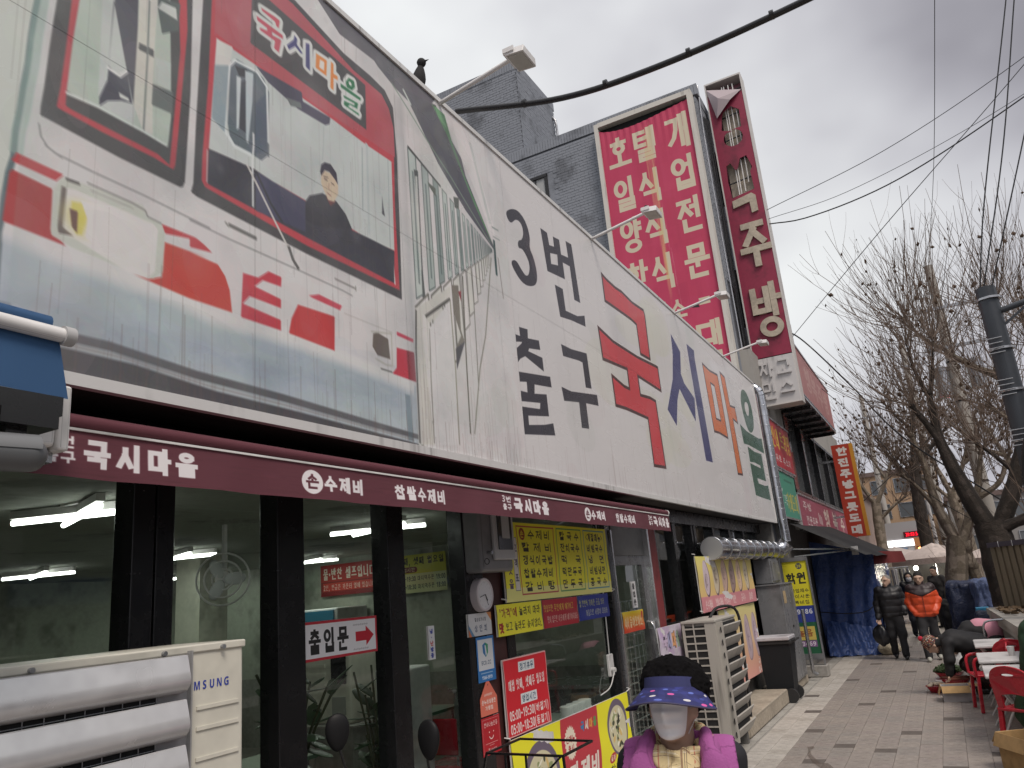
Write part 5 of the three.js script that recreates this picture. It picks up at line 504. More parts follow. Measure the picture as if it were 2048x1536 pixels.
  { const c = canvas(400, 180, '#c5bccb'); seed(8); for (let i = 0; i < 40; i++) { c.fillStyle = `rgba(${rnd() > 0.5 ? '170,130,190' : '225,220,228'},0.2)`; c.beginPath(); c.arc(rr(0, 400), rr(0, 180), rr(10, 50), 0, 7); c.fill(); } [['국', '#c7b4cc'], ['시', '#a7a6c8'], ['마', '#d9a070'], ['을', '#9ab09a']].forEach(([q, k2], i) => { c.strokeStyle = '#3f3447'; letter(c, q, 70 + i * 70, 26, 68, 86, 26); c.strokeStyle = k2; letter(c, q, 70 + i * 70, 26, 68, 86, 15); }); poster('purple_banner', 'small lilac banner with outlined letters below the side window', 'banner', 8.35, 9.2, 1.02, 1.42, -2.85, c, { wave: 0.006 }); }
  // meter box, clock
  { const t = thing('meter_box', 'grey electricity meter box with clear window beside the menu banner', 'meter box', [-2.85, 2.05, 4.92]); part(t, 'body', box(-2.95, -2.79, 2.07, 2.6, 4.7, 5.16, 0.03), std([0.2, 0.2, 0.21], 0.45, 0, { map: G_dirt })); part(t, 'cover', box(-2.79, -2.76, 2.15, 2.6, 4.84, 5.14, 0.012), std([0.42, 0.42, 0.43], 0.4)); part(t, 'window', box(-2.765, -2.752, 2.22, 2.56, 4.89, 5.09), std([0.05, 0.05, 0.055], 0.1)); part(t, 'card', box(-2.752, -2.749, 2.3, 2.46, 4.94, 5.05), std([0.4, 0.4, 0.4], 0.6)); part(t, 'latch', cyl([-2.79, 2.2, 4.78], [-2.75, 2.2, 4.78], 0.014), M.steel); part(t, 'seal_ring', (() => { const g = new THREE.TorusGeometry(0.02, 0.003, 6, 16); g.rotateY(1.2); g.translate(-2.77, 2.14, -4.73); return g; })(), M.black); }
  { const t = thing('wall_clock', 'round white wall clock on the dark pillar', 'clock', [-2.92, 1.81, 4.85]); const P = [-2.93, 1.922, 4.85]; part(t, 'rim', (() => { const g = new THREE.CylinderGeometry(0.112, 0.116, 0.05, 36, 1); g.rotateZ(-Math.PI / 2); g.translate(-2.905, P[1], -P[2]); return g; })(), std([0.5, 0.46, 0.48], 0.35)); const c = canvas(256, 256, '#d0cfd2'); c.strokeStyle = c.fillStyle = '#7b7a80'; for (let i = 0; i < 60; i++) { const a = i / 60 * 6.283, q = i % 5 ? 4 : 12; c.lineWidth = i % 5 ? 1 : 3; c.beginPath(); c.moveTo(128 + 112 * Math.cos(a), 128 + 112 * Math.sin(a)); c.lineTo(128 + (112 - q) * Math.cos(a), 128 + (112 - q) * Math.sin(a)); c.stroke(); } const g = new THREE.CircleGeometry(0.098, 36); g.rotateY(Math.PI / 2); g.translate(-2.878, P[1], -P[2]); part(t, 'dial', g, print(c), true); const hand = (a, l, w) => part(t, 'hand', bar([-2.874, P[1], P[2]], [-2.874, P[1] + Math.cos(a) * l, P[2] + Math.sin(a) * l], 0.002, w), M.black); hand(2.6, 0.05, 0.006); hand(4.5, 0.075, 0.004); hand(2.75, 0.08, 0.002); part(t, 'bezel', (() => { const q = new THREE.TorusGeometry(0.105, 0.009, 8, 40); q.rotateY(Math.PI / 2); q.translate(-2.88, P[1], -P[2]); return q; })(), std([0.55, 0.5, 0.52], 0.3)); }
}
// ---------- air conditioner with wind deflector in front of the corner pane ----------
{
  const t = thing('air_conditioner', 'cream outdoor air conditioner with silver curved deflector blades and blue lettering', 'air conditioner', [-2.48, 0, 1.5]);
  part(t, 'case', box(-2.66, -2.305, 0.45, 1.82, 0.9, 2.135, 0.012), M.cream); part(t, 'top_lid', box(-2.67, -2.298, 1.805, 1.832, 0.895, 2.14, 0.006), M.cream); for (const f of [1.0, 2.0]) part(t, 'stand_leg', box(-2.62, -2.34, 0, 0.45, f - 0.03, f + 0.03), M.steel);
  for (const f of [1.36, 1.79, 2.03]) part(t, 'screw', cyl([-2.298, 1.815, f], [-2.285, 1.815, f], 0.008), M.steel);
  part(t, 'deflector_plate', box(-2.305, -2.292, 0.5, 1.802, 0.95, 1.89), std([0.42, 0.42, 0.43], 0.4, 0.5)); part(t, 'fan_opening', box(-2.292, -2.288, 0.6, 1.78, 0.95, 1.76), M.blackMatte); part(t, 'side_bracket', box(-2.3, -2.275, 0.5, 1.815, 1.884, 1.89), std([0.38, 0.38, 0.38], 0.45, 0.4));
  for (let i = 0; i < 34; i++) part(t, 'grille_wire', cyl([-2.286, 0.62 + i * 0.035, 0.95], [-2.286, 0.62 + i * 0.035, 1.755], 0.0018, 0.0018, 5), M.steel); for (let i = 0; i < 14; i++) part(t, 'grille_wire', cyl([-2.284, 0.6, 0.98 + i * 0.06], [-2.284, 1.78, 0.98 + i * 0.06], 0.0018, 0.0018, 5), M.steel);
  const bp = [[0.028, 0.122], [0.034, 0.1], [0.041, 0.075], [0.046, 0.055], [0.046, 0.04], [0.04, 0.026], [0.028, 0.014], [0.01, 0.006], [-0.01, 0.003]], blade = [...bp, ...bp.slice().reverse().map(([x, y]) => [x - 0.005, y + 0.003])];
  const bm = std([0.6, 0.6, 0.61], 0.38, 0.35, { roughnessMap: G_rough, map: G_dirt });
  for (let k = 0; k < 9; k++) { const g = extr(blade, 0.9, 0); g.translate(-2.285, 1.68 - k * 0.138, -1.853); part(t, 'blade', toCreasedNormals(g, 0.6), bm); }
  const c2 = canvas(512, 80); text(c2, 'SAMSUNG', 6, 8, 500, 60, '#2c3f9c', 0.2, 0.1); part(t, 'logo', quad([[-2.3035, 1.678, 1.85], [-2.3035, 1.678, 2.075], [-2.3035, 1.718, 2.075], [-2.3035, 1.718, 1.85]]), print(c2, 0.45, { alphaTest: 0.5 }), true);
  for (const y of [1.62, 1.555, 1.46]) part(t, 'crease', box(-2.306, -2.3, y, y + 0.012, 1.93, 2.11, 0.004), M.cream);
}
// ---------- tall outdoor unit with louvres ----------
{
  const t = thing('outdoor_unit', 'tall outdoor air conditioner unit with side vents and deflector louvres on the step', 'air conditioner', [-2.58, 0.12, 9.5]), m = std([0.44, 0.42, 0.38], 0.5, 0, { map: G_streak });
  const x0 = -2.78, x1 = -2.4, f0 = 9.0, f1 = 9.95, y0 = 0.14, y1 = 1.44;
  part(t, 'case', [box(x0, x1, y0, y1 - 0.03, f0 + 0.03, f1, 0.012)], m); part(t, 'lid', box(x0 - 0.01, x1 + 0.01, y1 - 0.03, y1, f0 - 0.01, f1 + 0.01, 0.008), m); part(t, 'vent_cavity', box(x0 + 0.03, x1 - 0.12, y0 + 0.05, y1 - 0.06, f0 + 0.01, f0 + 0.03), M.blackMatte);
  for (const x of [x0, x0 + 0.125, x1 - 0.12]) part(t, 'vent_upright', box(x, x + (x > -2.55 ? 0.12 : x < -2.75 ? 0.03 : 0.014), y0, y1 - 0.03, f0, f0 + 0.03), m); for (let y = y0 + 0.02; y < y1 - 0.05; y += 0.079) part(t, 'vent_bar', box(x0 + 0.03, x1 - 0.12, y, y + 0.017, f0 + 0.002, f0 + 0.028), m);
  part(t, 'front_cover', box(x1, x1 + 0.075, y0 + 0.02, y1 - 0.03, f0 + 0.03, f0 + 0.06), m); part(t, 'front_cavity', box(x1, x1 + 0.006, y0 + 0.04, y1 - 0.05, f0 + 0.3, f1 - 0.02), M.blackMatte); part(t, 'front_column', box(x1, x1 + 0.012, y0 + 0.02, y1 - 0.03, f0 + 0.06, f0 + 0.3), m);
  for (let k = 0; k < 9; k++) { const g = extr([[0, 0], [0.02, 0], [0.078, 0.1], [0.07, 0.112], [0, 0.03]], f1 - f0 - 0.12); g.translate(x1, y0 + 0.03 + k * 0.136, -(f1 - 0.02)); part(t, 'louvre', g, m); const s = new THREE.CapsuleGeometry(0.014, 0.04, 3, 8); s.scale(0.4, 1, 1); s.rotateX(0.3); s.translate(x1 + 0.055, y0 + 0.1 + k * 0.136, -(f0 + 0.028)); part(t, 'slot', s, M.blackMatte); }
  part(t, 'hose', [tube([[x0 + 0.2, y1, f0 + 0.5], [x0 + 0.25, y1 + 0.1, f0 + 0.7], [x1 + 0.02, y1 + 0.05, f1 + 0.05], [x1 + 0.02, 0.9, f1 + 0.1], [x1 - 0.02, 0.25, f1 + 0.15]], 0.017, 8, 30)], M.rubber);
  for (const f of [f0 + 0.1, f1 - 0.1]) part(t, 'foot', box(x0 + 0.03, x1 - 0.03, 0.0, y0, f - 0.04, f + 0.04), M.concreteDark);
}
// ---------- step, bin, cabinet, stand sign, ducts ----------
{
  const st = std([0.4, 0.35, 0.28], 0.92, 0, { map: G_mottle, bumpMap: G_bump, bumpScale: 0.01 });
  { const g = box(-2.95, -2.45, 0, 0.2, 10.05, 12.75, 0.025); struct('step', g, st); struct('step', box(-2.95, -2.5, 0, 0.16, 13.3, 15.0, 0.03), st); }
  const b = thing('wheelie_bin', 'black wheelie bin with white lid standing on the step edge', 'bin', [-2.6, 0, 12.95]);
  { const g = box(-2.8, -2.32, 0.1, 0.86, 12.75, 13.2), P = g.attributes.position; for (let i = 0; i < P.count; i++) { const k = lerp(0.8, 1.04, (P.getY(i) - 0.1) / 0.76); P.setX(i, -2.56 + (P.getX(i) + 2.56) * k); P.setZ(i, -12.975 + (P.getZ(i) + 12.975) * k); } g.computeVertexNormals(); part(b, 'body', g, phys([0.016, 0.018, 0.021], 0.6, { specularIntensity: 0.4 })); } part(b, 'rim', box(-2.83, -2.29, 0.83, 0.88, 12.72, 13.23, 0.012), M.rubber); { const g = box(-2.84, -2.3, 0.885, 0.94, 12.7, 13.24, 0.015); g.translate(0, 0, 0); part(b, 'lid', g, std([0.5, 0.49, 0.52], 0.5, 0, { map: G_dirt })); } part(b, 'handle', [cyl([-2.24, 0.88, 12.8], [-2.24, 0.88, 13.15], 0.016), bar([-2.3, 0.86, 12.82], [-2.24, 0.88, 12.82], 0.03), bar([-2.3, 0.86, 13.13], [-2.24, 0.88, 13.13], 0.03)], M.rubber); for (const f of [12.74, 13.2]) part(b, 'wheel', cyl([-2.4, 0.1, f - 0.03], [-2.4, 0.1, f + 0.03], 0.1, 0.1, 20), M.rubber); part(b, 'axle', cyl([-2.4, 0.1, 12.77], [-2.4, 0.1, 13.17], 0.012), M.steel);
  const c = thing('metal_cabinet', 'grey metal utility cabinet behind the wheelie bin', 'cabinet', [-2.6, 0.16, 14]); part(c, 'carcass', box(-2.85, -2.46, 0.16, 1.68, 13.6, 14.75, 0.01), M.greyPaint); part(c, 'top', box(-2.87, -2.44, 1.68, 1.7, 13.57, 14.77), M.greyPaint); part(c, 'door', box(-2.46, -2.45, 0.2, 1.64, 13.65, 14.15), M.greyPaint); part(c, 'door', box(-2.46, -2.45, 0.2, 1.64, 14.17, 14.7), M.greyPaint); part(c, 'lock', cyl([-2.46, 1.0, 14.1], [-2.43, 1.0, 14.1], 0.018), M.black); part(c, 'label_plate', quad([[-2.448, 1.38, 13.68], [-2.448, 1.38, 13.92], [-2.448, 1.58, 13.92], [-2.448, 1.58, 13.68]]), std([0.48, 0.36, 0.2], 0.7, 0, { map: G_mottle }));
  const c2 = thing('junction_box', 'grey junction box stacked above the utility cabinet', 'box', [-2.65, 1.7, 14.2]); part(c2, 'body', box(-2.9, -2.62, 1.71, 2.12, 13.9, 14.6, 0.01), M.greyPaint); part(c2, 'cover', box(-2.62, -2.6, 1.75, 2.08, 13.95, 14.55), M.greyPaint);
  const sb = thing('stand_sign', 'yellow and blue standing advertisement with phone number beside the cabinet', 'sign', [-2.4, 0, 15.7]); { const cc = canvas(240, 900, '#2a3a8c'); cc.fillStyle = '#d8cf2c'; cc.fillRect(0, 0, 240, 440); cc.fillStyle = '#39405a'; cc.beginPath(); cc.arc(160, 50, 30, 0, 7); cc.fill(); text(cc, '2층', 138, 34, 46, 32, '#d8cf2c', 0.12); text(cc, '학원', 10, 110, 210, 120, '#2b2a20', 0.16); text(cc, '사업재수', 40, 270, 180, 42, '#3a382a', 0.12); text(cc, '/ 이사운', 30, 326, 190, 42, '#3a382a', 0.12); text(cc, '복비집', 60, 384, 150, 40, '#3a382a', 0.12); text(cc, '-9586', 40, 470, 180, 50, '#d5d8e0', 0.12); cc.fillStyle = '#1d5a3c'; cc.fillRect(0, 600, 240, 300); cc.fillStyle = '#c9b35a'; cc.fillRect(20, 640, 190, 130); text(cc, '높음', 40, 660, 150, 80, '#8c4a2a', 0.13); cc.fillStyle = '#7a5a86'; cc.fillRect(20, 775, 190, 60); text(cc, '-3669', 40, 782, 160, 44, '#d9d0dc', 0.12); part(sb, 'board', quad([[-2.73, 0.4, 15.64], [-2.29, 0.4, 15.64], [-2.29, 2.05, 15.64], [-2.73, 2.05, 15.64]]), print(cc), true); part(sb, 'frame', [box(-2.75, -2.73, 0.2, 2.12, 15.62, 15.72), box(-2.29, -2.27, 0.2, 2.12, 15.62, 15.72), box(-2.73, -2.29, 2.05, 2.12, 15.62, 15.72), box(-2.73, -2.29, 0.3, 0.4, 15.62, 15.72), box(-2.73, -2.29, 0.4, 2.05, 15.655, 15.7)], M.greyPaint); part(sb, 'base', box(-2.78, -2.24, 0, 0.2, 15.55, 15.85, 0.02), M.concrete); }
  // ducts: sheet metal segments with raised bands
  const ductM = std([0.6, 0.62, 0.66], 0.33, 0.9, { roughnessMap: G_rough, map: G_dirt });
  const dv = thing('vertical_duct', 'silver sheet metal duct rising past the end of the train sign', 'duct', [-2.72, 2.3, 15.35]); const X = -2.53, FF = 15.34, R = 0.088;
  for (let i = 0; i < 14; i++) { const a = 2.42 + i * 0.2; part(dv, 'segment', cyl([X, a, FF], [X, a + 0.196, FF], R - (i % 2) * 0.002, R - (i % 2) * 0.002, 28, true), ductM); part(dv, 'band', (() => { const g = new THREE.TorusGeometry(R + 0.001, 0.005, 6, 28); g.rotateX(Math.PI / 2); g.translate(X, a, -FF); return g; })(), ductM); }
  for (let i = 0; i < 5; i++) { const a0 = i * Math.PI / 10, a1 = (i + 1) * Math.PI / 10, E = (a) => [X - 0.24 + 0.24 * Math.cos(a), 5.22 + 0.24 * Math.sin(a), FF]; part(dv, 'elbow_segment', cyl(E(a0), E(a1), R + 0.004 * (i % 2), R + 0.004 * (i % 2), 28, true), ductM); } part(dv, 'segment', cyl([X - 0.24, 5.46, FF], [X - 0.9, 5.46, FF], R, R, 28), ductM);
  const dh = thing('horizontal_duct', 'fat silver duct lying along the wall above the dish banner', 'duct', [-2.72, 2.1, 12.5]); const Y = 2.27, HX = -2.7; for (let i = 0; i < 9; i++) { const a = 10.55 + i * 0.52; part(dh, 'segment', cyl([HX, Y, a], [HX, Y, a + 0.512], 0.145 + (i % 2) * 0.003, 0.145 + (i % 2) * 0.003, 28, true), ductM); part(dh, 'band', (() => { const g = new THREE.TorusGeometry(0.15, 0.008, 6, 28); g.translate(HX, Y, -a); return g; })(), ductM); } part(dh, 'end_cap', cyl([HX, Y, 10.54], [HX, Y, 10.55], 0.147, 0.147, 28), std([0.45, 0.46, 0.47], 0.5, 0.6)); for (let i = 0; i < 4; i++) { const a0 = i * Math.PI / 8, a1 = (i + 1) * Math.PI / 8, E = (a) => [lerp(HX, X, a / 1.57), Y + 0.12 - 0.12 * Math.cos(a), 15.21 + 0.13 * Math.sin(a)]; part(dh, 'elbow_segment', cyl(E(a0), E(a1), 0.15, 0.15, 28, true), ductM); }
}
// ---------- nearest corner: blue awning, white box, CCTV ----------
{
  const blue = std([0.025, 0.085, 0.2], 0.75, 0, { bumpMap: G_weave, bumpScale: 0.0006 }); const a = thing('blue_awning', 'blue awning with white front bar at the neighbouring shop', 'awning', [-2.3, 2.5, 0.4]);
  part(a, 'front_bar', cyl([-2.05, 2.715, -0.8], [-2.05, 2.715, 1.235], 0.021, 0.021, 14), M.white); part(a, 'roll', cyl([-2.075, 2.75, -0.8], [-2.075, 2.75, 1.21], 0.022, 0.022, 12), blue); part(a, 'end_cap', [cyl([-2.05, 2.715, 1.235], [-2.05, 2.715, 1.265], 0.028, 0.028, 14)], std([0.4, 0.4, 0.4], 0.5)); part(a, 'canopy', quad([[-2.07, 2.765, -0.8], [-2.07, 2.765, 1.22], [-2.98, 3.1, 1.22], [-2.98, 3.1, -0.8]], 10, 3), blue); part(a, 'valance', quad([[-2.035, 2.52, -0.8], [-2.045, 2.535, 1.265], [-2.06, 2.7, 1.235], [-2.06, 2.7, -0.8]], 40, 4, (u, v) => 0.006 * (1 - v) * Math.sin(u * 30)), blue);
  const w = thing('mini_split', 'white boxed unit hanging under the blue awning', 'box', [-2.3, 2.4, 1.3]); part(w, 'body', box(-2.36, -2.2, 2.43, 2.63, 0.95, 1.33, 0.015), M.white); part(w, 'side_cover', box(-2.37, -2.19, 2.42, 2.62, 1.33, 1.365, 0.01), M.white); part(w, 'bracket', box(-2.33, -2.23, 2.39, 2.425, 1.0, 1.34), M.steel);
  const cam = thing('security_camera', 'grey bullet security camera on a black bracket under the blue awning', 'camera', [-1.9, 2.27, 1.0]); part(cam, 'body', (() => { const g = new THREE.CapsuleGeometry(0.042, 0.2, 6, 20); g.rotateX(Math.PI / 2); g.rotateY(-0.25); g.translate(-1.9, 2.325, -0.97); return g; })(), std([0.09, 0.095, 0.1], 0.4)); part(cam, 'hood', (() => { const g = new THREE.CylinderGeometry(0.046, 0.046, 0.22, 20, 1, true, -1.5, 3.0); g.rotateX(Math.PI / 2); g.rotateZ(Math.PI / 2 + 1.57); g.rotateY(-0.25); g.translate(-1.9, 2.33, -0.98); return g; })(), std([0.14, 0.145, 0.15], 0.35)); part(cam, 'badge', box(-1.872, -1.866, 2.325, 2.34, 1.04, 1.075), M.white); part(cam, 'bracket', [box(-1.98, -1.88, 2.4, 2.44, 1.0, 1.14), box(-1.95, -1.91, 2.36, 2.4, 1.03, 1.08), box(-2.05, -1.9, 2.44, 2.49, 0.8, 1.16)], M.black);
}
// ---------- delivery motorcycle parked against the glass ----------
{
  const t = thing('motorcycle', 'black delivery motorcycle with round mirrors and a rear rack parked by the glass', 'motorcycle', [-2.37, 0, 3.6]);
  const X = -2.37; for (const f of [2.75, 4.0]) { const w = part(t, 'wheel', (() => { const g = new THREE.TorusGeometry(0.26, 0.05, 10, 28); g.rotateY(Math.PI / 2); g.translate(X, 0.31, -f); return g; })(), M.rubber); part(w, 'hub', cyl([X - 0.05, 0.31, f], [X + 0.05, 0.31, f], 0.07), M.alu); part(w, 'rim', (() => { const g = new THREE.TorusGeometry(0.215, 0.014, 8, 28); g.rotateY(Math.PI / 2); g.translate(X, 0.31, -f); return g; })(), M.alu); }
  part(t, 'frame', [tube([[X, 0.9, 3.05], [X, 0.5, 3.2], [X, 0.42, 3.6], [X, 0.62, 4.0]], 0.05), box(X - 0.12, X + 0.12, 0.3, 0.55, 3.3, 3.65, 0.04)], M.black); part(t, 'leg_shield', box(X - 0.22, X + 0.22, 0.4, 0.95, 2.98, 3.06, 0.03), std([0.05, 0.06, 0.12], 0.3)); part(t, 'seat', box(X - 0.14, X + 0.14, 0.72, 0.83, 3.3, 4.05, 0.04), M.rubber); part(t, 'front_fork', [cyl([X - 0.09, 0.31, 2.75], [X - 0.09, 0.95, 3.0], 0.022), cyl([X + 0.09, 0.31, 2.75], [X + 0.09, 0.95, 3.0], 0.022)], M.alu); part(t, 'handlebar', tube([[X - 0.34, 1.02, 3.12], [X - 0.2, 1.03, 3.02], [X, 0.98, 3.0], [X + 0.2, 1.03, 3.02], [X + 0.34, 1.02, 3.12]], 0.014), M.black); part(t, 'headlight', (() => { const g = new THREE.SphereGeometry(0.09, 16, 10); g.scale(1, 0.9, 0.7); g.translate(X, 0.98, -2.94); return g; })(), std([0.5, 0.5, 0.48], 0.15));
  for (const [s, mx, my] of [[-1, -2.63, 1.358], [1, -2.118, 1.328]]) { const m = part(t, 'mirror', (() => { const g = new THREE.SphereGeometry(1, 20, 14); g.scale(0.056, 0.083, 0.024); const P = g.attributes.position; for (let i = 0; i < P.count; i++) P.setX(i, P.getX(i) * (1 + 0.18 * P.getY(i) / 0.083)); g.computeVertexNormals(); g.rotateY(s < 0 ? 0.9 : -0.05); g.translate(mx, my, -3.0); return g; })(), phys([0.01, 0.01, 0.011], 0.5, { specularIntensity: 0.4 })); part(m, 'stalk', tube([[X + s * 0.2, 1.03, 3.03], [lerp(X + s * 0.2, mx, 0.5), 1.16, 3.03], [mx - s * 0.012, my - 0.075, 3.0]], 0.006, 6), M.black); }
  const rk = part(t, 'rear_rack', [bar([-2.5, 1.05, 4.1], [-2.02, 1.04, 4.1], 0.012), bar([-2.5, 1.05, 4.5], [-2.02, 1.04, 4.5], 0.012), bar([-2.5, 1.05, 4.1], [-2.5, 1.05, 4.5], 0.012), bar([-2.02, 1.04, 4.1], [-2.02, 1.04, 4.5], 0.012), bar([-2.5, 1.05, 4.1], [-2.56, 0.85, 4.1], 0.012), bar([-2.02, 1.04, 4.1], [-2.01, 0.85, 4.1], 0.012), bar([-2.38, 1.046, 4.1], [-2.38, 0.85, 4.1], 0.01), bar([-2.25, 1.043, 4.1], [-2.25, 0.85, 4.1], 0.01), bar([-2.03, 1.04, 4.1], [-2.22, 0.88, 4.1], 0.01), bar([-2.56, 0.85, 4.1], [-2.01, 0.85, 4.1], 0.012)], M.black);
}
// ---------- people: bodies meshed from a distance field ----------
function surfNet(sdf, mn, mx, h) {
  const n = [0, 1, 2].map((i) => Math.ceil((mx[i] - mn[i]) / h) + 2), [nx, ny, nz] = n, v = new Float32Array(nx * ny * nz), id = (i, j, k) => (k * ny + j) * nx + i;
  const B = 5, far = h * B * 0.9 + 0.05; // whole blocks far from the surface are filled with one value
  for (let k = 0; k < nz; k += B) for (let j = 0; j < ny; j += B) for (let i = 0; i < nx; i += B) {
    const c = sdf(mn[0] + (i + B / 2) * h, mn[1] + (j + B / 2) * h, mn[2] + (k + B / 2) * h), skip = Math.abs(c) > far;
    for (let z = k; z < Math.min(nz, k + B); z++) for (let y = j; y < Math.min(ny, j + B); y++) for (let x = i; x < Math.min(nx, i + B); x++) v[id(x, y, z)] = skip ? c : sdf(mn[0] + x * h, mn[1] + y * h, mn[2] + z * h);
  }
  const vert = new Int32Array(nx * ny * nz).fill(-1), pos = [], idx = [];
  for (let k = 0; k < nz - 1; k++) for (let j = 0; j < ny - 1; j++) for (let i = 0; i < nx - 1; i++) {
    let x = 0, y = 0, z = 0, c = 0; const g = (a, b, d) => v[id(i + a, j + b, k + d)];
    const edge = (a, b, d, e, f, q) => { const p = g(a, b, d), r = g(e, f, q); if ((p < 0) !== (r < 0)) { const t = p / (p - r); x += a + (e - a) * t; y += b + (f - b) * t; z += d + (q - d) * t; c++; } };
    edge(0, 0, 0, 1, 0, 0); edge(0, 1, 0, 1, 1, 0); edge(0, 0, 1, 1, 0, 1); edge(0, 1, 1, 1, 1, 1); edge(0, 0, 0, 0, 1, 0); edge(1, 0, 0, 1, 1, 0); edge(0, 0, 1, 0, 1, 1); edge(1, 0, 1, 1, 1, 1); edge(0, 0, 0, 0, 0, 1); edge(1, 0, 0, 1, 0, 1); edge(0, 1, 0, 0, 1, 1); edge(1, 1, 0, 1, 1, 1);
    if (c) { vert[id(i, j, k)] = pos.length / 3; pos.push(mn[0] + (i + x / c) * h, mn[1] + (j + y / c) * h, mn[2] + (k + z / c) * h); }
  }
  const face = (a, b, c, d, flip) => { if (a < 0 || b < 0 || c < 0 || d < 0) return; if (flip) idx.push(a, c, b, a, d, c); else idx.push(a, b, c, a, c, d); };
  for (let k = 1; k < nz - 1; k++) for (let j = 1; j < ny - 1; j++) for (let i = 1; i < nx - 1; i++) {
    const p = v[id(i, j, k)] < 0;
    if (p !== (v[id(i + 1, j, k)] < 0)) face(vert[id(i, j - 1, k - 1)], vert[id(i, j, k - 1)], vert[id(i, j, k)], vert[id(i, j - 1, k)], !p);
    if (p !== (v[id(i, j + 1, k)] < 0)) face(vert[id(i - 1, j, k - 1)], vert[id(i - 1, j, k)], vert[id(i, j, k)], vert[id(i, j, k - 1)], !p);
    if (p !== (v[id(i, j, k + 1)] < 0)) face(vert[id(i - 1, j - 1, k)], vert[id(i, j - 1, k)], vert[id(i, j, k)], vert[id(i - 1, j, k)], !p);
  }
  const geo = new THREE.BufferGeometry(), N = new Float32Array(pos.length), e = h * 0.6; geo.setAttribute('position', new THREE.Float32BufferAttribute(pos, 3));
  for (let i = 0; i < pos.length; i += 3) { const [x, y, z] = [pos[i], pos[i + 1], pos[i + 2]]; let a = sdf(x + e, y, z) - sdf(x - e, y, z), b = sdf(x, y + e, z) - sdf(x, y - e, z), c = sdf(x, y, z + e) - sdf(x, y, z - e); const l = Math.hypot(a, b, c) || 1; N[i] = a / l; N[i + 1] = b / l; N[i + 2] = c / l; }
  geo.setAttribute('normal', new THREE.BufferAttribute(N, 3)); geo.setAttribute('uv', new THREE.BufferAttribute(new Float32Array(pos.length / 3 * 2), 2)); geo.setIndex(idx); return geo;
}
const cap = (a, b, ra, rb = ra) => { const d = [b[0] - a[0], b[1] - a[1], b[2] - a[2]], dd = d[0] * d[0] + d[1] * d[1] + d[2] * d[2] || 1e-9; return (x, y, z) => { const px = x - a[0], py = y - a[1], pz = z - a[2], t = Math.min(1, Math.max(0, (px * d[0] + py * d[1] + pz * d[2]) / dd)), qx = px - t * d[0], qy = py - t * d[1], qz = pz - t * d[2]; return Math.sqrt(qx * qx + qy * qy + qz * qz) - (ra + (rb - ra) * t); }; };
const ell = (c, r) => { const m = Math.min(...r); return (x, y, z) => { const a = (x - c[0]) / r[0], b = (y - c[1]) / r[1], d = (z - c[2]) / r[2]; return (Math.sqrt(a * a + b * b + d * d) - 1) * m; }; };
const blend = (k, ...fs) => (x, y, z) => { let d = 1e9; for (const f of fs) { const b = f(x, y, z), h = Math.max(0, k - Math.abs(d - b)) / k; d = Math.min(d, b) - h * h * k * 0.25; } return d; };
const cut = (f, ...gs) => (x, y, z) => { let d = f(x, y, z); for (const g of gs) d = Math.max(d, g(x, y, z)); return d; };
function bounds(pts, pad) { const mn = [9, 9, 9], mx = [-9, -9, -9]; for (const p of pts) for (let i = 0; i < 3; i++) { mn[i] = Math.min(mn[i], p[i] - pad); mx[i] = Math.max(mx[i], p[i] + pad); } return [mn, mx]; }
const skin = phys([0.48, 0.32, 0.24], 0.55, { sheen: 0.2 }), hairBlack = std([0.012, 0.011, 0.011], 0.8), hairGrey = std([0.2, 0.19, 0.18], 0.85);
const put = (parent, name, geo, mat, label) => { const g = wuv(merge(geo)), m = new THREE.Mesh(g, mat); m.name = name; m.castShadow = m.receiveShadow = true; if (label) m.userData.label = label; parent.add(m); return m; };
// rotate local offsets of the head about the neck
const headFrame = (c, yaw, pitch, roll = 0) => { const q = new THREE.Quaternion().setFromEuler(new THREE.Euler(pitch, yaw, roll, 'YXZ')); return { q, to: (p) => { const v = new THREE.Vector3(...p).applyQuaternion(q); return [c[0] + v.x, c[1] + v.y, c[2] + v.z]; }, sdf: (f) => { const inv = q.clone().invert(), v = new THREE.Vector3(); return (x, y, z) => { v.set(x - c[0], y - c[1], z - c[2]).applyQuaternion(inv); return f(v.x, v.y, v.z); }; }, place: (g) => { g.applyQuaternion(q); g.translate(...c); return g; } }; };
const headShape = blend(0.03, ell([0, 0.025, -0.012], [0.076, 0.1, 0.092]), ell([0, -0.04, 0.012], [0.058, 0.075, 0.068]), cap([0, 0.015, 0.082], [0, -0.022, 0.1], 0.009, 0.014), ell([0, -0.093, 0.05], [0.026, 0.02, 0.022]), cap([-0.075, 0.012, -0.01], [-0.077, -0.03, -0.005], 0.014, 0.011), cap([0.075, 0.012, -0.01], [0.077, -0.03, -0.005], 0.014, 0.011), ell([0, 0.035, 0.066], [0.055, 0.012, 0.018]), cap([-0.018, -0.055, 0.074], [0.018, -0.055, 0.074], 0.009, 0.009));
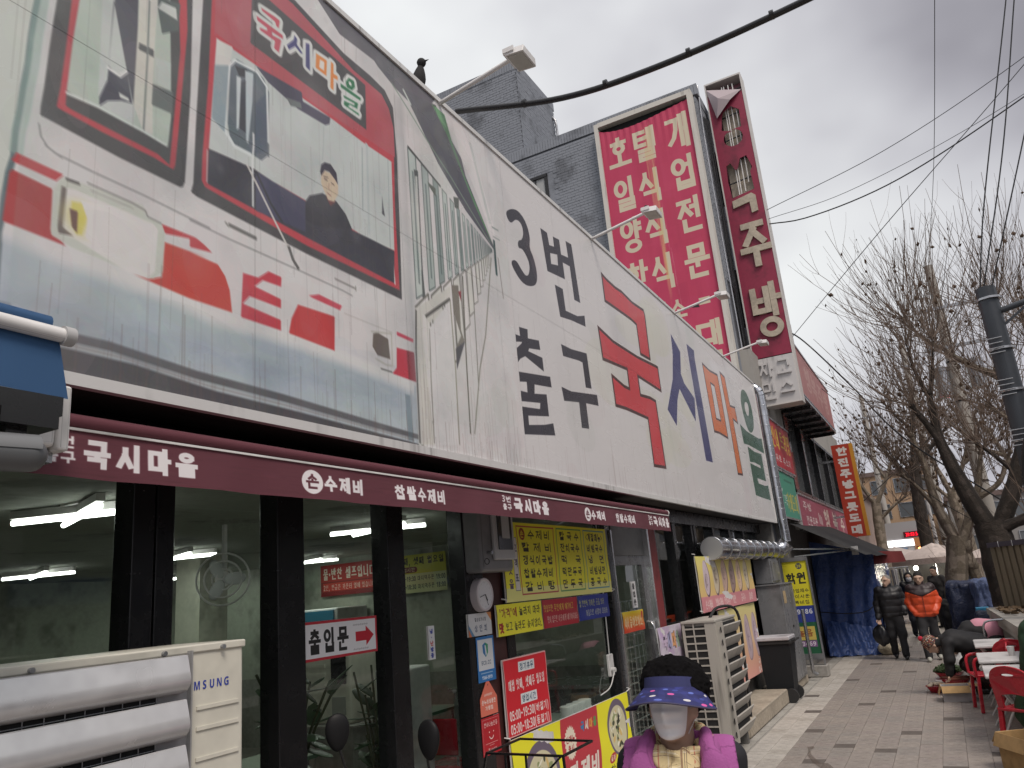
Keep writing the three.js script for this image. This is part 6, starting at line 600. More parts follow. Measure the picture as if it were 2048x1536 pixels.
function handGeo(w, dir, palm, curl = 0.6, side = 1, o4 = 0.006) { // wrist, direction of the fingers, normal of the palm
  const D = new THREE.Vector3(...dir).normalize(), Nn = new THREE.Vector3(...palm).normalize(), S = new THREE.Vector3().crossVectors(D, Nn).normalize().multiplyScalar(side), W = new THREE.Vector3(...w), at = (d, s, n) => W.clone().addScaledVector(D, d).addScaledVector(S, s).addScaledVector(Nn, n).toArray(), fs = [cap(at(0, -0.012, 0), at(0.075, -0.022, 0), 0.017, 0.013), cap(at(0, 0.012, 0), at(0.075, 0.022, 0), 0.017, 0.013), cap(at(0.03, 0, 0), at(0.075, 0, 0), 0.016, 0.014)], pts = [at(-0.03, 0, 0), at(0.17, 0.05, 0.06), at(0.17, -0.06, -0.03), at(0, 0.07, 0.05)];
  [[-0.027, 0.062, 0.008], [-0.009, 0.072, 0.009], [0.01, 0.068, 0.009], [0.028, 0.054, 0.0085]].forEach(([s, l, r]) => { const a = at(0.075, s, 0), b = at(0.075 + l * 0.5 * Math.cos(curl * 0.6), s * 1.1, l * 0.5 * Math.sin(curl * 0.6)), c = at(0.075 + l * 0.5 * Math.cos(curl * 0.6) + l * 0.5 * Math.cos(curl * 1.5), s * 1.12, l * 0.5 * Math.sin(curl * 0.6) + l * 0.5 * Math.sin(curl * 1.5)); fs.push(cap(a, b, r, r * 0.95), cap(b, c, r * 0.95, r * 0.8)); });
  const t0 = at(0.02, 0.02, 0.004), t1 = at(0.05, 0.048, 0.016), t2 = at(0.08, 0.052, 0.024); fs.push(cap(t0, t1, 0.012, 0.0105), cap(t1, t2, 0.0105, 0.0085)); const [mn, mx] = bounds(pts, 0.05); return surfNet(blend(0.008, ...fs, cap(at(-0.06, 0, 0), at(0, 0, 0), 0.024, 0.02)), mn, mx, o4);
}
function eyesAndMouth(t, H, o = {}) { for (const s of [-1, 1]) { const e = new THREE.SphereGeometry(0.0085, 10, 8); e.scale(1.5, 0.65, 0.6); e.translate(s * 0.031, 0.012, 0.078); put(t, 'eye', H.place(e), std([0.02, 0.015, 0.012], 0.3)); const b = new THREE.CapsuleGeometry(0.004, 0.026, 3, 6); b.rotateZ(Math.PI / 2 + s * 0.12); b.translate(s * 0.031, 0.034, 0.08); put(t, 'eyebrow', H.place(b), o.brow || hairBlack); } if (!o.masked) { const m = new THREE.SphereGeometry(0.01, 10, 6); m.scale(2.1, 0.4, 0.5); m.translate(0, -0.056, 0.08); put(t, 'mouth', H.place(m), std([0.25, 0.09, 0.08], 0.5)); } }
function person(label, at, turn, J, o) {
  const t = thing('person', label, 'person', at, o.group || null); t.rotation.y = turn; const k = o.size || 1; t.scale.setScalar(k);
  const H = headFrame(J.head, o.yaw || 0, o.pitch || 0, o.roll || 0), A = J, mid = (a, b, q = 0.5) => a.map((v, i) => lerp(v, b[i], q)), res = o.res || 0.018;
  const all = Object.values(J), [mn, mx] = bounds(all, 0.24);
  const limbs = [cap(A.neck, mid(A.neck, A.head, 0.6), 0.05, 0.052), cap(A.pelvis, A.chest, 0.075, 0.08), cap(A.chest, A.neck, 0.075, 0.05)];
  for (const s of ['L', 'R']) limbs.push(cap(A.chest, A['sh' + s], 0.06, 0.042), cap(A['sh' + s], A['el' + s], 0.042, 0.034), cap(A['el' + s], A['wr' + s], 0.036, 0.024), cap(A['hip' + s], A['kn' + s], 0.075, 0.05), cap(A['kn' + s], A['an' + s], 0.048, 0.034), cap(A.pelvis, A['hip' + s], 0.08, 0.07));
  const geos = [surfNet(blend(0.04, H.sdf(headShape), ...limbs), mn, mx, res)]; { const c = J.head, f = H.sdf(headShape); geos.push(surfNet(blend(0.02, f, cap(A.neck, mid(A.neck, A.head, 0.6), 0.052, 0.054)), c.map((v) => v - 0.16), c.map((v) => v + 0.16), o.headRes || 0.009)); }
  for (const [s, sd] of [['L', -1], ['R', 1]]) if (!(o.pockets || '').includes(s)) { const w = A['wr' + s], e = A['el' + s], d = w.map((v, i) => v - e[i]); geos.push(handGeo(w, d, o.palm || [0, 0, 1], o.curl ?? 0.8, sd)); }
  put(t, 'body', geos, o.skin || skin);
  // trousers and shoes
  const leg = []; for (const s of ['L', 'R']) leg.push(cap(A['hip' + s], A['kn' + s], 0.105, 0.08), cap(A['kn' + s], [A['an' + s][0], A['an' + s][1] + 0.0, A['an' + s][2]], 0.076, 0.066)); leg.push(cap(A.pelvis, mid(A.hipL, A.hipR), 0.13, 0.12));
  const wr = (f, amp, fr) => (x, y, z) => f(x, y, z) + amp * (noise3(x * fr + 5, y * fr, z * fr) - 0.5);
  put(t, 'trousers', surfNet(wr(blend(0.05, ...leg), 0.018, 13), ...bounds(all.filter((p) => p[1] < A.chest[1] + 0.1), 0.22), res), o.trousers);
  for (const s of ['L', 'R']) { const a = A['an' + s], d = o.foot?.[s] || [0, -0.02, 1], L = Math.hypot(...d), u = d.map((v) => v / L); put(t, 'shoe', surfNet(blend(0.03, cap([a[0], a[1] - 0.035, a[2]].map((v, i) => v - u[i] * 0.035), [a[0] + u[0] * 0.15, a[1] - 0.045 + u[1] * 0.15, a[2] + u[2] * 0.15], 0.043, 0.036), cap(a, [a[0], a[1] - 0.03, a[2]], 0.05, 0.045)), a.map((v) => v - 0.24), a.map((v) => v + 0.24), 0.012), o.shoes || M.black); }
  // jacket
  const jk = [], th = o.jacketThick ?? 0.03, lo = o.hem ?? 0, hem = mid(A.pelvis, A.chest, lo), side = (p, dx) => [p[0] + dx, p[1], p[2]];
  for (const dx of [-0.065, 0.065]) jk.push(cap(side(hem, dx), side(A.chest, dx), 0.102 + th, 0.108 + th)); jk.push(cap(A.chest, mid(A.chest, A.neck, 0.7), 0.1 + th, 0.07 + th * 0.6)); const arms = [];
  for (const s of ['L', 'R']) { jk.push(cap(mid(A.chest, A['sh' + s], 0.5), A['sh' + s], 0.08 + th * 0.6, 0.058 + th * 0.5)); arms.push(blend(0.03, cap(A['sh' + s], A['el' + s], 0.058 + th * 0.55, 0.046 + th * 0.6), cap(A['el' + s], mid(A['el' + s], A['wr' + s], 0.96), 0.046 + th * 0.6, 0.034 + th * 0.5))); }
  const trunk = blend(0.06, ...jk), base = blend(0.022, trunk, ...arms), ax = A.chest.map((v, i) => v - A.pelvis[i]), al = Math.hypot(...ax); const along = (x, y, z) => ((x - A.pelvis[0]) * ax[0] + (y - A.pelvis[1]) * ax[1] + (z - A.pelvis[2]) * ax[2]) / al;
  let jf = o.quilt ? (x, y, z) => base(x, y, z) - 0.012 * Math.pow(Math.abs(Math.sin(along(x, y, z) * Math.PI / o.quilt)), 0.6) + 0.014 * (noise3(x * 16, y * 16, z * 16) - 0.5) : wr(base, 0.022, 12);
  const neckCut = (x, y, z) => 0.062 - Math.hypot(x - mid(A.neck, A.head, 0.4)[0], (y - mid(A.neck, A.head, 0.4)[1]) * 0.7, z - mid(A.neck, A.head, 0.4)[2]); jf = cut(jf, neckCut);
  const jb = bounds(all.filter((p) => p !== A.anL && p !== A.anR), 0.24);
  if (o.yoke) { const split = (x, y, z) => along(x, y, z) - (o.yokeAt + 0.35 * Math.abs(x)); put(t, 'jacket', surfNet(cut(jf, split), ...jb, res * 0.85), o.jacket); put(t, 'jacket_yoke', surfNet(cut((x, y, z) => jf(x, y, z) - 0.003, (x, y, z) => -split(x, y, z)), ...jb, res * 0.85), o.yoke); }
  else put(t, 'jacket', surfNet(jf, ...jb, res * 0.85), o.jacket);
  if (o.collar) put(t, 'collar', surfNet(cut(cap(mid(A.chest, A.neck, 0.8), mid(A.neck, A.head, 0.35), 0.1, 0.085), (x, y, z) => 0.066 - Math.hypot(x - A.neck[0], 0, z - A.neck[2] - 0.01), (x, y, z) => y - A.neck[1] - 0.075), A.neck.map((v) => v - 0.22), A.neck.map((v) => v + 0.2), 0.01), o.collar);
  if (o.hair) put(t, 'hair', surfNet(H.sdf(o.hairShape || cut(ell([0, 0.035, -0.02], [0.086, 0.105, 0.1]), (x, y, z) => 0.03 + 0.0 - y + (z > 0 ? z * 0.55 : z * 0.9))), J.head.map((v) => v - 0.2), J.head.map((v) => v + 0.2), 0.009), o.hair);
  if (!o.noFace) eyesAndMouth(t, H, o); t.userData.H = undefined; delete t.userData.H; if (o.extra) o.extra(t, H); return t;
}
const walk = (o = {}) => ({ pelvis: [0, 0.9, 0], chest: [0, 1.22, 0.02], neck: [0, 1.4, 0.01], head: [0, 1.52, 0.045], shL: [0.17, 1.34, 0], elL: [0.25, 1.09, -0.04], wrL: [0.22, 0.87, 0.06], shR: [-0.17, 1.34, 0], elR: [-0.25, 1.09, -0.05], wrR: [-0.26, 0.86, 0.03], hipL: [0.085, 0.86, 0], knL: [0.1, 0.47, 0.1], anL: [0.09, 0.09, 0.12], hipR: [-0.085, 0.86, 0], knR: [-0.09, 0.46, -0.02], anR: [-0.08, 0.1, -0.2], ...o });
const darkPuffer = std([0.014, 0.014, 0.017], 0.5), darkTrousers = std([0.022, 0.022, 0.025], 0.85);
{ // two men walking this way
  person('man in black padded jacket and glasses carrying a black bag', [-1.16, 0, 18.0], 0.1, walk({ wrR: [-0.27, 0.8, 0.02], head: [0, 1.51, 0.05] }), { yaw: -0.75, jacket: darkPuffer, jacketThick: 0.035, quilt: 0.13, trousers: darkTrousers, shoes: M.black, hair: hairGrey, collar: darkPuffer, pockets: 'L', size: 1.0, hairShape: cut(ell([0, 0.03, -0.02], [0.08, 0.098, 0.096]), (x, y, z) => 0.012 - y + (z > -0.02 ? (z + 0.02) * 1.0 : (z + 0.02) * 0.7)), extra: (t, H) => { const g = []; for (const s of [-1, 1]) { const r = new THREE.TorusGeometry(0.02, 0.0025, 5, 16); r.translate(s * 0.03, 0.01, 0.094); g.push(r); } const b = new THREE.BoxGeometry(0.14, 0.003, 0.003); b.translate(0, 0.014, 0.094); g.push(b); put(t, 'glasses', H.place(merge(g)), M.black); } });
  { const g = surfNet((x, y, z) => Math.max(blend(0.05, ell([0, 0.2, 0], [0.16, 0.19, 0.1]), cap([0, 0.36, 0], [0.01, 0.47, 0], 0.05, 0.012))(x, y, z) + 0.03 * (noise3(x * 14, y * 9, z * 14) - 0.5), -1), [-0.25, -0.05, -0.2], [0.25, 0.52, 0.2], 0.014); g.translate(-1.44, 0.26, -18.0); solo('plastic_bag', 'black plastic bag in the hand of the man with glasses', 'bag', g, std([0.012, 0.013, 0.016], 0.3)); }
  const redJ = std([0.62, 0.075, 0.022], 0.45), yoke = std([0.03, 0.018, 0.02], 0.5);
  person('man in orange red padded jacket with black shoulders and track trousers', [-0.55, 0, 17.5], 0.05, walk({ wrL: [0.17, 0.88, 0.1], elL: [0.25, 1.09, -0.04], wrR: [-0.17, 0.88, 0.1], elR: [-0.25, 1.09, -0.04], knR: [-0.11, 0.47, 0.1], anR: [-0.1, 0.09, 0.12], knL: [0.09, 0.47, -0.02], anL: [0.1, 0.1, -0.2] }), { yaw: -0.12, pitch: 0.1, jacket: redJ, yoke, yokeAt: 0.3, jacketThick: 0.034, quilt: 0.14, trousers: darkTrousers, pockets: 'LR', shoes: std([0.4, 0.4, 0.36], 0.7), hair: hairBlack, collar: yoke, extra: (t) => { put(t, 'zip', (() => { const g = new THREE.BoxGeometry(0.008, 0.42, 0.008); g.rotateX(0.02); g.translate(0, 1.06, 0.172); return g; })(), M.black); } });
  const maskM = std([0.62, 0.62, 0.63], 0.8); const mask = (t, H, m = maskM) => { const g = new THREE.SphereGeometry(1, 22, 14, Math.PI * 0.1, Math.PI * 0.8, Math.PI * 0.22, Math.PI * 0.56); g.scale(0.08, 0.086, 0.108); g.translate(0, -0.042, 0.006); put(t, 'mask', H.place(g), m); };
  person('walker in black coat and hood wearing a white face mask', [-0.93, 0, 22.6], 0.1, walk({ head: [0, 1.5, 0.04] }), { jacket: darkPuffer, jacketThick: 0.03, trousers: std([0.03, 0.033, 0.045], 0.85), pockets: 'LR', masked: true, hair: M.blackMatte, hairShape: cut(ell([0, 0.0, -0.02], [0.112, 0.14, 0.12]), (x, y, z) => 0.085 - Math.hypot(x, y * 0.8, z - 0.1)), size: 0.97, extra: mask });
  person('person in dark coat standing by the lit stall under the parasol', [-0.35, 0, 25.2], -0.6, walk({ anL: [0.09, 0.09, 0], anR: [-0.09, 0.09, 0], knL: [0.09, 0.47, 0.02], knR: [-0.09, 0.47, 0.02] }), { jacket: std([0.03, 0.028, 0.028], 0.8), trousers: darkTrousers, hair: hairBlack, pockets: 'LR', res: 0.02 });
  person('stall keeper in dark clothes behind the blue covered stall', [0.25, 0, 24.6], 0.5, walk({ anL: [0.09, 0.09, 0], anR: [-0.09, 0.09, 0], knL: [0.09, 0.47, 0.02], knR: [-0.09, 0.47, 0.02] }), { jacket: std([0.02, 0.022, 0.03], 0.8), trousers: darkTrousers, hair: hairBlack, pockets: 'LR', res: 0.02 });
  // woman bending over the vegetable bowls; local +z is the way she faces, turned to the left
  const bend = { pelvis: [0, 0.66, -0.12], chest: [0, 0.72, 0.2], neck: [0, 0.72, 0.38], head: [0, 0.68, 0.49], shL: [0.17, 0.7, 0.29], elL: [0.2, 0.48, 0.33], wrL: [0.17, 0.3, 0.36], shR: [-0.17, 0.7, 0.29], elR: [-0.2, 0.48, 0.28], wrR: [-0.16, 0.28, 0.3], hipL: [0.1, 0.6, -0.14], knL: [0.13, 0.38, 0.1], anL: [0.12, 0.09, -0.12], hipR: [-0.1, 0.6, -0.14], knR: [-0.13, 0.38, 0.1], anR: [-0.12, 0.09, -0.1] };
  const hatC = canvas(128, 128, '#5a4038'); seed(33); for (let i = 0; i < 260; i++) { hatC.fillStyle = ['#a03038', '#c9b9a4', '#4a5a6a', '#7a6a3a', '#2c2624'][i % 5]; hatC.fillRect(rr(0, 128), rr(0, 128), rr(3, 10), rr(3, 8)); } const hatM = print(hatC, 0.95); hatM.map.wrapS = hatM.map.wrapT = THREE.RepeatWrapping; hatM.map.repeat.set(5, 5);
  person('woman in black jacket and patterned knit hat bending over vegetable bowls', [0.06, 0, 13.3], -1.45, bend, { pitch: 1.0, jacket: std([0.012, 0.012, 0.014], 0.75), jacketThick: 0.04, trousers: std([0.075, 0.028, 0.03], 0.9, 0, { map: hatM.map }), hair: hatM, hairShape: cut(ell([0, 0.03, -0.015], [0.095, 0.115, 0.11]), (x, y, z) => -0.005 - y + (z > 0 ? z * 0.35 : z * 0.3)), collar: M.blackMatte, palm: [0, 0, 1], extra: (t, H) => { const p = new THREE.SphereGeometry(0.035, 12, 10); p.translate(0, 0.16, -0.01); put(t, 'pompom', H.place(p), std([0.4, 0.02, 0.04], 0.95)); } });
  // second bent figure behind her, shirt tail showing pink
  person('person in black bent double with a pink shirt tail showing', [0.3, 0, 14.5], -1.75, { ...bend, head: [0, 0.5, 0.5], neck: [0, 0.62, 0.4], chest: [0, 0.74, 0.2], pelvis: [0, 0.72, -0.14] }, { pitch: 1.3, jacket: std([0.014, 0.014, 0.016], 0.8), jacketThick: 0.035, hem: 0.45, trousers: M.blackMatte, hair: hairBlack, extra: (t) => put(t, 'shirt', surfNet(blend(0.05, cap([0, 0.74, 0.06], [0, 0.725, -0.1], 0.185, 0.18)), [-0.3, 0.4, -0.35], [0.3, 1.0, 0.3], 0.014), std([0.55, 0.25, 0.32], 0.85)) });
}
{ // woman with the dotted visor, close by
  const P = [-1.0, 0.0, 3.0], black = std([0.012, 0.012, 0.016], 0.8), vest = std([0.34, 0.09, 0.28], 0.9, 0, { bumpMap: G_fine, bumpScale: 0.0015 });
  const J = { pelvis: [0, 0.86, 0], chest: [0, 1.12, 0.0], neck: [0, 1.3, 0.0], head: [0, 1.42, 0.03], shL: [0.16, 1.225, -0.02], elL: [0.225, 0.98, -0.03], wrL: [0.22, 0.8, 0.08], shR: [-0.16, 1.225, -0.02], elR: [-0.225, 0.98, -0.03], wrR: [-0.22, 0.8, 0.06], hipL: [0.085, 0.82, 0], knL: [0.1, 0.45, 0.06], anL: [0.09, 0.09, 0.06], hipR: [-0.085, 0.82, 0], knR: [-0.09, 0.45, 0], anR: [-0.08, 0.09, -0.12] };
  const visor = canvas(512, 256, '#25285f'); seed(14); for (let i = 0; i < 60; i++) { visor.fillStyle = `rgba(${rnd() > 0.5 ? '60,70,150' : '24,24,70'},0.25)`; visor.beginPath(); visor.ellipse(rr(0, 512), rr(0, 256), rr(20, 90), rr(8, 24), rr(0, 3), 0, 7); visor.fill(); } [[60, 200, 1], [100, 170, 0], [150, 90, 2], [165, 205, 3], [215, 60, 1], [235, 150, 0], [262, 215, 2], [300, 120, 1], [318, 58, 3], [352, 190, 0], [385, 90, 2], [420, 160, 3], [455, 215, 1], [470, 120, 0], [30, 120, 2], [500, 200, 3], [190, 140, 3], [410, 225, 1], [130, 235, 0], [275, 40, 2]].forEach(([x, y, k]) => { visor.fillStyle = ['#c9c6c8', '#d45aa0', '#5c6cb8', '#3a4590'][k]; visor.beginPath(); visor.ellipse(x, y, 13, 14, 0, 0, 7); visor.fill(); });
  const plaid = canvas(256, 256, '#c9b78c'); for (const [o2, w, c2] of [[30, 14, '#6b4a3a'], [54, 5, '#4a3a36'], [68, 5, '#4a3a36'], [120, 8, '#a33f38'], [190, 10, '#dcd4c0'], [214, 4, '#55443c']]) { plaid.globalAlpha = 0.6; plaid.fillStyle = c2; plaid.fillRect(o2, 0, w, 256); plaid.fillRect(0, o2, 256, w); } plaid.globalAlpha = 1; const plaidM = print(plaid, 0.85); plaidM.map.wrapS = plaidM.map.wrapT = THREE.RepeatWrapping; plaidM.map.repeat.set(8, 8);
  const face = Math.atan2(1.0, 3.0) - 0.1;
  person('woman in dotted blue sun visor, white mask, plaid scarf and purple vest', P, face, J, { size: 1.025, yaw: -0.2, pitch: -0.1, res: 0.011, headRes: 0.005, masked: true, jacket: black, jacketThick: 0.004, trousers: darkTrousers, brow: hairBlack, hair: phys([0.006, 0.0055, 0.006], 1.0, { specularIntensity: 0.15 }),
    hairShape: (x, y, z) => Math.max(ell([0, 0.06, -0.045], [0.13, 0.112, 0.115])(x, y, z) + 0.03 * (fbm(x * 26, y * 26, z * 26, 3) - 0.5) + 0.012 * (noise3(x * 130, y * 130, z * 130) - 0.5), -0.02 - y + (z > -0.02 ? (z + 0.02) * 1.2 : -0.03)),
    extra: (t, H) => {
      // visor: band round the head and a wide brim
      const brim = (() => { const nu = 40, nv = 10, g = new THREE.PlaneGeometry(1, 1, nu, nv), Q = g.attributes.position, U = g.attributes.uv; for (let i = 0; i < Q.count; i++) { const u = U.getX(i), v = 1 - U.getY(i), a = lerp(-1.72, 1.72, u), r0x = 0.098, r0z = 0.106, out = 0.108 * Math.pow(Math.cos(a * 0.58), 0.8) * v; const rx = r0x + out * 0.78, rz = r0z + out; Q.setXYZ(i, Math.sin(a) * rx, 0.064 - 0.036 * v - 0.034 * v * Math.pow(Math.abs(Math.sin(a)), 1.6) - 0.008 * v * v, -0.012 + Math.cos(a) * rz); } g.computeVertexNormals(); return g; })();
      const m = print(visor, 0.7, { side: THREE.DoubleSide }); const bm = new THREE.Mesh(H.place(brim.toNonIndexed()), m); bm.name = 'visor_brim'; bm.castShadow = true; t.add(bm);
      const band = new THREE.CylinderGeometry(0.96, 1.01, 0.042, 40, 3, true, -1.75, 3.5); { const Q = band.attributes.position; for (let i = 0; i < Q.count; i++) { const a = Math.atan2(Q.getX(i), Q.getZ(i)); if (Q.getY(i) > 0) Q.setY(i, Q.getY(i) * (0.35 + 0.75 * Math.cos(a * 0.8))); } } band.scale(0.099, 1, 0.107); band.translate(0, 0.078, -0.012); put(t, 'visor_band', H.place(band), std([0.035, 0.04, 0.13], 0.8, 0, { side: THREE.DoubleSide, bumpMap: G_weave, bumpScale: 0.0006 })); const edge = []; for (let i = 0; i <= 24; i++) { const a = lerp(-1.72, 1.72, i / 24), out = 0.108 * Math.pow(Math.cos(a * 0.58), 0.8); edge.push(new THREE.Vector3(Math.sin(a) * (0.098 + out * 0.78), 0.064 - 0.036 - 0.034 * Math.pow(Math.abs(Math.sin(a)), 1.6) - 0.008, -0.012 + Math.cos(a) * (0.106 + out))); } put(t, 'visor_edge', H.place(new THREE.TubeGeometry(new THREE.CatmullRomCurve3(edge), 60, 0.003, 6)), std([0.05, 0.045, 0.09], 0.7));
      // pleated mask following the face
      const mk = (() => { const nu = 36, nv = 22, g = new THREE.PlaneGeometry(1, 1, nu, nv), Q = g.attributes.position, U = g.attributes.uv; for (let i = 0; i < Q.count; i++) { const u = U.getX(i) * 2 - 1, v = U.getY(i), y = lerp(-0.102, 0.02, v), w = lerp(0.036, 0.077, Math.pow(v, 0.42)), nose = Math.exp(-u * u * 9) * Math.exp(-Math.pow((v - 0.74) / 0.36, 2)) * 0.03, pl = 0.0042 * Math.sign(Math.sin(v * 21)) * Math.pow(Math.abs(Math.sin(v * 21)), 0.5) * (1 - u * u); Q.setXYZ(i, u * w * (1 - 0.06 * u * u), y - 0.006 * (1 - u * u) * (v < 0.2 ? 1 : 0), 0.012 + 0.082 * Math.sqrt(Math.max(0, 1 - u * u * 0.78)) * (0.84 + 0.16 * Math.sin(v * 2.6)) + nose + pl); } g.computeVertexNormals(); return g; })(); put(t, 'mask', H.place(mk), std([0.78, 0.76, 0.765], 0.9, 0, { side: THREE.DoubleSide, bumpMap: G_fine, bumpScale: 0.0004 }));
      for (const s of [-1, 1]) put(t, 'ear_loop', (() => { const c = new THREE.CatmullRomCurve3([[s * 0.072, -0.01, 0.03], [s * 0.084, 0.01, -0.005], [s * 0.083, -0.02, -0.02], [s * 0.06, -0.09, 0.04]].map((p) => new THREE.Vector3(...p))); return H.place(new THREE.TubeGeometry(c, 16, 0.0015, 5)); })(), M.white);
      // scarf wound round the neck with a knot
      const sc = (x, y, z) => Math.max(blend(0.03, (a, b, c) => { const r = Math.hypot(a, (c - 0.005) * 0.92), yy = b - 1.275 - 0.02 * Math.cos(Math.atan2(a, c)) * -1.6; return Math.hypot((r - 0.092 - 0.012 * Math.sin(Math.atan2(a, c) * 7 + b * 60)), yy * 0.55) - 0.026; }, ell([0.01, 1.205, 0.135], [0.045, 0.04, 0.032]), cap([0.0, 1.2, 0.135], [-0.05, 1.07, 0.15], 0.034, 0.05), cap([0.02, 1.2, 0.135], [0.06, 1.1, 0.148], 0.03, 0.042))(x, y, z) + 0.012 * (noise3(x * 40, y * 22, z * 40) - 0.5), -1); put(t, 'scarf', surfNet(sc, [-0.2, 0.95, -0.2], [0.2, 1.42, 0.28], 0.006), plaidM);
      // purple fleece vest over the black top, open at the front
      const vb = blend(0.05, cap([-0.07, 0.88, 0], [-0.07, 1.13, 0], 0.15, 0.15), cap([0.07, 0.88, 0], [0.07, 1.13, 0], 0.15, 0.15), cap([0, 1.13, 0], [0, 1.26, -0.005], 0.15, 0.1), cap([0.05, 1.17, 0], [0.15, 1.225, -0.02], 0.12, 0.082), cap([-0.05, 1.17, 0], [-0.15, 1.225, -0.02], 0.12, 0.082)); const open = (x, y, z) => z > 0 ? (0.045 + 0.16 * Math.max(0, y - 1.0)) - Math.abs(x - 0.01) : -1; const arm = (s) => (x, y, z) => 0.086 - Math.hypot(x - s * 0.235, (y - 1.2) * 0.8, z + 0.02); const vs = cut((x, y, z) => vb(x, y, z) + 0.01 * (noise3(x * 14, y * 14, z * 14) - 0.5) - 0.004, (x, y, z) => -(vb(x, y, z) + 0.03), open, arm(1), arm(-1), (x, y, z) => y - 1.325); put(t, 'vest', surfNet(vs, [-0.36, 0.7, -0.32], [0.36, 1.42, 0.32], 0.006), vest);
      for (const s of [-1, 1]) put(t, 'vest_collar', surfNet(cut(blend(0.03, ell([s * 0.125, 1.2, 0.125], [0.052, 0.09, 0.028]), ell([s * 0.112, 1.27, 0.07], [0.038, 0.055, 0.04]), ell([s * 0.1, 1.3, 0.005], [0.026, 0.042, 0.05])), (x, y, z) => -1), [s > 0 ? 0 : -0.28, 1.05, -0.12], [s > 0 ? 0.28 : 0, 1.4, 0.25], 0.007), vest);
    } });
}
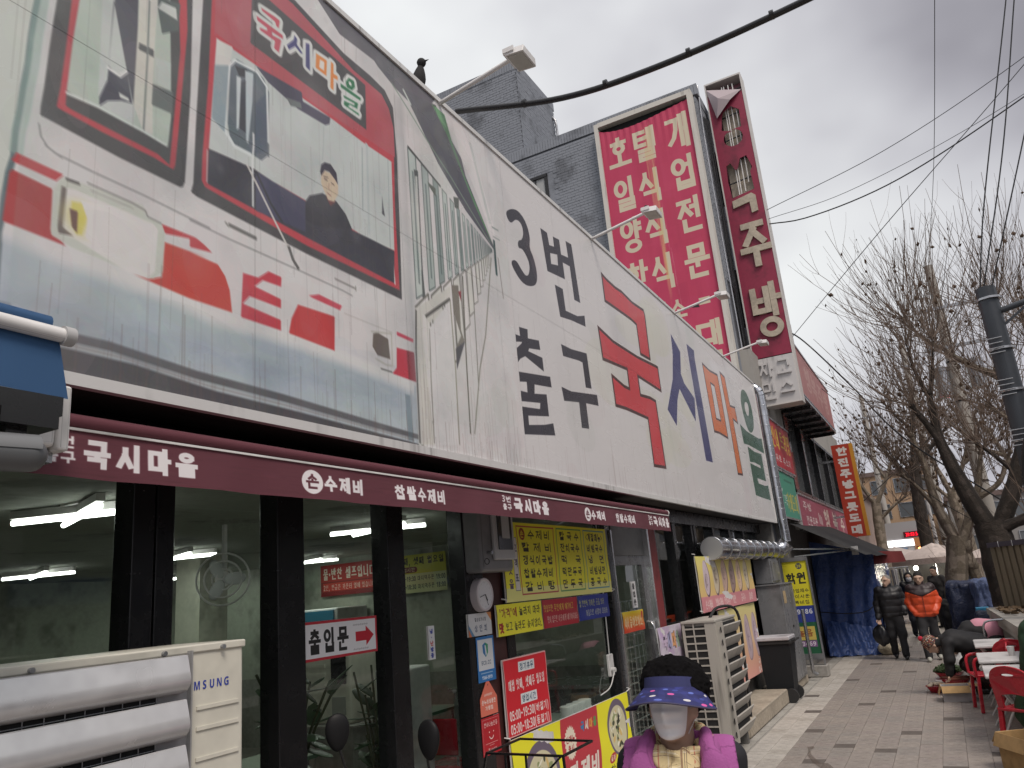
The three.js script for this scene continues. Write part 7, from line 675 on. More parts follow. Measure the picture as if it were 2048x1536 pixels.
// ---------- the row of shops beyond ----------
{
  const b = thing('shop_row_building', 'low grey shop building with a band of large upper windows past the train sign', 'building', [-6, 0, 24]);
  const wallM = std([0.33, 0.32, 0.3], 0.85, 0, { map: G_streak }), dkM = M.concreteDark;
  part(b, 'wall', [box(-10, -2.75, 0, 3.5, 16.6, 33), box(-10, -2.9, 3.5, 6.2, 24.01, 33)], dkM); part(b, 'upper_wall', [box(-2.9, -2.68, 3.4, 3.6, 16.0, 31), box(-2.9, -2.68, 5.5, 6.4, 16.0, 31), box(-2.9, -2.68, 3.6, 5.5, 16.0, 18.7)], wallM); part(b, 'tower', box(-10, -2.7, 6.4, 9.1, 19, 24.0), M.greyPaint);
  const win = part(b, 'window', [18.7, 21.2, 23.7, 26.2, 28.7, 30.9].map((f) => box(-2.88, -2.66, 3.6, 5.5, f, f + 0.08)).concat([box(-2.88, -2.66, 3.6, 3.68, 18.7, 31), box(-2.88, -2.66, 5.42, 5.5, 18.7, 31)]), M.darkFrame);
  const tint = std([0.2, 0.21, 0.215], 0.08, 0.35, {}); [18.78, 21.28, 23.78, 26.28, 28.78].forEach((f) => part(win, 'pane', quad([[-2.8, 3.68, f], [-2.8, 3.68, f + 2.42], [-2.8, 5.42, f + 2.42], [-2.8, 5.42, f]]), tint));
  part(b, 'canopy_eave', [box(-2.68, -2.0, 5.52, 5.6, 17.6, 23.6)], M.steel); for (let f = 17.8; f < 23.5; f += 0.9) part(b, 'eave_rib', box(-2.66, -2.02, 5.44, 5.52, f, f + 0.05), M.black);
  const sgn = (name, label, f0, f1, y0, y1, x, ctx) => { const t = thing(name, label, 'sign', [x, y0, (f0 + f1) / 2]); part(t, 'printed_face', quad([[x, y0, f0], [x, y0, f1], [x, y1, f1], [x, y1, f0]]), print(ctx, 0.45), true); part(t, 'case', box(x - 0.18, x - 0.004, y0, y1, f0, f1), std([0.5, 0.5, 0.5], 0.6)); part(t, 'frame', [box(x - 0.1, x + 0.02, y0 - 0.04, y0, f0, f1), box(x - 0.1, x + 0.02, y1, y1 + 0.04, f0, f1)], M.steel); };
  { const c = canvas(512, 220, '#a86a66'); seed(4); for (let i = 0; i < 400; i++) { c.fillStyle = `rgba(${rnd() > 0.5 ? '190,160,150' : '120,60,60'},${rr(0.03, 0.15)})`; c.fillRect(rr(0, 512), rr(0, 220), rr(1, 8), rr(10, 120)); } text(c, '행복주방', 80, 40, 380, 130, '#b98f86', 0.13); sgn('faded_fascia', 'faded brick red fascia board above the upper windows', 17.7, 23.6, 5.62, 6.75, -2.02, c); }
  { const c = canvas(420, 240, '#b02a35'); text(c, '한신네 트리밍', 16, 24, 392, 120, '#d9c23c', 0.15); text(c, '마우트 주소지', 40, 170, 330, 44, '#d8d0cc', 0.11); sgn('red_sign', 'red sign with yellow and white letters past the silver duct', 15.75, 18.5, 3.95, 4.93, -2.6, c); }
  { const c = canvas(420, 240, '#3f8f78'); c.fillStyle = '#c0554a'; c.beginPath(); c.ellipse(10, 40, 70, 90, 0, 0, 7); c.fill(); c.fillStyle = '#2e6e5c'; c.fillRect(200, 34, 150, 12); text(c, '식자재 그릇', 20, 120, 180, 60, '#d7ddd6', 0.13); text(c, '카페도매', 190, 100, 220, 110, '#c4b44a', 0.14); text(c, 'Coffee', 24, 84, 120, 24, '#d7ddd6', 0.1); sgn('green_sign', 'teal green sign with yellow letters below the red sign', 15.6, 18.15, 2.93, 3.86, -2.6, c); }
  { const c = canvas(1024, 110, '#9c4257'); seed(9); for (let i = 0; i < 200; i++) { c.fillStyle = `rgba(220,180,190,${rr(0.02, 0.08)})`; c.fillRect(rr(0, 1024), rr(0, 110), rr(4, 60), rr(2, 20)); } text(c, '주방', 40, 14, 110, 32, '#d9ccc8', 0.12); text(c, '전문주문', 60, 62, 150, 34, '#d9ccc8', 0.12); c.fillStyle = '#d9ccc8'; for (let i = 0; i < 3; i++) c.fillRect(240 + i * 18, 40 + i * 6, 8, 40 - i * 4); text(c, '행 복 주 방', 320, 12, 560, 86, '#d8c9bc', 0.13); sgn('pink_sign', 'long dusty pink shop sign below the upper windows', 18.2, 30.5, 2.75, 3.5, -2.58, c); }
  // vertical sign board
  { const t = thing('vertical_sign', 'tall red and yellow vertical sign with white letters', 'sign', [-2.0, 2.65, 24.2]); const c = canvas(200, 960, '#b03a26'); c.fillStyle = '#c98f2e'; c.fillRect(168, 0, 32, 960); '한진주방그릇도매'.split('').forEach((q, i) => letter((c.strokeStyle = c.fillStyle = '#ddd8d4', c), q, 34, 26 + i * 116, 112, 98, 20)); part(t, 'printed_face', quad([[-2.27, 2.64, 24.1], [-1.7, 2.64, 24.1], [-1.7, 5.27, 24.1], [-2.27, 5.27, 24.1]]), print(c, 0.5), true); part(t, 'case', box(-2.27, -1.7, 2.64, 5.27, 24.105, 24.35), std([0.35, 0.2, 0.05], 0.6)); part(t, 'bracket', [box(-2.7, -2.27, 3.2, 3.26, 24.2, 24.26), box(-2.7, -2.27, 4.8, 4.86, 24.2, 24.26)], M.steel); }
  // shop awning roof, blue tarpaulin front
  const tarpM = std([0.045, 0.085, 0.25], 0.42, 0, { bumpMap: G_bump, bumpScale: 0.02, roughnessMap: G_rough }), tarpPale = std([0.1, 0.14, 0.27], 0.5, 0, { bumpMap: G_bump, bumpScale: 0.02 });
  { const t = thing('canvas_awning', 'black canvas awning with a red end over the blue tarpaulin stall', 'awning', [-2, 1.9, 20]); part(t, 'roof', quad([[-1.35, 2.06, 16.9], [-0.95, 2.0, 23], [-2.6, 2.95, 23], [-2.7, 2.85, 16.7]], 8, 6, (u, v) => 0.02 * Math.sin(u * 18) * (1 - v)), M.blackMatte); part(t, 'red_end', quad([[-1.5, 1.86, 19.9], [-0.8, 1.86, 20.2], [-0.85, 2.1, 20.2], [-1.55, 2.16, 19.9]], 10, 3, (u, v) => 0.015 * Math.sin(u * 14)), std([0.2, 0.03, 0.03], 0.7)); part(t, 'arm', [bar([-2.65, 2.3, 16.7], [-1.6, 2.2, 17.3], 0.03), bar([-2.65, 2.15, 16.7], [-1.6, 2.18, 17.3], 0.025)], M.alu); part(t, 'tag', box(-1.62, -1.5, 2.08, 2.25, 17.25, 17.3), M.white); }
  const fold = (u, v) => 0.05 * Math.sin(u * 23 + Math.sin(v * 5) * 1.5) * (0.4 + 0.6 * (1 - v)) + 0.07 * (fbm(u * 6, v * 7, 2, 4) - 0.5);
  { const t = thing('tarpaulin_stall', 'closed stall wrapped in a blue tarpaulin tied down with rope', 'stall', [-2.1, 0, 20.3]); part(t, 'front_sheet', quad([[-2.72, 0.0, 19.35], [-1.5, 0.0, 19.45], [-1.42, 2.12, 19.6], [-2.72, 2.5, 19.5]], 50, 50, fold), tarpM); part(t, 'side_sheet', quad([[-1.5, 0.0, 19.45], [-1.55, 0.0, 25], [-1.5, 2.1, 25], [-1.42, 2.12, 19.6]], 60, 30, fold), tarpM); part(t, 'rope', tube([[-2.72, 0.93, 19.28], [-2.1, 0.86, 19.25], [-1.7, 0.9, 19.3], [-1.45, 1.15, 19.4]], 0.012, 6), M.black); part(t, 'lower_drape', quad([[-2.6, 0.02, 18.75], [-1.45, 0.015, 18.95], [-1.45, 0.5, 19.3], [-2.65, 0.75, 19.25]], 40, 16, (u, v) => 0.06 * (fbm(u * 9, v * 5, 7, 4) - 0.5) + 0.03 * Math.sin(u * 30 + v * 4)), tarpM); part(t, 'frame', [box(-2.7, -1.5, 0.0, 2.1, 19.7, 24.9)], M.blackMatte); }
  solo('cloth_heap', 'pale crumpled cloth heap at the foot of the blue tarpaulin', 'cloth', (() => { const g = surfNet((x, y, z) => ell([0, 0.05, 0], [0.22, 0.14, 0.16])(x, y, z) + 0.07 * (fbm(x * 9, y * 9, z * 9, 3) - 0.5), [-0.35, -0.15, -0.3], [0.35, 0.3, 0.3], 0.02); g.translate(-1.42, 0.08, -18.9); return g; })(), std([0.45, 0.4, 0.3], 0.9));
  solo('shop_pipe', 'grey pipe at the foot of the cabinet wall', 'pipe', tube([[-2.42, 1.2, 15.1], [-2.42, 0.3, 15.1], [-2.42, 0.14, 15.12], [-2.36, 0.1, 15.15]], 0.03, 8), M.steel);
}
// ---------- low wall with ribbed fence on the right ----------
{
  const A = [0.45, 15.7], dx = 0.0383, at = (f) => A[0] + (A[1] - f) * dx, wall = thing('concrete_wall', 'low concrete wall with a recessed panel and broad coping on the right of the pavement', 'wall', [0.7, 0, 11]);
  const slab = (off0, off1, y0, y1, f0, f1) => { const g = box(0, 1, y0, y1, f0, f1), P = g.attributes.position; for (let i = 0; i < P.count; i++) { const f = -P.getZ(i); P.setX(i, at(f) + (P.getX(i) < 0.5 ? off0 : off1)); } g.computeVertexNormals(); return g; };
  part(wall, 'core', slab(0.06, 0.75, 0, 0.86, 4, 15.68), M.concreteDark); part(wall, 'coping', slab(-0.02, 0.85, 0.9, 1.0, 4, 15.75), M.concrete); part(wall, 'ledge', slab(0.0, 0.8, 0.8, 0.9, 4, 15.72), M.concrete); for (const f of [4.2, 8, 11.8, 15.2]) part(wall, 'pier', slab(0, 0.1, 0, 0.8, f, f + 0.45), M.concrete); for (let i = 0; i < 4; i++) part(wall, 'board_line', slab(0.04, 0.07, 0.1 + i * 0.18, 0.24 + i * 0.18, 4.2, 15.2), std([0.2, 0.19, 0.175], 0.9, 0, { map: G_streak }));
  const fence = thing('ribbed_fence', 'brown ribbed metal fence with dark top rail standing on the concrete wall', 'fence', [1.6, 1, 14]); const rib = std([0.21, 0.175, 0.125], 0.55, 0.15, { map: G_streak });
  const fa = [0.7, 15.6], fd = [0.5, -0.866], fx = (d, o) => [fa[0] + fd[0] * d - fd[1] * 0 + 0.866 * o, fa[1] + fd[1] * d + 0.5 * o]; // runs obliquely towards the road; o = outward
  const plank = (d0, d1, o0, o1, y0, y1) => { const g = new THREE.BoxGeometry(1, 1, 1).toNonIndexed(), P = g.attributes.position; for (let i = 0; i < P.count; i++) { const q = fx(P.getX(i) < 0 ? d0 : d1, P.getZ(i) < 0 ? o0 : o1); P.setXYZ(i, q[0], P.getY(i) < 0 ? y0 : y1, -q[1]); } g.computeVertexNormals(); return g; };
  for (let i = 0; i < 28; i++) { const d = i * 0.16; part(fence, 'slat', plank(d, d + 0.105, -0.012, 0.02, 1.0, 1.97), rib); part(fence, 'groove_slat', plank(d + 0.105, d + 0.16, 0.015, 0.04, 1.0, 1.97), rib); }
  part(fence, 'top_rail', plank(-0.03, 4.5, -0.04, 0.06, 1.97, 2.05), std([0.07, 0.06, 0.08], 0.5)); for (let i = 0; i < 8; i++) { const q = fx(0.3 + i * 0.35, -0.05); part(fence, 'wire_tie', cyl([q[0], 1.96, q[1]], [q[0], 2.06, q[1]], 0.008, 0.008, 6), M.alu); }
  const sc = thing('dry_leaf_litter', 'dry leaves lying on the wall coping', 'leaves', [0.7, 1, 12]); sc.userData = { kind: 'stuff', label: 'dry brown leaves lying on the wall coping', category: 'leaves' }; seed(61); const lf = []; for (let i = 0; i < 120; i++) { const f = 14.6 + rr(-1.2, 0.7), g = new THREE.PlaneGeometry(rr(0.04, 0.1), rr(0.03, 0.07)); g.rotateX(-1.3 + rr(-0.6, 0.6)); g.rotateY(rr(0, 6)); g.translate(at(f) + rr(0.05, 0.5), 1.015 + rr(0, 0.03), -f); lf.push(g); } part(sc, 'leaf', lf, std([0.1, 0.065, 0.035], 0.9, 0, { side: THREE.DoubleSide }));
}
// ---------- street furniture and goods on the right ----------
{
  const white = std([0.55, 0.54, 0.54], 0.45, 0, { map: G_dirt });
  const table = (x0, x1, f0, f1, y, label) => { const t = thing('folding_table', label, 'table', [(x0 + x1) / 2, 0, (f0 + f1) / 2], 'white folding tables on the pavement'); part(t, 'top', box(x0, x1, y - 0.035, y, f0, f1, 0.012), white); const cx = (x0 + x1) / 2, cf = (f0 + f1) / 2; for (const s of [-1, 1]) { part(t, 'leg', cyl([x0 + 0.03, 0.015, cf + s * (f1 - f0) * 0.36], [x1 - 0.06, y - 0.04, cf + s * (f1 - f0) * 0.36], 0.013), white); part(t, 'leg', cyl([x1 - 0.03, 0.015, cf + s * (f1 - f0) * 0.34], [x0 + 0.06, y - 0.04, cf + s * (f1 - f0) * 0.34], 0.013), white); } };
  table(0.09, 0.6, 10.66, 11.55, 0.72, 'white folding table with a paper cup on it'); table(0.11, 0.52, 9.72, 10.6, 0.68, 'white folding table behind the near red chair'); table(0.1, 0.62, 11.95, 12.85, 0.76, 'white folding table beside the bending woman');
  solo('paper_cup', 'white paper cup on a folding table', 'cup', (() => { const g = new THREE.CylinderGeometry(0.04, 0.03, 0.1, 16); g.translate(0.45, 0.77, -11.1); return g; })(), white);
  const chair = (x, f, turn, label) => { // monobloc plastic chair, built facing local +z
    const t = thing('plastic_chair', label, 'chair', [x, 0, f], 'red plastic chairs'); t.rotation.y = turn; const R = M.redPlastic, b = (x0, x1, y0, y1, z0, z1, r) => { const g = new RoundedBoxGeometry(x1 - x0, y1 - y0, z1 - z0, 2, r); g.translate((x0 + x1) / 2, (y0 + y1) / 2, (z0 + z1) / 2); return g; };
    put(t, 'seat', b(-0.21, 0.21, 0.41, 0.44, -0.2, 0.22, 0.012), R); for (const [sx, sz] of [[-1, -1], [1, -1], [1, 1], [-1, 1]]) put(t, 'leg', (() => { const g = b(-0.022, 0.022, 0, 0.42, -0.02, 0.02, 0.008), P = g.attributes.position; for (let i = 0; i < P.count; i++) { const k = 1 - P.getY(i) / 0.42; P.setX(i, P.getX(i) + sx * (0.185 + 0.035 * k)); P.setZ(i, P.getZ(i) + sz * (0.175 + 0.04 * k)); } g.computeVertexNormals(); return g; })(), R);
    const sh = new THREE.Shape(); sh.moveTo(-0.2, 0.42); sh.lineTo(-0.21, 0.68); sh.quadraticCurveTo(-0.2, 0.82, 0, 0.83); sh.quadraticCurveTo(0.2, 0.82, 0.21, 0.68); sh.lineTo(0.2, 0.42); sh.lineTo(0.14, 0.42); sh.lineTo(0.13, 0.56); sh.quadraticCurveTo(0, 0.6, -0.13, 0.56); sh.lineTo(-0.14, 0.42); const hl = new THREE.Path(); hl.absellipse(0, 0.75, 0.07, 0.018, 0, 6.283); sh.holes.push(hl); const bk = new THREE.ExtrudeGeometry(sh, { depth: 0.012, bevelEnabled: true, bevelSize: 0.006, bevelThickness: 0.006, bevelSegments: 2, curveSegments: 10 }); const P = bk.attributes.position; for (let i = 0; i < P.count; i++) P.setZ(i, P.getZ(i) - 0.2 - 0.12 * (P.getY(i) - 0.42) + 0.7 * P.getX(i) * P.getX(i)); bk.computeVertexNormals(); put(t, 'backrest', bk, R); for (const s of [-1, 1]) { put(t, 'armrest', (() => { const c = new THREE.CatmullRomCurve3([[s * 0.21, 0.64, -0.2], [s * 0.24, 0.645, 0], [s * 0.235, 0.62, 0.18], [s * 0.215, 0.42, 0.2]].map((p) => new THREE.Vector3(...p))); return new THREE.TubeGeometry(c, 14, 0.019, 8); })(), R); } return t; };
  chair(0.43, 9.35, 2.5, 'red plastic chair standing before the green bundle'); chair(0.2, 11.95, -1.4, 'red plastic chair pushed under the table with the paper cup'); chair(0.52, 12.1, 3.0, 'red plastic chair between the two farther folding tables');
  const card = std([0.45, 0.29, 0.13], 0.85, 0, { map: G_mottle }), cardW = std([0.42, 0.41, 0.42], 0.8, 0, { map: G_dirt });
  const carton = (x, f, w, d, h, turn, label, outer) => { const t = thing('cardboard_box', label, 'box', [x, 0.002, f]); t.rotation.y = turn; const b = (x0, x1, y0, y1, z0, z1) => { const g = new THREE.BoxGeometry(x1 - x0, y1 - y0, z1 - z0); g.translate((x0 + x1) / 2, (y0 + y1) / 2, (z0 + z1) / 2); return g; }, q = 0.005; put(t, 'side', b(-w, w, 0, h, d - q, d), outer); put(t, 'side', b(-w, w, 0, h, -d, -d + q), outer); put(t, 'side', b(-w, -w + q, 0, h, -d + q, d - q), outer); put(t, 'side', b(w - q, w, 0, h, -d + q, d - q), outer); put(t, 'bottom', b(-w + q, w - q, 0.002, 0.008, -d + q, d - q), card); const flap = (len, dep, rx, px, py, pz, ry = 0) => { const g = b(-len, len, 0, q, 0, dep); g.rotateX(rx); g.rotateY(ry); g.translate(px, py, pz); put(t, 'flap', g, card); }; flap(w, 0.1, 0.95, 0, h, d); flap(w, 0.13, -2.3 + 3.14, 0, h, -d, Math.PI); flap(d, 0.14, 0.1, w, h, 0, Math.PI / 2); flap(d, 0.12, 1.2, -w, h, 0, -Math.PI / 2); return t; };
  carton(-0.24, 12.7, 0.17, 0.13, 0.2, 0.06, 'open carton with grey sides beside the red chair', cardW); carton(0.36, 8.75, 0.2, 0.22, 0.3, 0.5, 'brown open carton tied with string under the green bundle', card);
  const bowl = (x, f, y, r, h, m) => { const g = new THREE.LatheGeometry([[0.001, 0], [r * 0.6, 0], [r, h], [r * 1.05, h], [r * 0.98, h * 0.94], [r * 0.58, h * 0.12], [0.001, h * 0.1]].map((p) => new THREE.Vector2(...p)), 24); g.translate(x, y, -f); return g; };
  solo('red_bowl', 'wide red plastic bowl of roots at the bending woman\'s hands', 'bowl', bowl(-0.22, 13.35, 0.1, 0.2, 0.1), M.redPlastic); solo('red_bowl', 'small red bowl of pale mushrooms on the pavement', 'bowl', bowl(-0.5, 13.5, 0.0, 0.13, 0.09), M.redPlastic); solo('red_bowl', 'red bowl under the heap of green leaves', 'bowl', bowl(-0.3, 14.0, 0.12, 0.2, 0.1), M.redPlastic);
  solo('crate', 'white foam crate carrying the red bowls', 'crate', [box(-0.4, 0.0, 0.0, 0.1, 13.15, 13.6, 0.01), box(-0.5, -0.1, 0, 0.12, 13.8, 14.25, 0.01)], white);
  seed(71); { const lv = []; for (let i = 0; i < 420; i++) { const g = new THREE.SphereGeometry(1, 5, 4), L = rr(0.02, 0.045); g.scale(L, 0.004, L * 0.5); g.rotateZ(rr(-1.2, 1.2)); g.rotateY(rr(0, 6.28)); const a = rr(0, 6.28), q = Math.sqrt(rnd()) * 0.2; g.translate(-0.3 + Math.cos(a) * q, 0.22 + (1 - q * q / 0.05) * 0.1 * rnd() + rr(0, 0.02), -14 - Math.sin(a) * q); lv.push(g); } const o = solo('leaf_greens', 'heap of dark green leaf vegetables', 'vegetables', lv, std([0.045, 0.075, 0.025], 0.6)); o.userData.kind = 'stuff'; }
  { const lv = []; for (let i = 0; i < 16; i++) { const g = new THREE.SphereGeometry(rr(0.025, 0.04), 8, 6); g.scale(1, 0.7, 1); g.translate(-0.5 + rr(-0.08, 0.08), 0.09 + rr(0, 0.03), -13.5 + rr(-0.08, 0.08)); lv.push(g); } const o = solo('mushrooms', 'pale mushrooms heaped in the small red bowl', 'vegetables', lv, std([0.6, 0.52, 0.4], 0.8)); o.userData.kind = 'stuff'; const rt = []; for (let i = 0; i < 10; i++) { const x = -0.22 + rr(-0.1, 0.05), f = 13.35 + rr(-0.1, 0.1); rt.push(cyl([x - 0.12, 0.2 + rr(0, 0.03), f], [x + 0.14, 0.2 + rr(0, 0.03), f + rr(-0.05, 0.05)], 0.014, 0.02, 7)); } const r2 = solo('root_vegetables', 'brown root vegetables laid across the red bowl', 'vegetables', rt, std([0.18, 0.06, 0.04], 0.8)); r2.userData.kind = 'stuff'; }
  { const g = surfNet((x, y, z) => blend(0.06, ell([0, 0.16, 0], [0.13, 0.17, 0.1]), cap([0, 0.3, 0], [0.02, 0.42, 0], 0.05, 0.015))(x, y, z) + 0.04 * (fbm(x * 10, y * 8, z * 10, 3) - 0.5), [-0.25, -0.05, -0.2], [0.25, 0.5, 0.2], 0.016); g.translate(-0.12, 0.05, -14.1); solo('white_bag', 'white plastic bag behind the bending woman', 'bag', g, std([0.6, 0.6, 0.6], 0.5)); }
  { const g = surfNet((x, y, z) => blend(0.12, cap([0, 0.3, 0], [0.05, 1.0, 0], 0.2, 0.14), ell([0, 0.25, 0], [0.25, 0.25, 0.2]))(x, y, z) + 0.06 * (fbm(x * 7, y * 7, z * 7, 4) - 0.5), [-0.4, -0.1, -0.35], [0.4, 1.35, 0.35], 0.02); g.translate(0.56, 0.12, -9.3); solo('green_bundle', 'tall dark green padded bundle beside the near red chair', 'bundle', g, std([0.012, 0.045, 0.018], 0.75, 0, { bumpMap: G_fine, bumpScale: 0.004 })); }
  { const t = thing('hand_cart', 'grey tube hand cart standing against the concrete wall', 'cart', [0.5, 0, 12.4]); part(t, 'frame', [tube([[0.28, 0.1, 13.2], [0.28, 0.92, 13.2], [0.32, 0.96, 13.2], [0.7, 0.96, 13.15], [0.74, 0.92, 13.15], [0.74, 0.1, 13.15]], 0.014, 8, 40), cyl([0.28, 0.7, 13.2], [0.74, 0.7, 13.15], 0.01)], M.steel); }
  // covered stalls in blue sheets
  const tarpM = std([0.022, 0.032, 0.075], 0.4, 0, { bumpMap: G_bump, bumpScale: 0.02 }), tarpB = std([0.085, 0.12, 0.24], 0.5, 0, { bumpMap: G_bump, bumpScale: 0.02 });
  const lump = (x, y, f, rx, ry, rf, m, label, s) => { const g = surfNet((a, b, c) => { const q = [Math.abs(a) - rx + 0.1, Math.abs(b) - ry + 0.1, Math.abs(c) - rf + 0.1], d = Math.hypot(Math.max(q[0], 0), Math.max(q[1], 0), Math.max(q[2], 0)) + Math.min(Math.max(...q), 0) - 0.1; return d + 0.16 * (fbm(a * 4 + s, b * 3, c * 4, 4) - 0.5) + 0.015 * Math.sin(b * 3 + fbm(a * 7, b * 2, c * 7, 2) * 14); }, [-rx - 0.2, -ry - 0.1, -rf - 0.2], [rx + 0.2, ry + 0.2, rf + 0.2], 0.035); g.translate(x, y + ry, -f); solo('covered_stall', label, 'stall', g, m, false, 'market stalls wrapped in blue sheets'); };
  lump(0.25, 0, 20.6, 0.38, 0.66, 0.5, tarpM, 'market stall wrapped in dark navy sheet with a flat top', 1); lump(0.72, 0, 19.6, 0.36, 0.68, 0.6, tarpB, 'market stall wrapped in pale blue sheet against the wall end', 2); lump(0.6, 0, 18.2, 0.32, 0.4, 0.5, tarpM, 'low heap wrapped in dark sheet beside the pale blue stall', 3); lump(0.72, 0, 16.9, 0.28, 0.34, 0.6, tarpM, 'long low heap in dark sheet next to the concrete wall', 5); lump(-0.1, 0, 21.9, 0.25, 0.45, 0.4, M.blackMatte, 'small black covered stall left of the navy one', 7);
  solo('blue_crate', 'bright blue crate on the dark covered heap', 'crate', box(0.32, 0.55, 0.78, 0.86, 18.3, 18.6, 0.01), std([0.05, 0.3, 0.5], 0.5));
  // parasols
  const para = (x, f, r, y0, y1, label) => { const t = thing('market_parasol', label, 'parasol', [x, 0, f], 'market parasols'), g = new THREE.ConeGeometry(r, y1 - y0, 8, 6, true), P = g.attributes.position; for (let i = 0; i < P.count; i++) { const h = P.getY(i) / (y1 - y0) + 0.5, a = Math.atan2(P.getZ(i), P.getX(i)), sag = 1 + 0.12 * Math.sin(h * Math.PI); P.setX(i, P.getX(i) * sag); P.setZ(i, P.getZ(i) * sag); P.setY(i, P.getY(i) + (y0 + y1) / 2 - 0.0 + 0.03 * Math.sin(a * 9)); } g.computeVertexNormals(); g.translate(x, 0, -f); part(t, 'canopy', g, std([0.55, 0.47, 0.43], 0.85, 0, { map: G_dirt, side: THREE.DoubleSide })); const v = new THREE.CylinderGeometry(r, r * 1.01, 0.16, 32, 2, true); v.translate(x, y0 - 0.06, -f); part(t, 'valance', v, std([0.42, 0.34, 0.31], 0.85, 0, { side: THREE.DoubleSide, map: G_mottle })); part(t, 'pole', cyl([x, 0, f], [x, y1, f], 0.025), M.steel); for (let i = 0; i < 8; i++) part(t, 'rib', cyl([x, y1 - 0.12, f], [x + Math.cos(i * 0.785) * r * 0.97, y0 + 0.02, f + Math.sin(i * 0.785) * r * 0.97], 0.008, 0.008, 5), M.steel); };
  para(-0.28, 27.2, 1.2, 1.86, 2.32, 'cream parasol over the lit stall'); para(1.35, 26, 1.2, 1.75, 2.15, 'cream parasol behind the forked plane tree'); para(-1.6, 33, 1.3, 1.95, 2.4, 'cream parasol in front of the bright far shop');
  { const t = thing('lit_stall', 'grey market stall with two bare bulbs under the cream parasol', 'stall', [-0.6, 0, 27.6]); part(t, 'counter', box(-1.2, 0.5, 0, 0.9, 27.4, 28.4, 0.02), M.greyPaint); part(t, 'back_sheet', quad([[-1.5, 0.8, 28.6], [0.8, 0.8, 28.6], [0.8, 1.95, 28.6], [-1.5, 1.95, 28.6]], 20, 8, (u, v) => 0.05 * Math.sin(u * 20)), std([0.14, 0.14, 0.13], 0.8)); for (const [x, y] of [[-0.85, 1.62], [-0.35, 1.52]]) { const bulb = new THREE.SphereGeometry(0.07, 12, 10); bulb.translate(x, y, -27.3); part(t, 'bulb', bulb, std([0.9, 0.9, 0.85], 0.4, 0, { emissive: new THREE.Color(1, 0.98, 0.9), emissiveIntensity: 6 })); const l = new THREE.PointLight(0xfff6e0, 1.5, 0, 2); l.position.set(x + 0.6, y, 0.3 + 0.15); t.add(l); part(t, 'flex', cyl([x, y + 0.07, 27.3], [x, 1.95, 27.3], 0.006, 0.006, 5), M.black); } }
  { const t = thing('clothes_rack', 'rack of hanging dark and grey clothes at the market', 'rack', [-1.6, 0, 25.6]); part(t, 'rail', cyl([-2.1, 1.7, 25.6], [-1.0, 1.7, 25.6], 0.015), M.steel); seed(19); for (let i = 0; i < 11; i++) { const x = -2.05 + i * 0.1; part(t, 'garment', box(x, x + 0.05, 0.75 + rr(0, 0.2), 1.66, 25.4, 25.85, 0.02), std([[0.03, 0.03, 0.035], [0.25, 0.25, 0.26], [0.1, 0.1, 0.12], [0.4, 0.4, 0.42]][i % 4], 0.9)); } for (const x of [-2.1, -1.0]) part(t, 'upright', cyl([x, 0, 25.6], [x, 1.7, 25.6], 0.015), M.steel); }
}
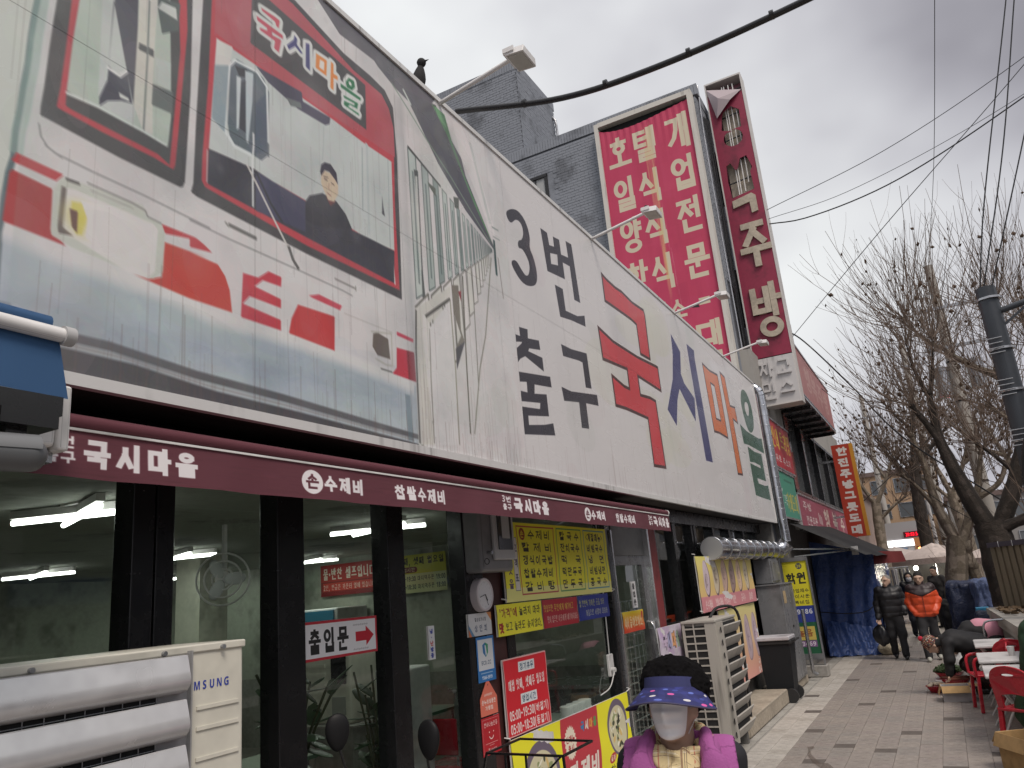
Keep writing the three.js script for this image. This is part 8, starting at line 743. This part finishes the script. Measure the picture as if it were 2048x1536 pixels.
// ---------- poles and wires ----------
{
  const pole = (x, f, h, r, label, m, arms) => { const t = thing('utility_pole', label, 'pole', [x, 0, f]); part(t, 'shaft', cyl([x, 0, f], [x, h, f], r, r * 0.62, 16), m); for (const y of arms) { part(t, 'crossarm', box(x - 0.6, x + 0.9, y, y + 0.08, f - 0.14, f - 0.06), M.steel); for (const q of [-0.5, 0.2, 0.8]) part(t, 'insulator', cyl([x + q, y + 0.08, f - 0.1], [x + q, y + 0.24, f - 0.1], 0.04, 0.03, 8), M.steel); } for (let y = 2.6; y < h * 0.75; y += 1.1) part(t, 'band', cyl([x, y, f], [x, y + 0.05, f], r * (1.02 - 0.38 * y / h) + 0.01, r * (1.02 - 0.38 * y / h) + 0.01, 16), M.black); return t; };
  const cp = std([0.36, 0.34, 0.31], 0.85, 0, { map: G_streak });
  const p1 = pole(1.24, 24, 9.9, 0.19, 'concrete utility pole with transformer cans behind the forked tree', cp, [8.55, 7.4]); for (const [x, y] of [[1.75, 6.2], [0.9, 6.1]]) part(p1, 'transformer', cyl([x, y, 24], [x, y + 0.8, 24], 0.22, 0.22, 16), M.steel);
  pole(0.2, 40, 11.8, 0.2, 'concrete utility pole beyond the cream parasol', cp, [10.6]); pole(-2.6, 52, 12, 0.2, 'concrete utility pole near the bright far shop', cp, [10.5]); pole(-0.18, 36, 4.5, 0.09, 'slim white lamp pole', M.white, []);
  const sp = thing('steel_post', 'dark octagonal steel post with side arms rising above the fence', 'post', [1.28, 0, 12.5]); const sm = std([0.045, 0.052, 0.062], 0.45, 0.3, { map: G_dirt }); part(sp, 'shaft', cyl([1.28, 0, 12.5], [1.27, 5.54, 12.5], 0.155, 0.13, 8), sm); for (const [y, e] of [[5.15, 5.5], [3.75, 3.95]]) part(sp, 'arm', [cyl([1.28, y, 12.5], [3.6, e, 12.2], 0.045, 0.035, 8), bar([1.3, y - 0.25, 12.5], [1.75, y + 0.05, 12.45], 0.03)], sm); for (const y of [5.35, 4.6, 4.0, 3.3]) part(sp, 'clamp', cyl([1.28, y, 12.5], [1.28, y + 0.03, 12.5], 0.165, 0.165, 8), M.steel); for (const y of [4.55, 3.95, 3.25]) for (let i = 0; i < 4; i++) part(sp, 'bolt', cyl([1.1, y + i * 0.07, 12.36], [1.3, y + i * 0.07, 12.33], 0.008, 0.008, 5), M.steel);
  const wire = (label, pts, r, seg = 40) => solo('overhead_wire', label, 'wire', tube(pts, r, 6, seg), M.black);
  const bc = thing('service_cable', 'thick black sleeved cable slung from the train sign across the street', 'cable', [-1.4, 5.7, 5.3]); part(bc, 'cable', tube([[-2.75, 5.72, 4.75], [-1.9, 5.62, 4.97], [-1.2, 5.6, 5.02], [-0.06, 5.64, 5.0], [2.5, 5.9, 4.9]], 0.024, 8, 60), M.black); for (const q of [[-2.2, 5.655, 4.9], [-1.55, 5.612, 5.0], [-0.9, 5.605, 5.01], [-0.3, 5.63, 5.0]]) part(bc, 'clip', cyl([q[0] - 0.015, q[1], q[2]], [q[0] + 0.015, q[1], q[2]], 0.034, 0.034, 8), M.black);
  wire('topmost thin wire from the magenta box sign', [[-1.95, 9.72, 16.9], [0.62, 9.85, 16], [3.2, 10.75, 15.8], [7, 12.6, 15.5]], 0.008); wire('slack thin wire below the topmost wire', [[-1.95, 9.5, 16.9], [-0.2, 9.2, 16], [3.0, 10.0, 15.8], [7, 11.8, 15.5]], 0.006); wire('thick sagging wire from the magenta box sign', [[-1.95, 9.38, 16.9], [-1.15, 9.06, 16.4], [0.53, 9.1, 16], [3.0, 9.95, 15.8], [7, 11.8, 15.5]], 0.014); wire('thin straight wire rising from the grey tower', [[-2.6, 6.9, 19], [0.3, 7.6, 14.2], [2.78, 9.6, 14], [6, 12.4, 13.8]], 0.007);
  wire('hanging wire to the top of the utility pole with transformers', [[1.24, 9.9, 24], [1.42, 9.7, 17], [1.55, 10.0, 12], [1.8, 10.9, 3]], 0.006); wire('left of the wires down to the steel post', [[1.2, 5.5, 12.5], [1.46, 6.55, 12.5], [2.49, 9.9, 12.5], [3.6, 13.6, 12.5]], 0.011); wire('middle of the wires down to the steel post', [[1.24, 5.5, 12.5], [1.93, 7.54, 12.5], [2.6, 9.9, 12.5], [3.7, 13.8, 12.5]], 0.011); wire('right of the wires down to the steel post', [[1.34, 5.5, 12.5], [2.2, 7.6, 12.5], [3.0, 9.6, 12.5], [4.4, 13.2, 12.5]], 0.011);
  wire('thick cable from the grey tower down to the forked tree', [[-2.7, 8.0, 20.5], [-1.99, 7.22, 19], [-1.1, 5.85, 19], [-0.33, 4.56, 19], [1.3, 2.9, 19.4]], 0.018); wire('thin cable from the shop eave down behind the trees', [[-2.65, 7.3, 21], [-2.27, 6.9, 22], [-1.05, 5.2, 22], [-0.1, 3.5, 22], [1, 2.5, 22.5]], 0.01); wire('dark cable looping past the steel post', [[3.2, 7.5, 12.4], [2.1, 5.4, 12.3], [1.45, 3.8, 12.2], [1.15, 3.0, 12.3], [1.1, 2.1, 12.5]], 0.02); wire('cable from the vertical sign up into the trees', [[-1.7, 3.6, 24.2], [-0.9, 4.2, 24.5], [0.3, 5.2, 25], [1.2, 6.2, 24]], 0.012);
}
// ---------- trees ----------
{
  const barkDark = std([0.048, 0.038, 0.032], 0.95, 0, { map: G_bark, bumpMap: G_bump, bumpScale: 0.03 }), barkPale = std([0.27, 0.23, 0.185], 0.9, 0, { map: G_bark, bumpMap: G_bump, bumpScale: 0.02 }), twigM = std([0.16, 0.12, 0.095], 0.9), leafM = std([0.07, 0.042, 0.025], 0.9, 0, { side: THREE.DoubleSide });
  const rough = (g, a, fr) => { const P = g.attributes.position, N = g.attributes.normal; for (let i = 0; i < P.count; i++) { const d = a * (fbm(P.getX(i) * fr, P.getY(i) * fr * 0.6, P.getZ(i) * fr, 3) - 0.5); P.setXYZ(i, P.getX(i) + N.getX(i) * d, P.getY(i) + N.getY(i) * d, P.getZ(i) + N.getZ(i) * d); } return g; };
  const limb = (pts, r0, r1, n = 12) => { const g0 = (() => { const c = new THREE.CatmullRomCurve3(pts.map((p) => V(...p)), false, 'centripetal'), s = pts.length * 8, g = new THREE.TubeGeometry(c, s, 1, n, false), P = g.attributes.position, nn = n + 1; for (let i = 0; i <= s; i++) { const q = c.getPointAt(i / s), r = lerp(r0, r1, i / s) * (1 + 0.14 * (noise3(q.x * 3 + 9, q.y * 3, q.z * 3) - 0.5)); for (let j = 0; j < nn; j++) { const o = i * nn + j, nx = P.getX(o) - q.x, ny = P.getY(o) - q.y, nz = P.getZ(o) - q.z; P.setXYZ(o, q.x + nx * r, q.y + ny * r, q.z + nz * r); } } g.computeVertexNormals(); return g; })(); return rough(g0, Math.min(0.05, r1 * 0.7), 7); };
  const shoot = (out, leaves, p, d, len, r, leafy) => { let q = p.slice(), v = d.slice(); const n = 4, pts = [q.slice()]; for (let i = 0; i < n; i++) { v = [v[0] * 0.92 + rr(-0.16, 0.16), v[1] + 0.14 + rr(-0.06, 0.1), v[2] * 0.92 + rr(-0.16, 0.16)]; const l = Math.hypot(...v); v = v.map((x) => x / l); q = q.map((x, k) => x + v[k] * len / n); pts.push(q.slice()); if (rnd() < leafy) leaves.push(q.slice()); } out.push([pts, r]); return [pts, v]; };
  function twigGeo(list) { // three-sided tapering twigs
    const pos = [], nor = []; for (const [pts, r] of list) { const N = pts.length - 1, ring = (i) => { const a = V(...pts[Math.max(0, i - 1)]), b = V(...pts[Math.min(N, i + 1)]), t = b.sub(a).normalize(), u = new THREE.Vector3(0.31, 0.2, 0.93).cross(t).normalize(), w = t.clone().cross(u), c = V(...pts[i]), rad = r * (1 - 0.55 * i / N); return [0, 1, 2].map((k) => { const an = k * 2.0944, o = u.clone().multiplyScalar(Math.cos(an)).addScaledVector(w, Math.sin(an)); return [c.clone().addScaledVector(o, rad), o]; }); }; let A = ring(0); for (let i = 1; i <= N; i++) { const B = ring(i); for (let k = 0; k < 3; k++) { const m = (k + 1) % 3; for (const [p, n] of [A[k], A[m], B[m], A[k], B[m], B[k]]) { pos.push(p.x, p.y, p.z); nor.push(n.x, n.y, n.z); } } A = B; } }
    const g = new THREE.BufferGeometry(); g.setAttribute('position', new THREE.Float32BufferAttribute(pos, 3)); g.setAttribute('normal', new THREE.Float32BufferAttribute(nor, 3)); g.setAttribute('uv', new THREE.Float32BufferAttribute(new Float32Array(pos.length / 3 * 2), 2)); return g;
  }
  function tree(label, base, bark, trunk, limbs, o) {
    seed(o.seed); const t = thing('plane_tree', label, 'tree', base, 'bare plane trees along the street'); part(t, 'trunk', limb(trunk[0], trunk[1], trunk[2], 16), bark); const tw = [], lv = [];
    for (const [pts, r0, r1, m] of limbs) { part(t, 'limb', limb(pts, r0 * 0.88, r1 * 0.7), m || bark); const e = pts[pts.length - 1], b4 = pts[pts.length - 2]; const dir = e.map((x, k) => x - b4[k]), L = Math.hypot(...dir);
      const knobs = [[e, 1]]; if (pts.length > 2) { knobs.push([pts[pts.length - 2].map((x, k) => lerp(x, e[k], 0.5)), 0.6]); knobs.push([b4, 0.45]); }
      for (const [c, w] of knobs) { const k = new THREE.SphereGeometry(r1 * 1.15 * (0.6 + 0.4 * w), 10, 8); k.translate(c[0], c[1], -c[2]); part(t, 'knuckle', rough(k, 0.06, 9), bark); for (let i = 0; i < o.shoots * w; i++) { const a = rr(0, 6.283), el = rr(-0.25, 1.35), d = [Math.cos(a) * Math.cos(el) + dir[0] / L * 0.45, Math.sin(el) + dir[1] / L * 0.3, Math.sin(a) * Math.cos(el) * 0.9]; const [p2, v2] = shoot(tw, lv, c, d, o.len * rr(0.45, 1.15), o.r * rr(0.7, 1.3), o.leafy); for (let q = 0; q < o.sub; q++) { const ix = 1 + Math.floor(rr(0, 3)); shoot(tw, lv, p2[ix], [v2[0] + rr(-0.8, 0.8), v2[1] + rr(-0.3, 0.5), v2[2] + rr(-0.8, 0.8)], o.len * rr(0.2, 0.55), o.r * 0.5, o.leafy); } } } }
    const tg = part(t, 'crown', twigGeo(tw), o.twig || twigM); tg.userData.kind = 'stuff'; if (lv.length) { const gs = []; for (const p of lv) { const s = rr(0.03, 0.065) * (o.leafSize || 1), g = new THREE.OctahedronGeometry(1, 0); g.scale(s, s * 0.75, s * 0.3); g.rotateZ(rr(0, 3)); g.rotateY(rr(0, 6)); g.translate(p[0], p[1] - s * 0.5, -p[2]); gs.push(g); } const lp = part(t, 'dry_leaves', gs, leafM); lp.userData.kind = 'stuff'; } return t;
  }
  tree('dark forked plane tree leaning over the ribbed fence', [0.95, 0, 17.5], barkDark, [[[0.95, 0, 17.5], [0.92, 1.2, 17.5], [0.9, 2.15, 17.5], [0.86, 2.45, 17.5]], 0.36, 0.29], [[[[0.88, 2.2, 17.5], [0.64, 2.95, 17.5], [0.45, 3.7, 17.5], [0.36, 4.3, 17.5], [0.38, 5.1, 17.5]], 0.23, 0.07], [[[0.38, 4.95, 17.5], [0.22, 5.6, 17.5], [0.18, 6.2, 17.5]], 0.055, 0.02], [[[0.38, 5.0, 17.5], [0.55, 5.6, 17.5], [0.66, 6.2, 17.5]], 0.05, 0.02], [[[0.42, 3.95, 17.5], [0.2, 4.5, 17.4], [0.02, 4.85, 17.3]], 0.09, 0.06], [[[0.95, 2.2, 17.5], [1.25, 2.75, 17.5], [1.55, 3.4, 17.5], [1.75, 4.1, 17.5], [1.7, 5.2, 17.5]], 0.19, 0.1], [[[1.0, 2.3, 17.4], [1.5, 2.45, 17.3], [2.2, 2.6, 17.2]], 0.13, 0.08], [[[1.5, 3.3, 17.5], [1.2, 3.7, 17.5], [1.0, 3.95, 17.5]], 0.06, 0.04], [[[1.7, 4.2, 17.5], [2.2, 5.0, 17.4], [2.4, 6.0, 17.3]], 0.08, 0.05]], { seed: 101, shoots: 15, len: 2.3, r: 0.0095, leafy: 0.03, sub: 2, leafSize: 1.1 });
  tree('pale Y shaped plane tree wrapped with wire near the base', [0.2, 0, 22.5], barkPale, [[[0.05, 0, 22.5], [0.08, 1.0, 22.5], [0.25, 1.8, 22.5], [0.38, 2.35, 22.5]], 0.28, 0.24], [[[[0.75, 0.2, 22.7], [0.6, 1.2, 22.6], [0.45, 2.1, 22.5]], 0.17, 0.18], [[[0.33, 2.2, 22.5], [0.2, 2.65, 22.5], [0.08, 3.1, 22.5], [0.0, 4.2, 22.5], [-0.15, 5.0, 22.5]], 0.17, 0.08], [[[0.5, 2.3, 22.5], [0.75, 2.8, 22.5], [0.98, 3.25, 22.5], [1.3, 4.3, 22.5]], 0.15, 0.07], [[[0.1, 3.0, 22.5], [-0.3, 3.7, 22.4], [-0.55, 4.0, 22.3]], 0.08, 0.05], [[[0.98, 3.2, 22.5], [1.5, 3.5, 22.4], [1.9, 4.2, 22.3]], 0.09, 0.05]], { seed: 202, shoots: 17, len: 2.0, r: 0.0095, leafy: 0.1, sub: 2 });
  tree('tall plane tree with a pale level bough behind the steel post', [2.9, 0, 20], barkPale, [[[2.9, 0, 20], [2.8, 2.5, 20], [2.6, 4.4, 20]], 0.26, 0.2], [[[[2.6, 4.3, 20], [2.2, 5.1, 20], [1.8, 5.7, 20], [1.4, 6.0, 20], [0.78, 6.66, 20]], 0.15, 0.05], [[[2.6, 4.3, 20], [2.7, 5.6, 20], [2.6, 6.8, 20]], 0.15, 0.08], [[[1.8, 5.7, 20], [2.0, 6.4, 19.9], [2.1, 7.2, 19.8]], 0.07, 0.04], [[[0.95, 6.5, 20], [0.55, 6.9, 20], [0.3, 7.4, 20]], 0.035, 0.025], [[[2.4, 4.7, 20], [1.9, 4.6, 19.8], [1.5, 5.0, 19.7]], 0.08, 0.05]], { seed: 303, shoots: 22, len: 3.0, r: 0.0095, leafy: 0.035, sub: 2, leafSize: 1.3 });
  tree('dark trunked plane tree beyond the cream parasol', [-0.45, 0, 30], barkDark, [[[-0.45, 0, 30], [-0.45, 2.2, 30], [-0.4, 4.0, 30], [-0.25, 5.2, 30]], 0.25, 0.17], [[[[-0.28, 5.1, 30], [-0.1, 6.2, 30], [0.1, 7.2, 30]], 0.14, 0.07], [[[-0.38, 4.3, 30], [-0.9, 5.2, 30], [-1.2, 5.8, 30]], 0.1, 0.06], [[[-0.3, 4.9, 30], [0.4, 5.6, 30], [0.9, 6.1, 30]], 0.1, 0.06], [[[-0.1, 6.2, 30], [-0.6, 6.9, 30], [-0.8, 7.3, 30]], 0.07, 0.05]], { seed: 404, shoots: 18, len: 2.6, r: 0.011, leafy: 0.16, sub: 1, leafSize: 1.3 });
  tree('plane tree with spreading twigs in front of the tan building', [-2.3, 0, 38], barkPale, [[[-2.3, 0, 38], [-2.3, 2.5, 38], [-2.2, 4.4, 38]], 0.26, 0.2], [[[[-2.2, 4.3, 38], [-2.6, 5.2, 38], [-2.8, 5.9, 38]], 0.13, 0.07], [[[-2.2, 4.3, 38], [-1.6, 5.4, 38], [-1.1, 6.4, 38]], 0.13, 0.07], [[[-1.6, 5.4, 38], [-2.0, 6.4, 38]], 0.08, 0.06], [[[-2.25, 3.6, 38], [-1.5, 4.2, 37.8], [-1.0, 4.5, 37.7]], 0.09, 0.06]], { seed: 505, shoots: 18, len: 2.6, r: 0.012, leafy: 0.3, sub: 1, leafSize: 1.5 });
  tree('plane tree full of dry leaves beside the far utility pole', [0.9, 0, 34], barkPale, [[[0.9, 0, 34], [0.85, 2.5, 34], [0.7, 4.2, 34]], 0.27, 0.2], [[[[0.7, 4.1, 34], [0.4, 5.2, 34], [0.2, 6.1, 34]], 0.13, 0.07], [[[0.7, 4.1, 34], [1.3, 5.2, 34], [1.7, 6.2, 34]], 0.13, 0.07], [[[0.75, 3.8, 34], [0.1, 4.6, 33.8], [-0.3, 5.0, 33.7]], 0.09, 0.06], [[[1.3, 5.2, 34], [2.2, 5.8, 34]], 0.09, 0.06]], { seed: 606, shoots: 18, len: 2.4, r: 0.012, leafy: 0.4, sub: 2, leafSize: 1.6 });
  tree('plane tree near the right hand concrete blocks', [3.2, 0, 30], barkPale, [[[3.2, 0, 30], [3.1, 2.5, 30], [2.9, 4.0, 30]], 0.27, 0.2], [[[[2.9, 3.9, 30], [2.4, 4.9, 30], [2.1, 5.8, 30]], 0.13, 0.07], [[[2.9, 3.9, 30], [3.4, 5.2, 30]], 0.13, 0.07], [[[2.4, 4.9, 30], [1.7, 5.3, 30]], 0.09, 0.05]], { seed: 707, shoots: 16, len: 2.6, r: 0.011, leafy: 0.3, sub: 1, leafSize: 1.5 });
}
// ---------- far end of the street ----------
{
  const bld = (name, label, x0, x1, h, f, d, c, rows, cols, o = {}) => { const t = thing(name, label, 'building', [(x0 + x1) / 2, 0, f]); part(t, 'wall', box(x0, x1, 0, h, f, f + d), std(c, 0.85, 0, { map: G_streak })); part(t, 'roof_edge', box(x0 - 0.15, x1 + 0.15, h, h + 0.3, f - 0.15, f + d), std(o.roof || [0.14, 0.1, 0.09], 0.8)); const w = (x1 - x0) / cols, wh = (h - (o.low || 0)) / rows; for (let r = 0; r < rows; r++) for (let k = 0; k < cols; k++) { const a = x0 + w * (k + 0.2), b = x0 + w * (k + 0.8), y0 = (o.low || 0) + wh * (r + 0.25), y1 = (o.low || 0) + wh * (r + 0.78); const fr = part(t, 'window', [box(a - 0.05, b + 0.05, y0 - 0.05, y0, f - 0.06, f), box(a - 0.05, b + 0.05, y1, y1 + 0.05, f - 0.06, f), box(a - 0.05, a, y0, y1, f - 0.06, f), box(b, b + 0.05, y0, y1, f - 0.06, f)], M.steel); part(fr, 'pane', box(a, b, y0, y1, f - 0.02, f), std([0.1, 0.11, 0.12], 0.1)); } return t; };
  bld('tan_building', 'tan building with a dark roof edge closing the view behind the trees', -7, 0.6, 7.9, 62, 10, [0.4, 0.27, 0.17], 2, 5, { low: 4.4 }); bld('grey_block', 'grey block with rows of windows behind the forked tree', 0.8, 7, 5.2, 56, 8, [0.26, 0.25, 0.24], 2, 4, { low: 1.5 }); bld('pale_block', 'pale block far along the street on the right', 7, 15, 7, 64, 8, [0.36, 0.35, 0.34], 3, 4); bld('brown_shop_block', 'brown shop block past the vertical sign', -9, -2.9, 5.0, 34, 20, [0.25, 0.2, 0.17], 2, 3); bld('white_house', 'white house at the far left of the street end', -9, -4.3, 6, 56, 6, [0.45, 0.44, 0.42], 2, 3);
  const t = thing('far_shop', 'brightly lit shop front with red display board and blue posters', 'shop', [-2, 0, 48]); part(t, 'wall', box(-4.4, -0.6, 0, 3.9, 48, 52), std([0.32, 0.32, 0.33], 0.8)); part(t, 'light_band', box(-4.2, -1.0, 2.6, 2.95, 47.95, 48), std([0.8, 0.8, 0.8], 0.5, 0, { emissive: new THREE.Color(1, 1, 1), emissiveIntensity: 1.4 })); part(t, 'blue_poster', box(-3.0, -1.7, 1.6, 2.5, 47.94, 47.99), std([0.1, 0.25, 0.45], 0.6)); part(t, 'white_poster', box(-1.65, -0.8, 1.4, 2.5, 47.94, 47.99), std([0.5, 0.5, 0.5], 0.6)); part(t, 'orange_panel', box(-1.3, -0.7, 2.2, 3.0, 47.9, 47.96), std([0.5, 0.22, 0.08], 0.6)); { const c = canvas(256, 48, '#1a0406'); text(c, '20:03:54', 30, 8, 196, 32, '#ff4060', 0.1); const tx = new THREE.CanvasTexture(c.canvas); tx.colorSpace = THREE.SRGBColorSpace; part(t, 'display_screen', quad([[-1.75, 3.05, 47.9], [-0.85, 3.05, 47.9], [-0.85, 3.35, 47.9], [-1.75, 3.35, 47.9]]), new THREE.MeshStandardMaterial({ color: 0x301018, emissive: new THREE.Color(1, 0.12, 0.2), emissiveMap: tx, emissiveIntensity: 2, roughness: 0.4 }), true); }
  { const l = new THREE.RectAreaLight(0xffffff, 1.4, 3.2, 0.35); l.position.set(-0.6, 2.78, 0.12); l.lookAt(worldPos(t).add(new THREE.Vector3(-0.6, 2.78, 5))); l.rotation.set(0, Math.PI, 0); t.add(l); }
  const tl = (x, y, f, c, label) => { const q = thing('signal_lamp', label, 'lamp', [x, y, f]); part(q, 'housing', box(x - 0.14, x + 0.14, y - 0.14, y + 0.14, f, f + 0.15, 0.02), M.black); const s = new THREE.SphereGeometry(0.09, 12, 8); s.translate(x, y, -f); part(q, 'lens_light', s, std(c, 0.4, 0, { emissive: col(c), emissiveIntensity: 5 })); part(q, 'post', cyl([x, 0, f + 0.08], [x, y, f + 0.08], 0.04), M.steel); const l = new THREE.PointLight(col(c), 0.6, 0, 2); l.position.set(0, 0, 0.18); q.add(l); };
  tl(-1.0, 2.35, 44, [1, 0.35, 0.08], 'amber signal lamp before the far shop'); tl(0.15, 2.5, 42, [1, 0.06, 0.06], 'red signal lamp beside the dark trunked tree'); tl(1.9, 2.4, 44, [1, 0.06, 0.1], 'red signal lamp behind the forked tree');
  // the far side of the street, which the glass mirrors
  bld('opposite_terrace', 'long terrace of shops across the street', 15, 22, 7, -14, 50, [0.3, 0.29, 0.28], 1, 1); const op = scene.children[scene.children.length - 1]; for (let i = 0; i < 10; i++) for (const [y0, y1] of [[0.4, 2.6], [3.6, 5.6]]) { const f = -12 + i * 4.8; part(op, 'shop_window', box(14.94, 15, y0, y1, f, f + 3.6), std([0.06, 0.07, 0.075], 0.1)); if (y0 < 1) part(op, 'fascia', box(14.85, 15, 2.7, 3.4, f - 0.3, f + 4.2), std([[0.3, 0.05, 0.04], [0.05, 0.1, 0.3], [0.5, 0.5, 0.48], [0.05, 0.2, 0.1]][i % 4], 0.6)); }
}
renderer.render(scene, camera);
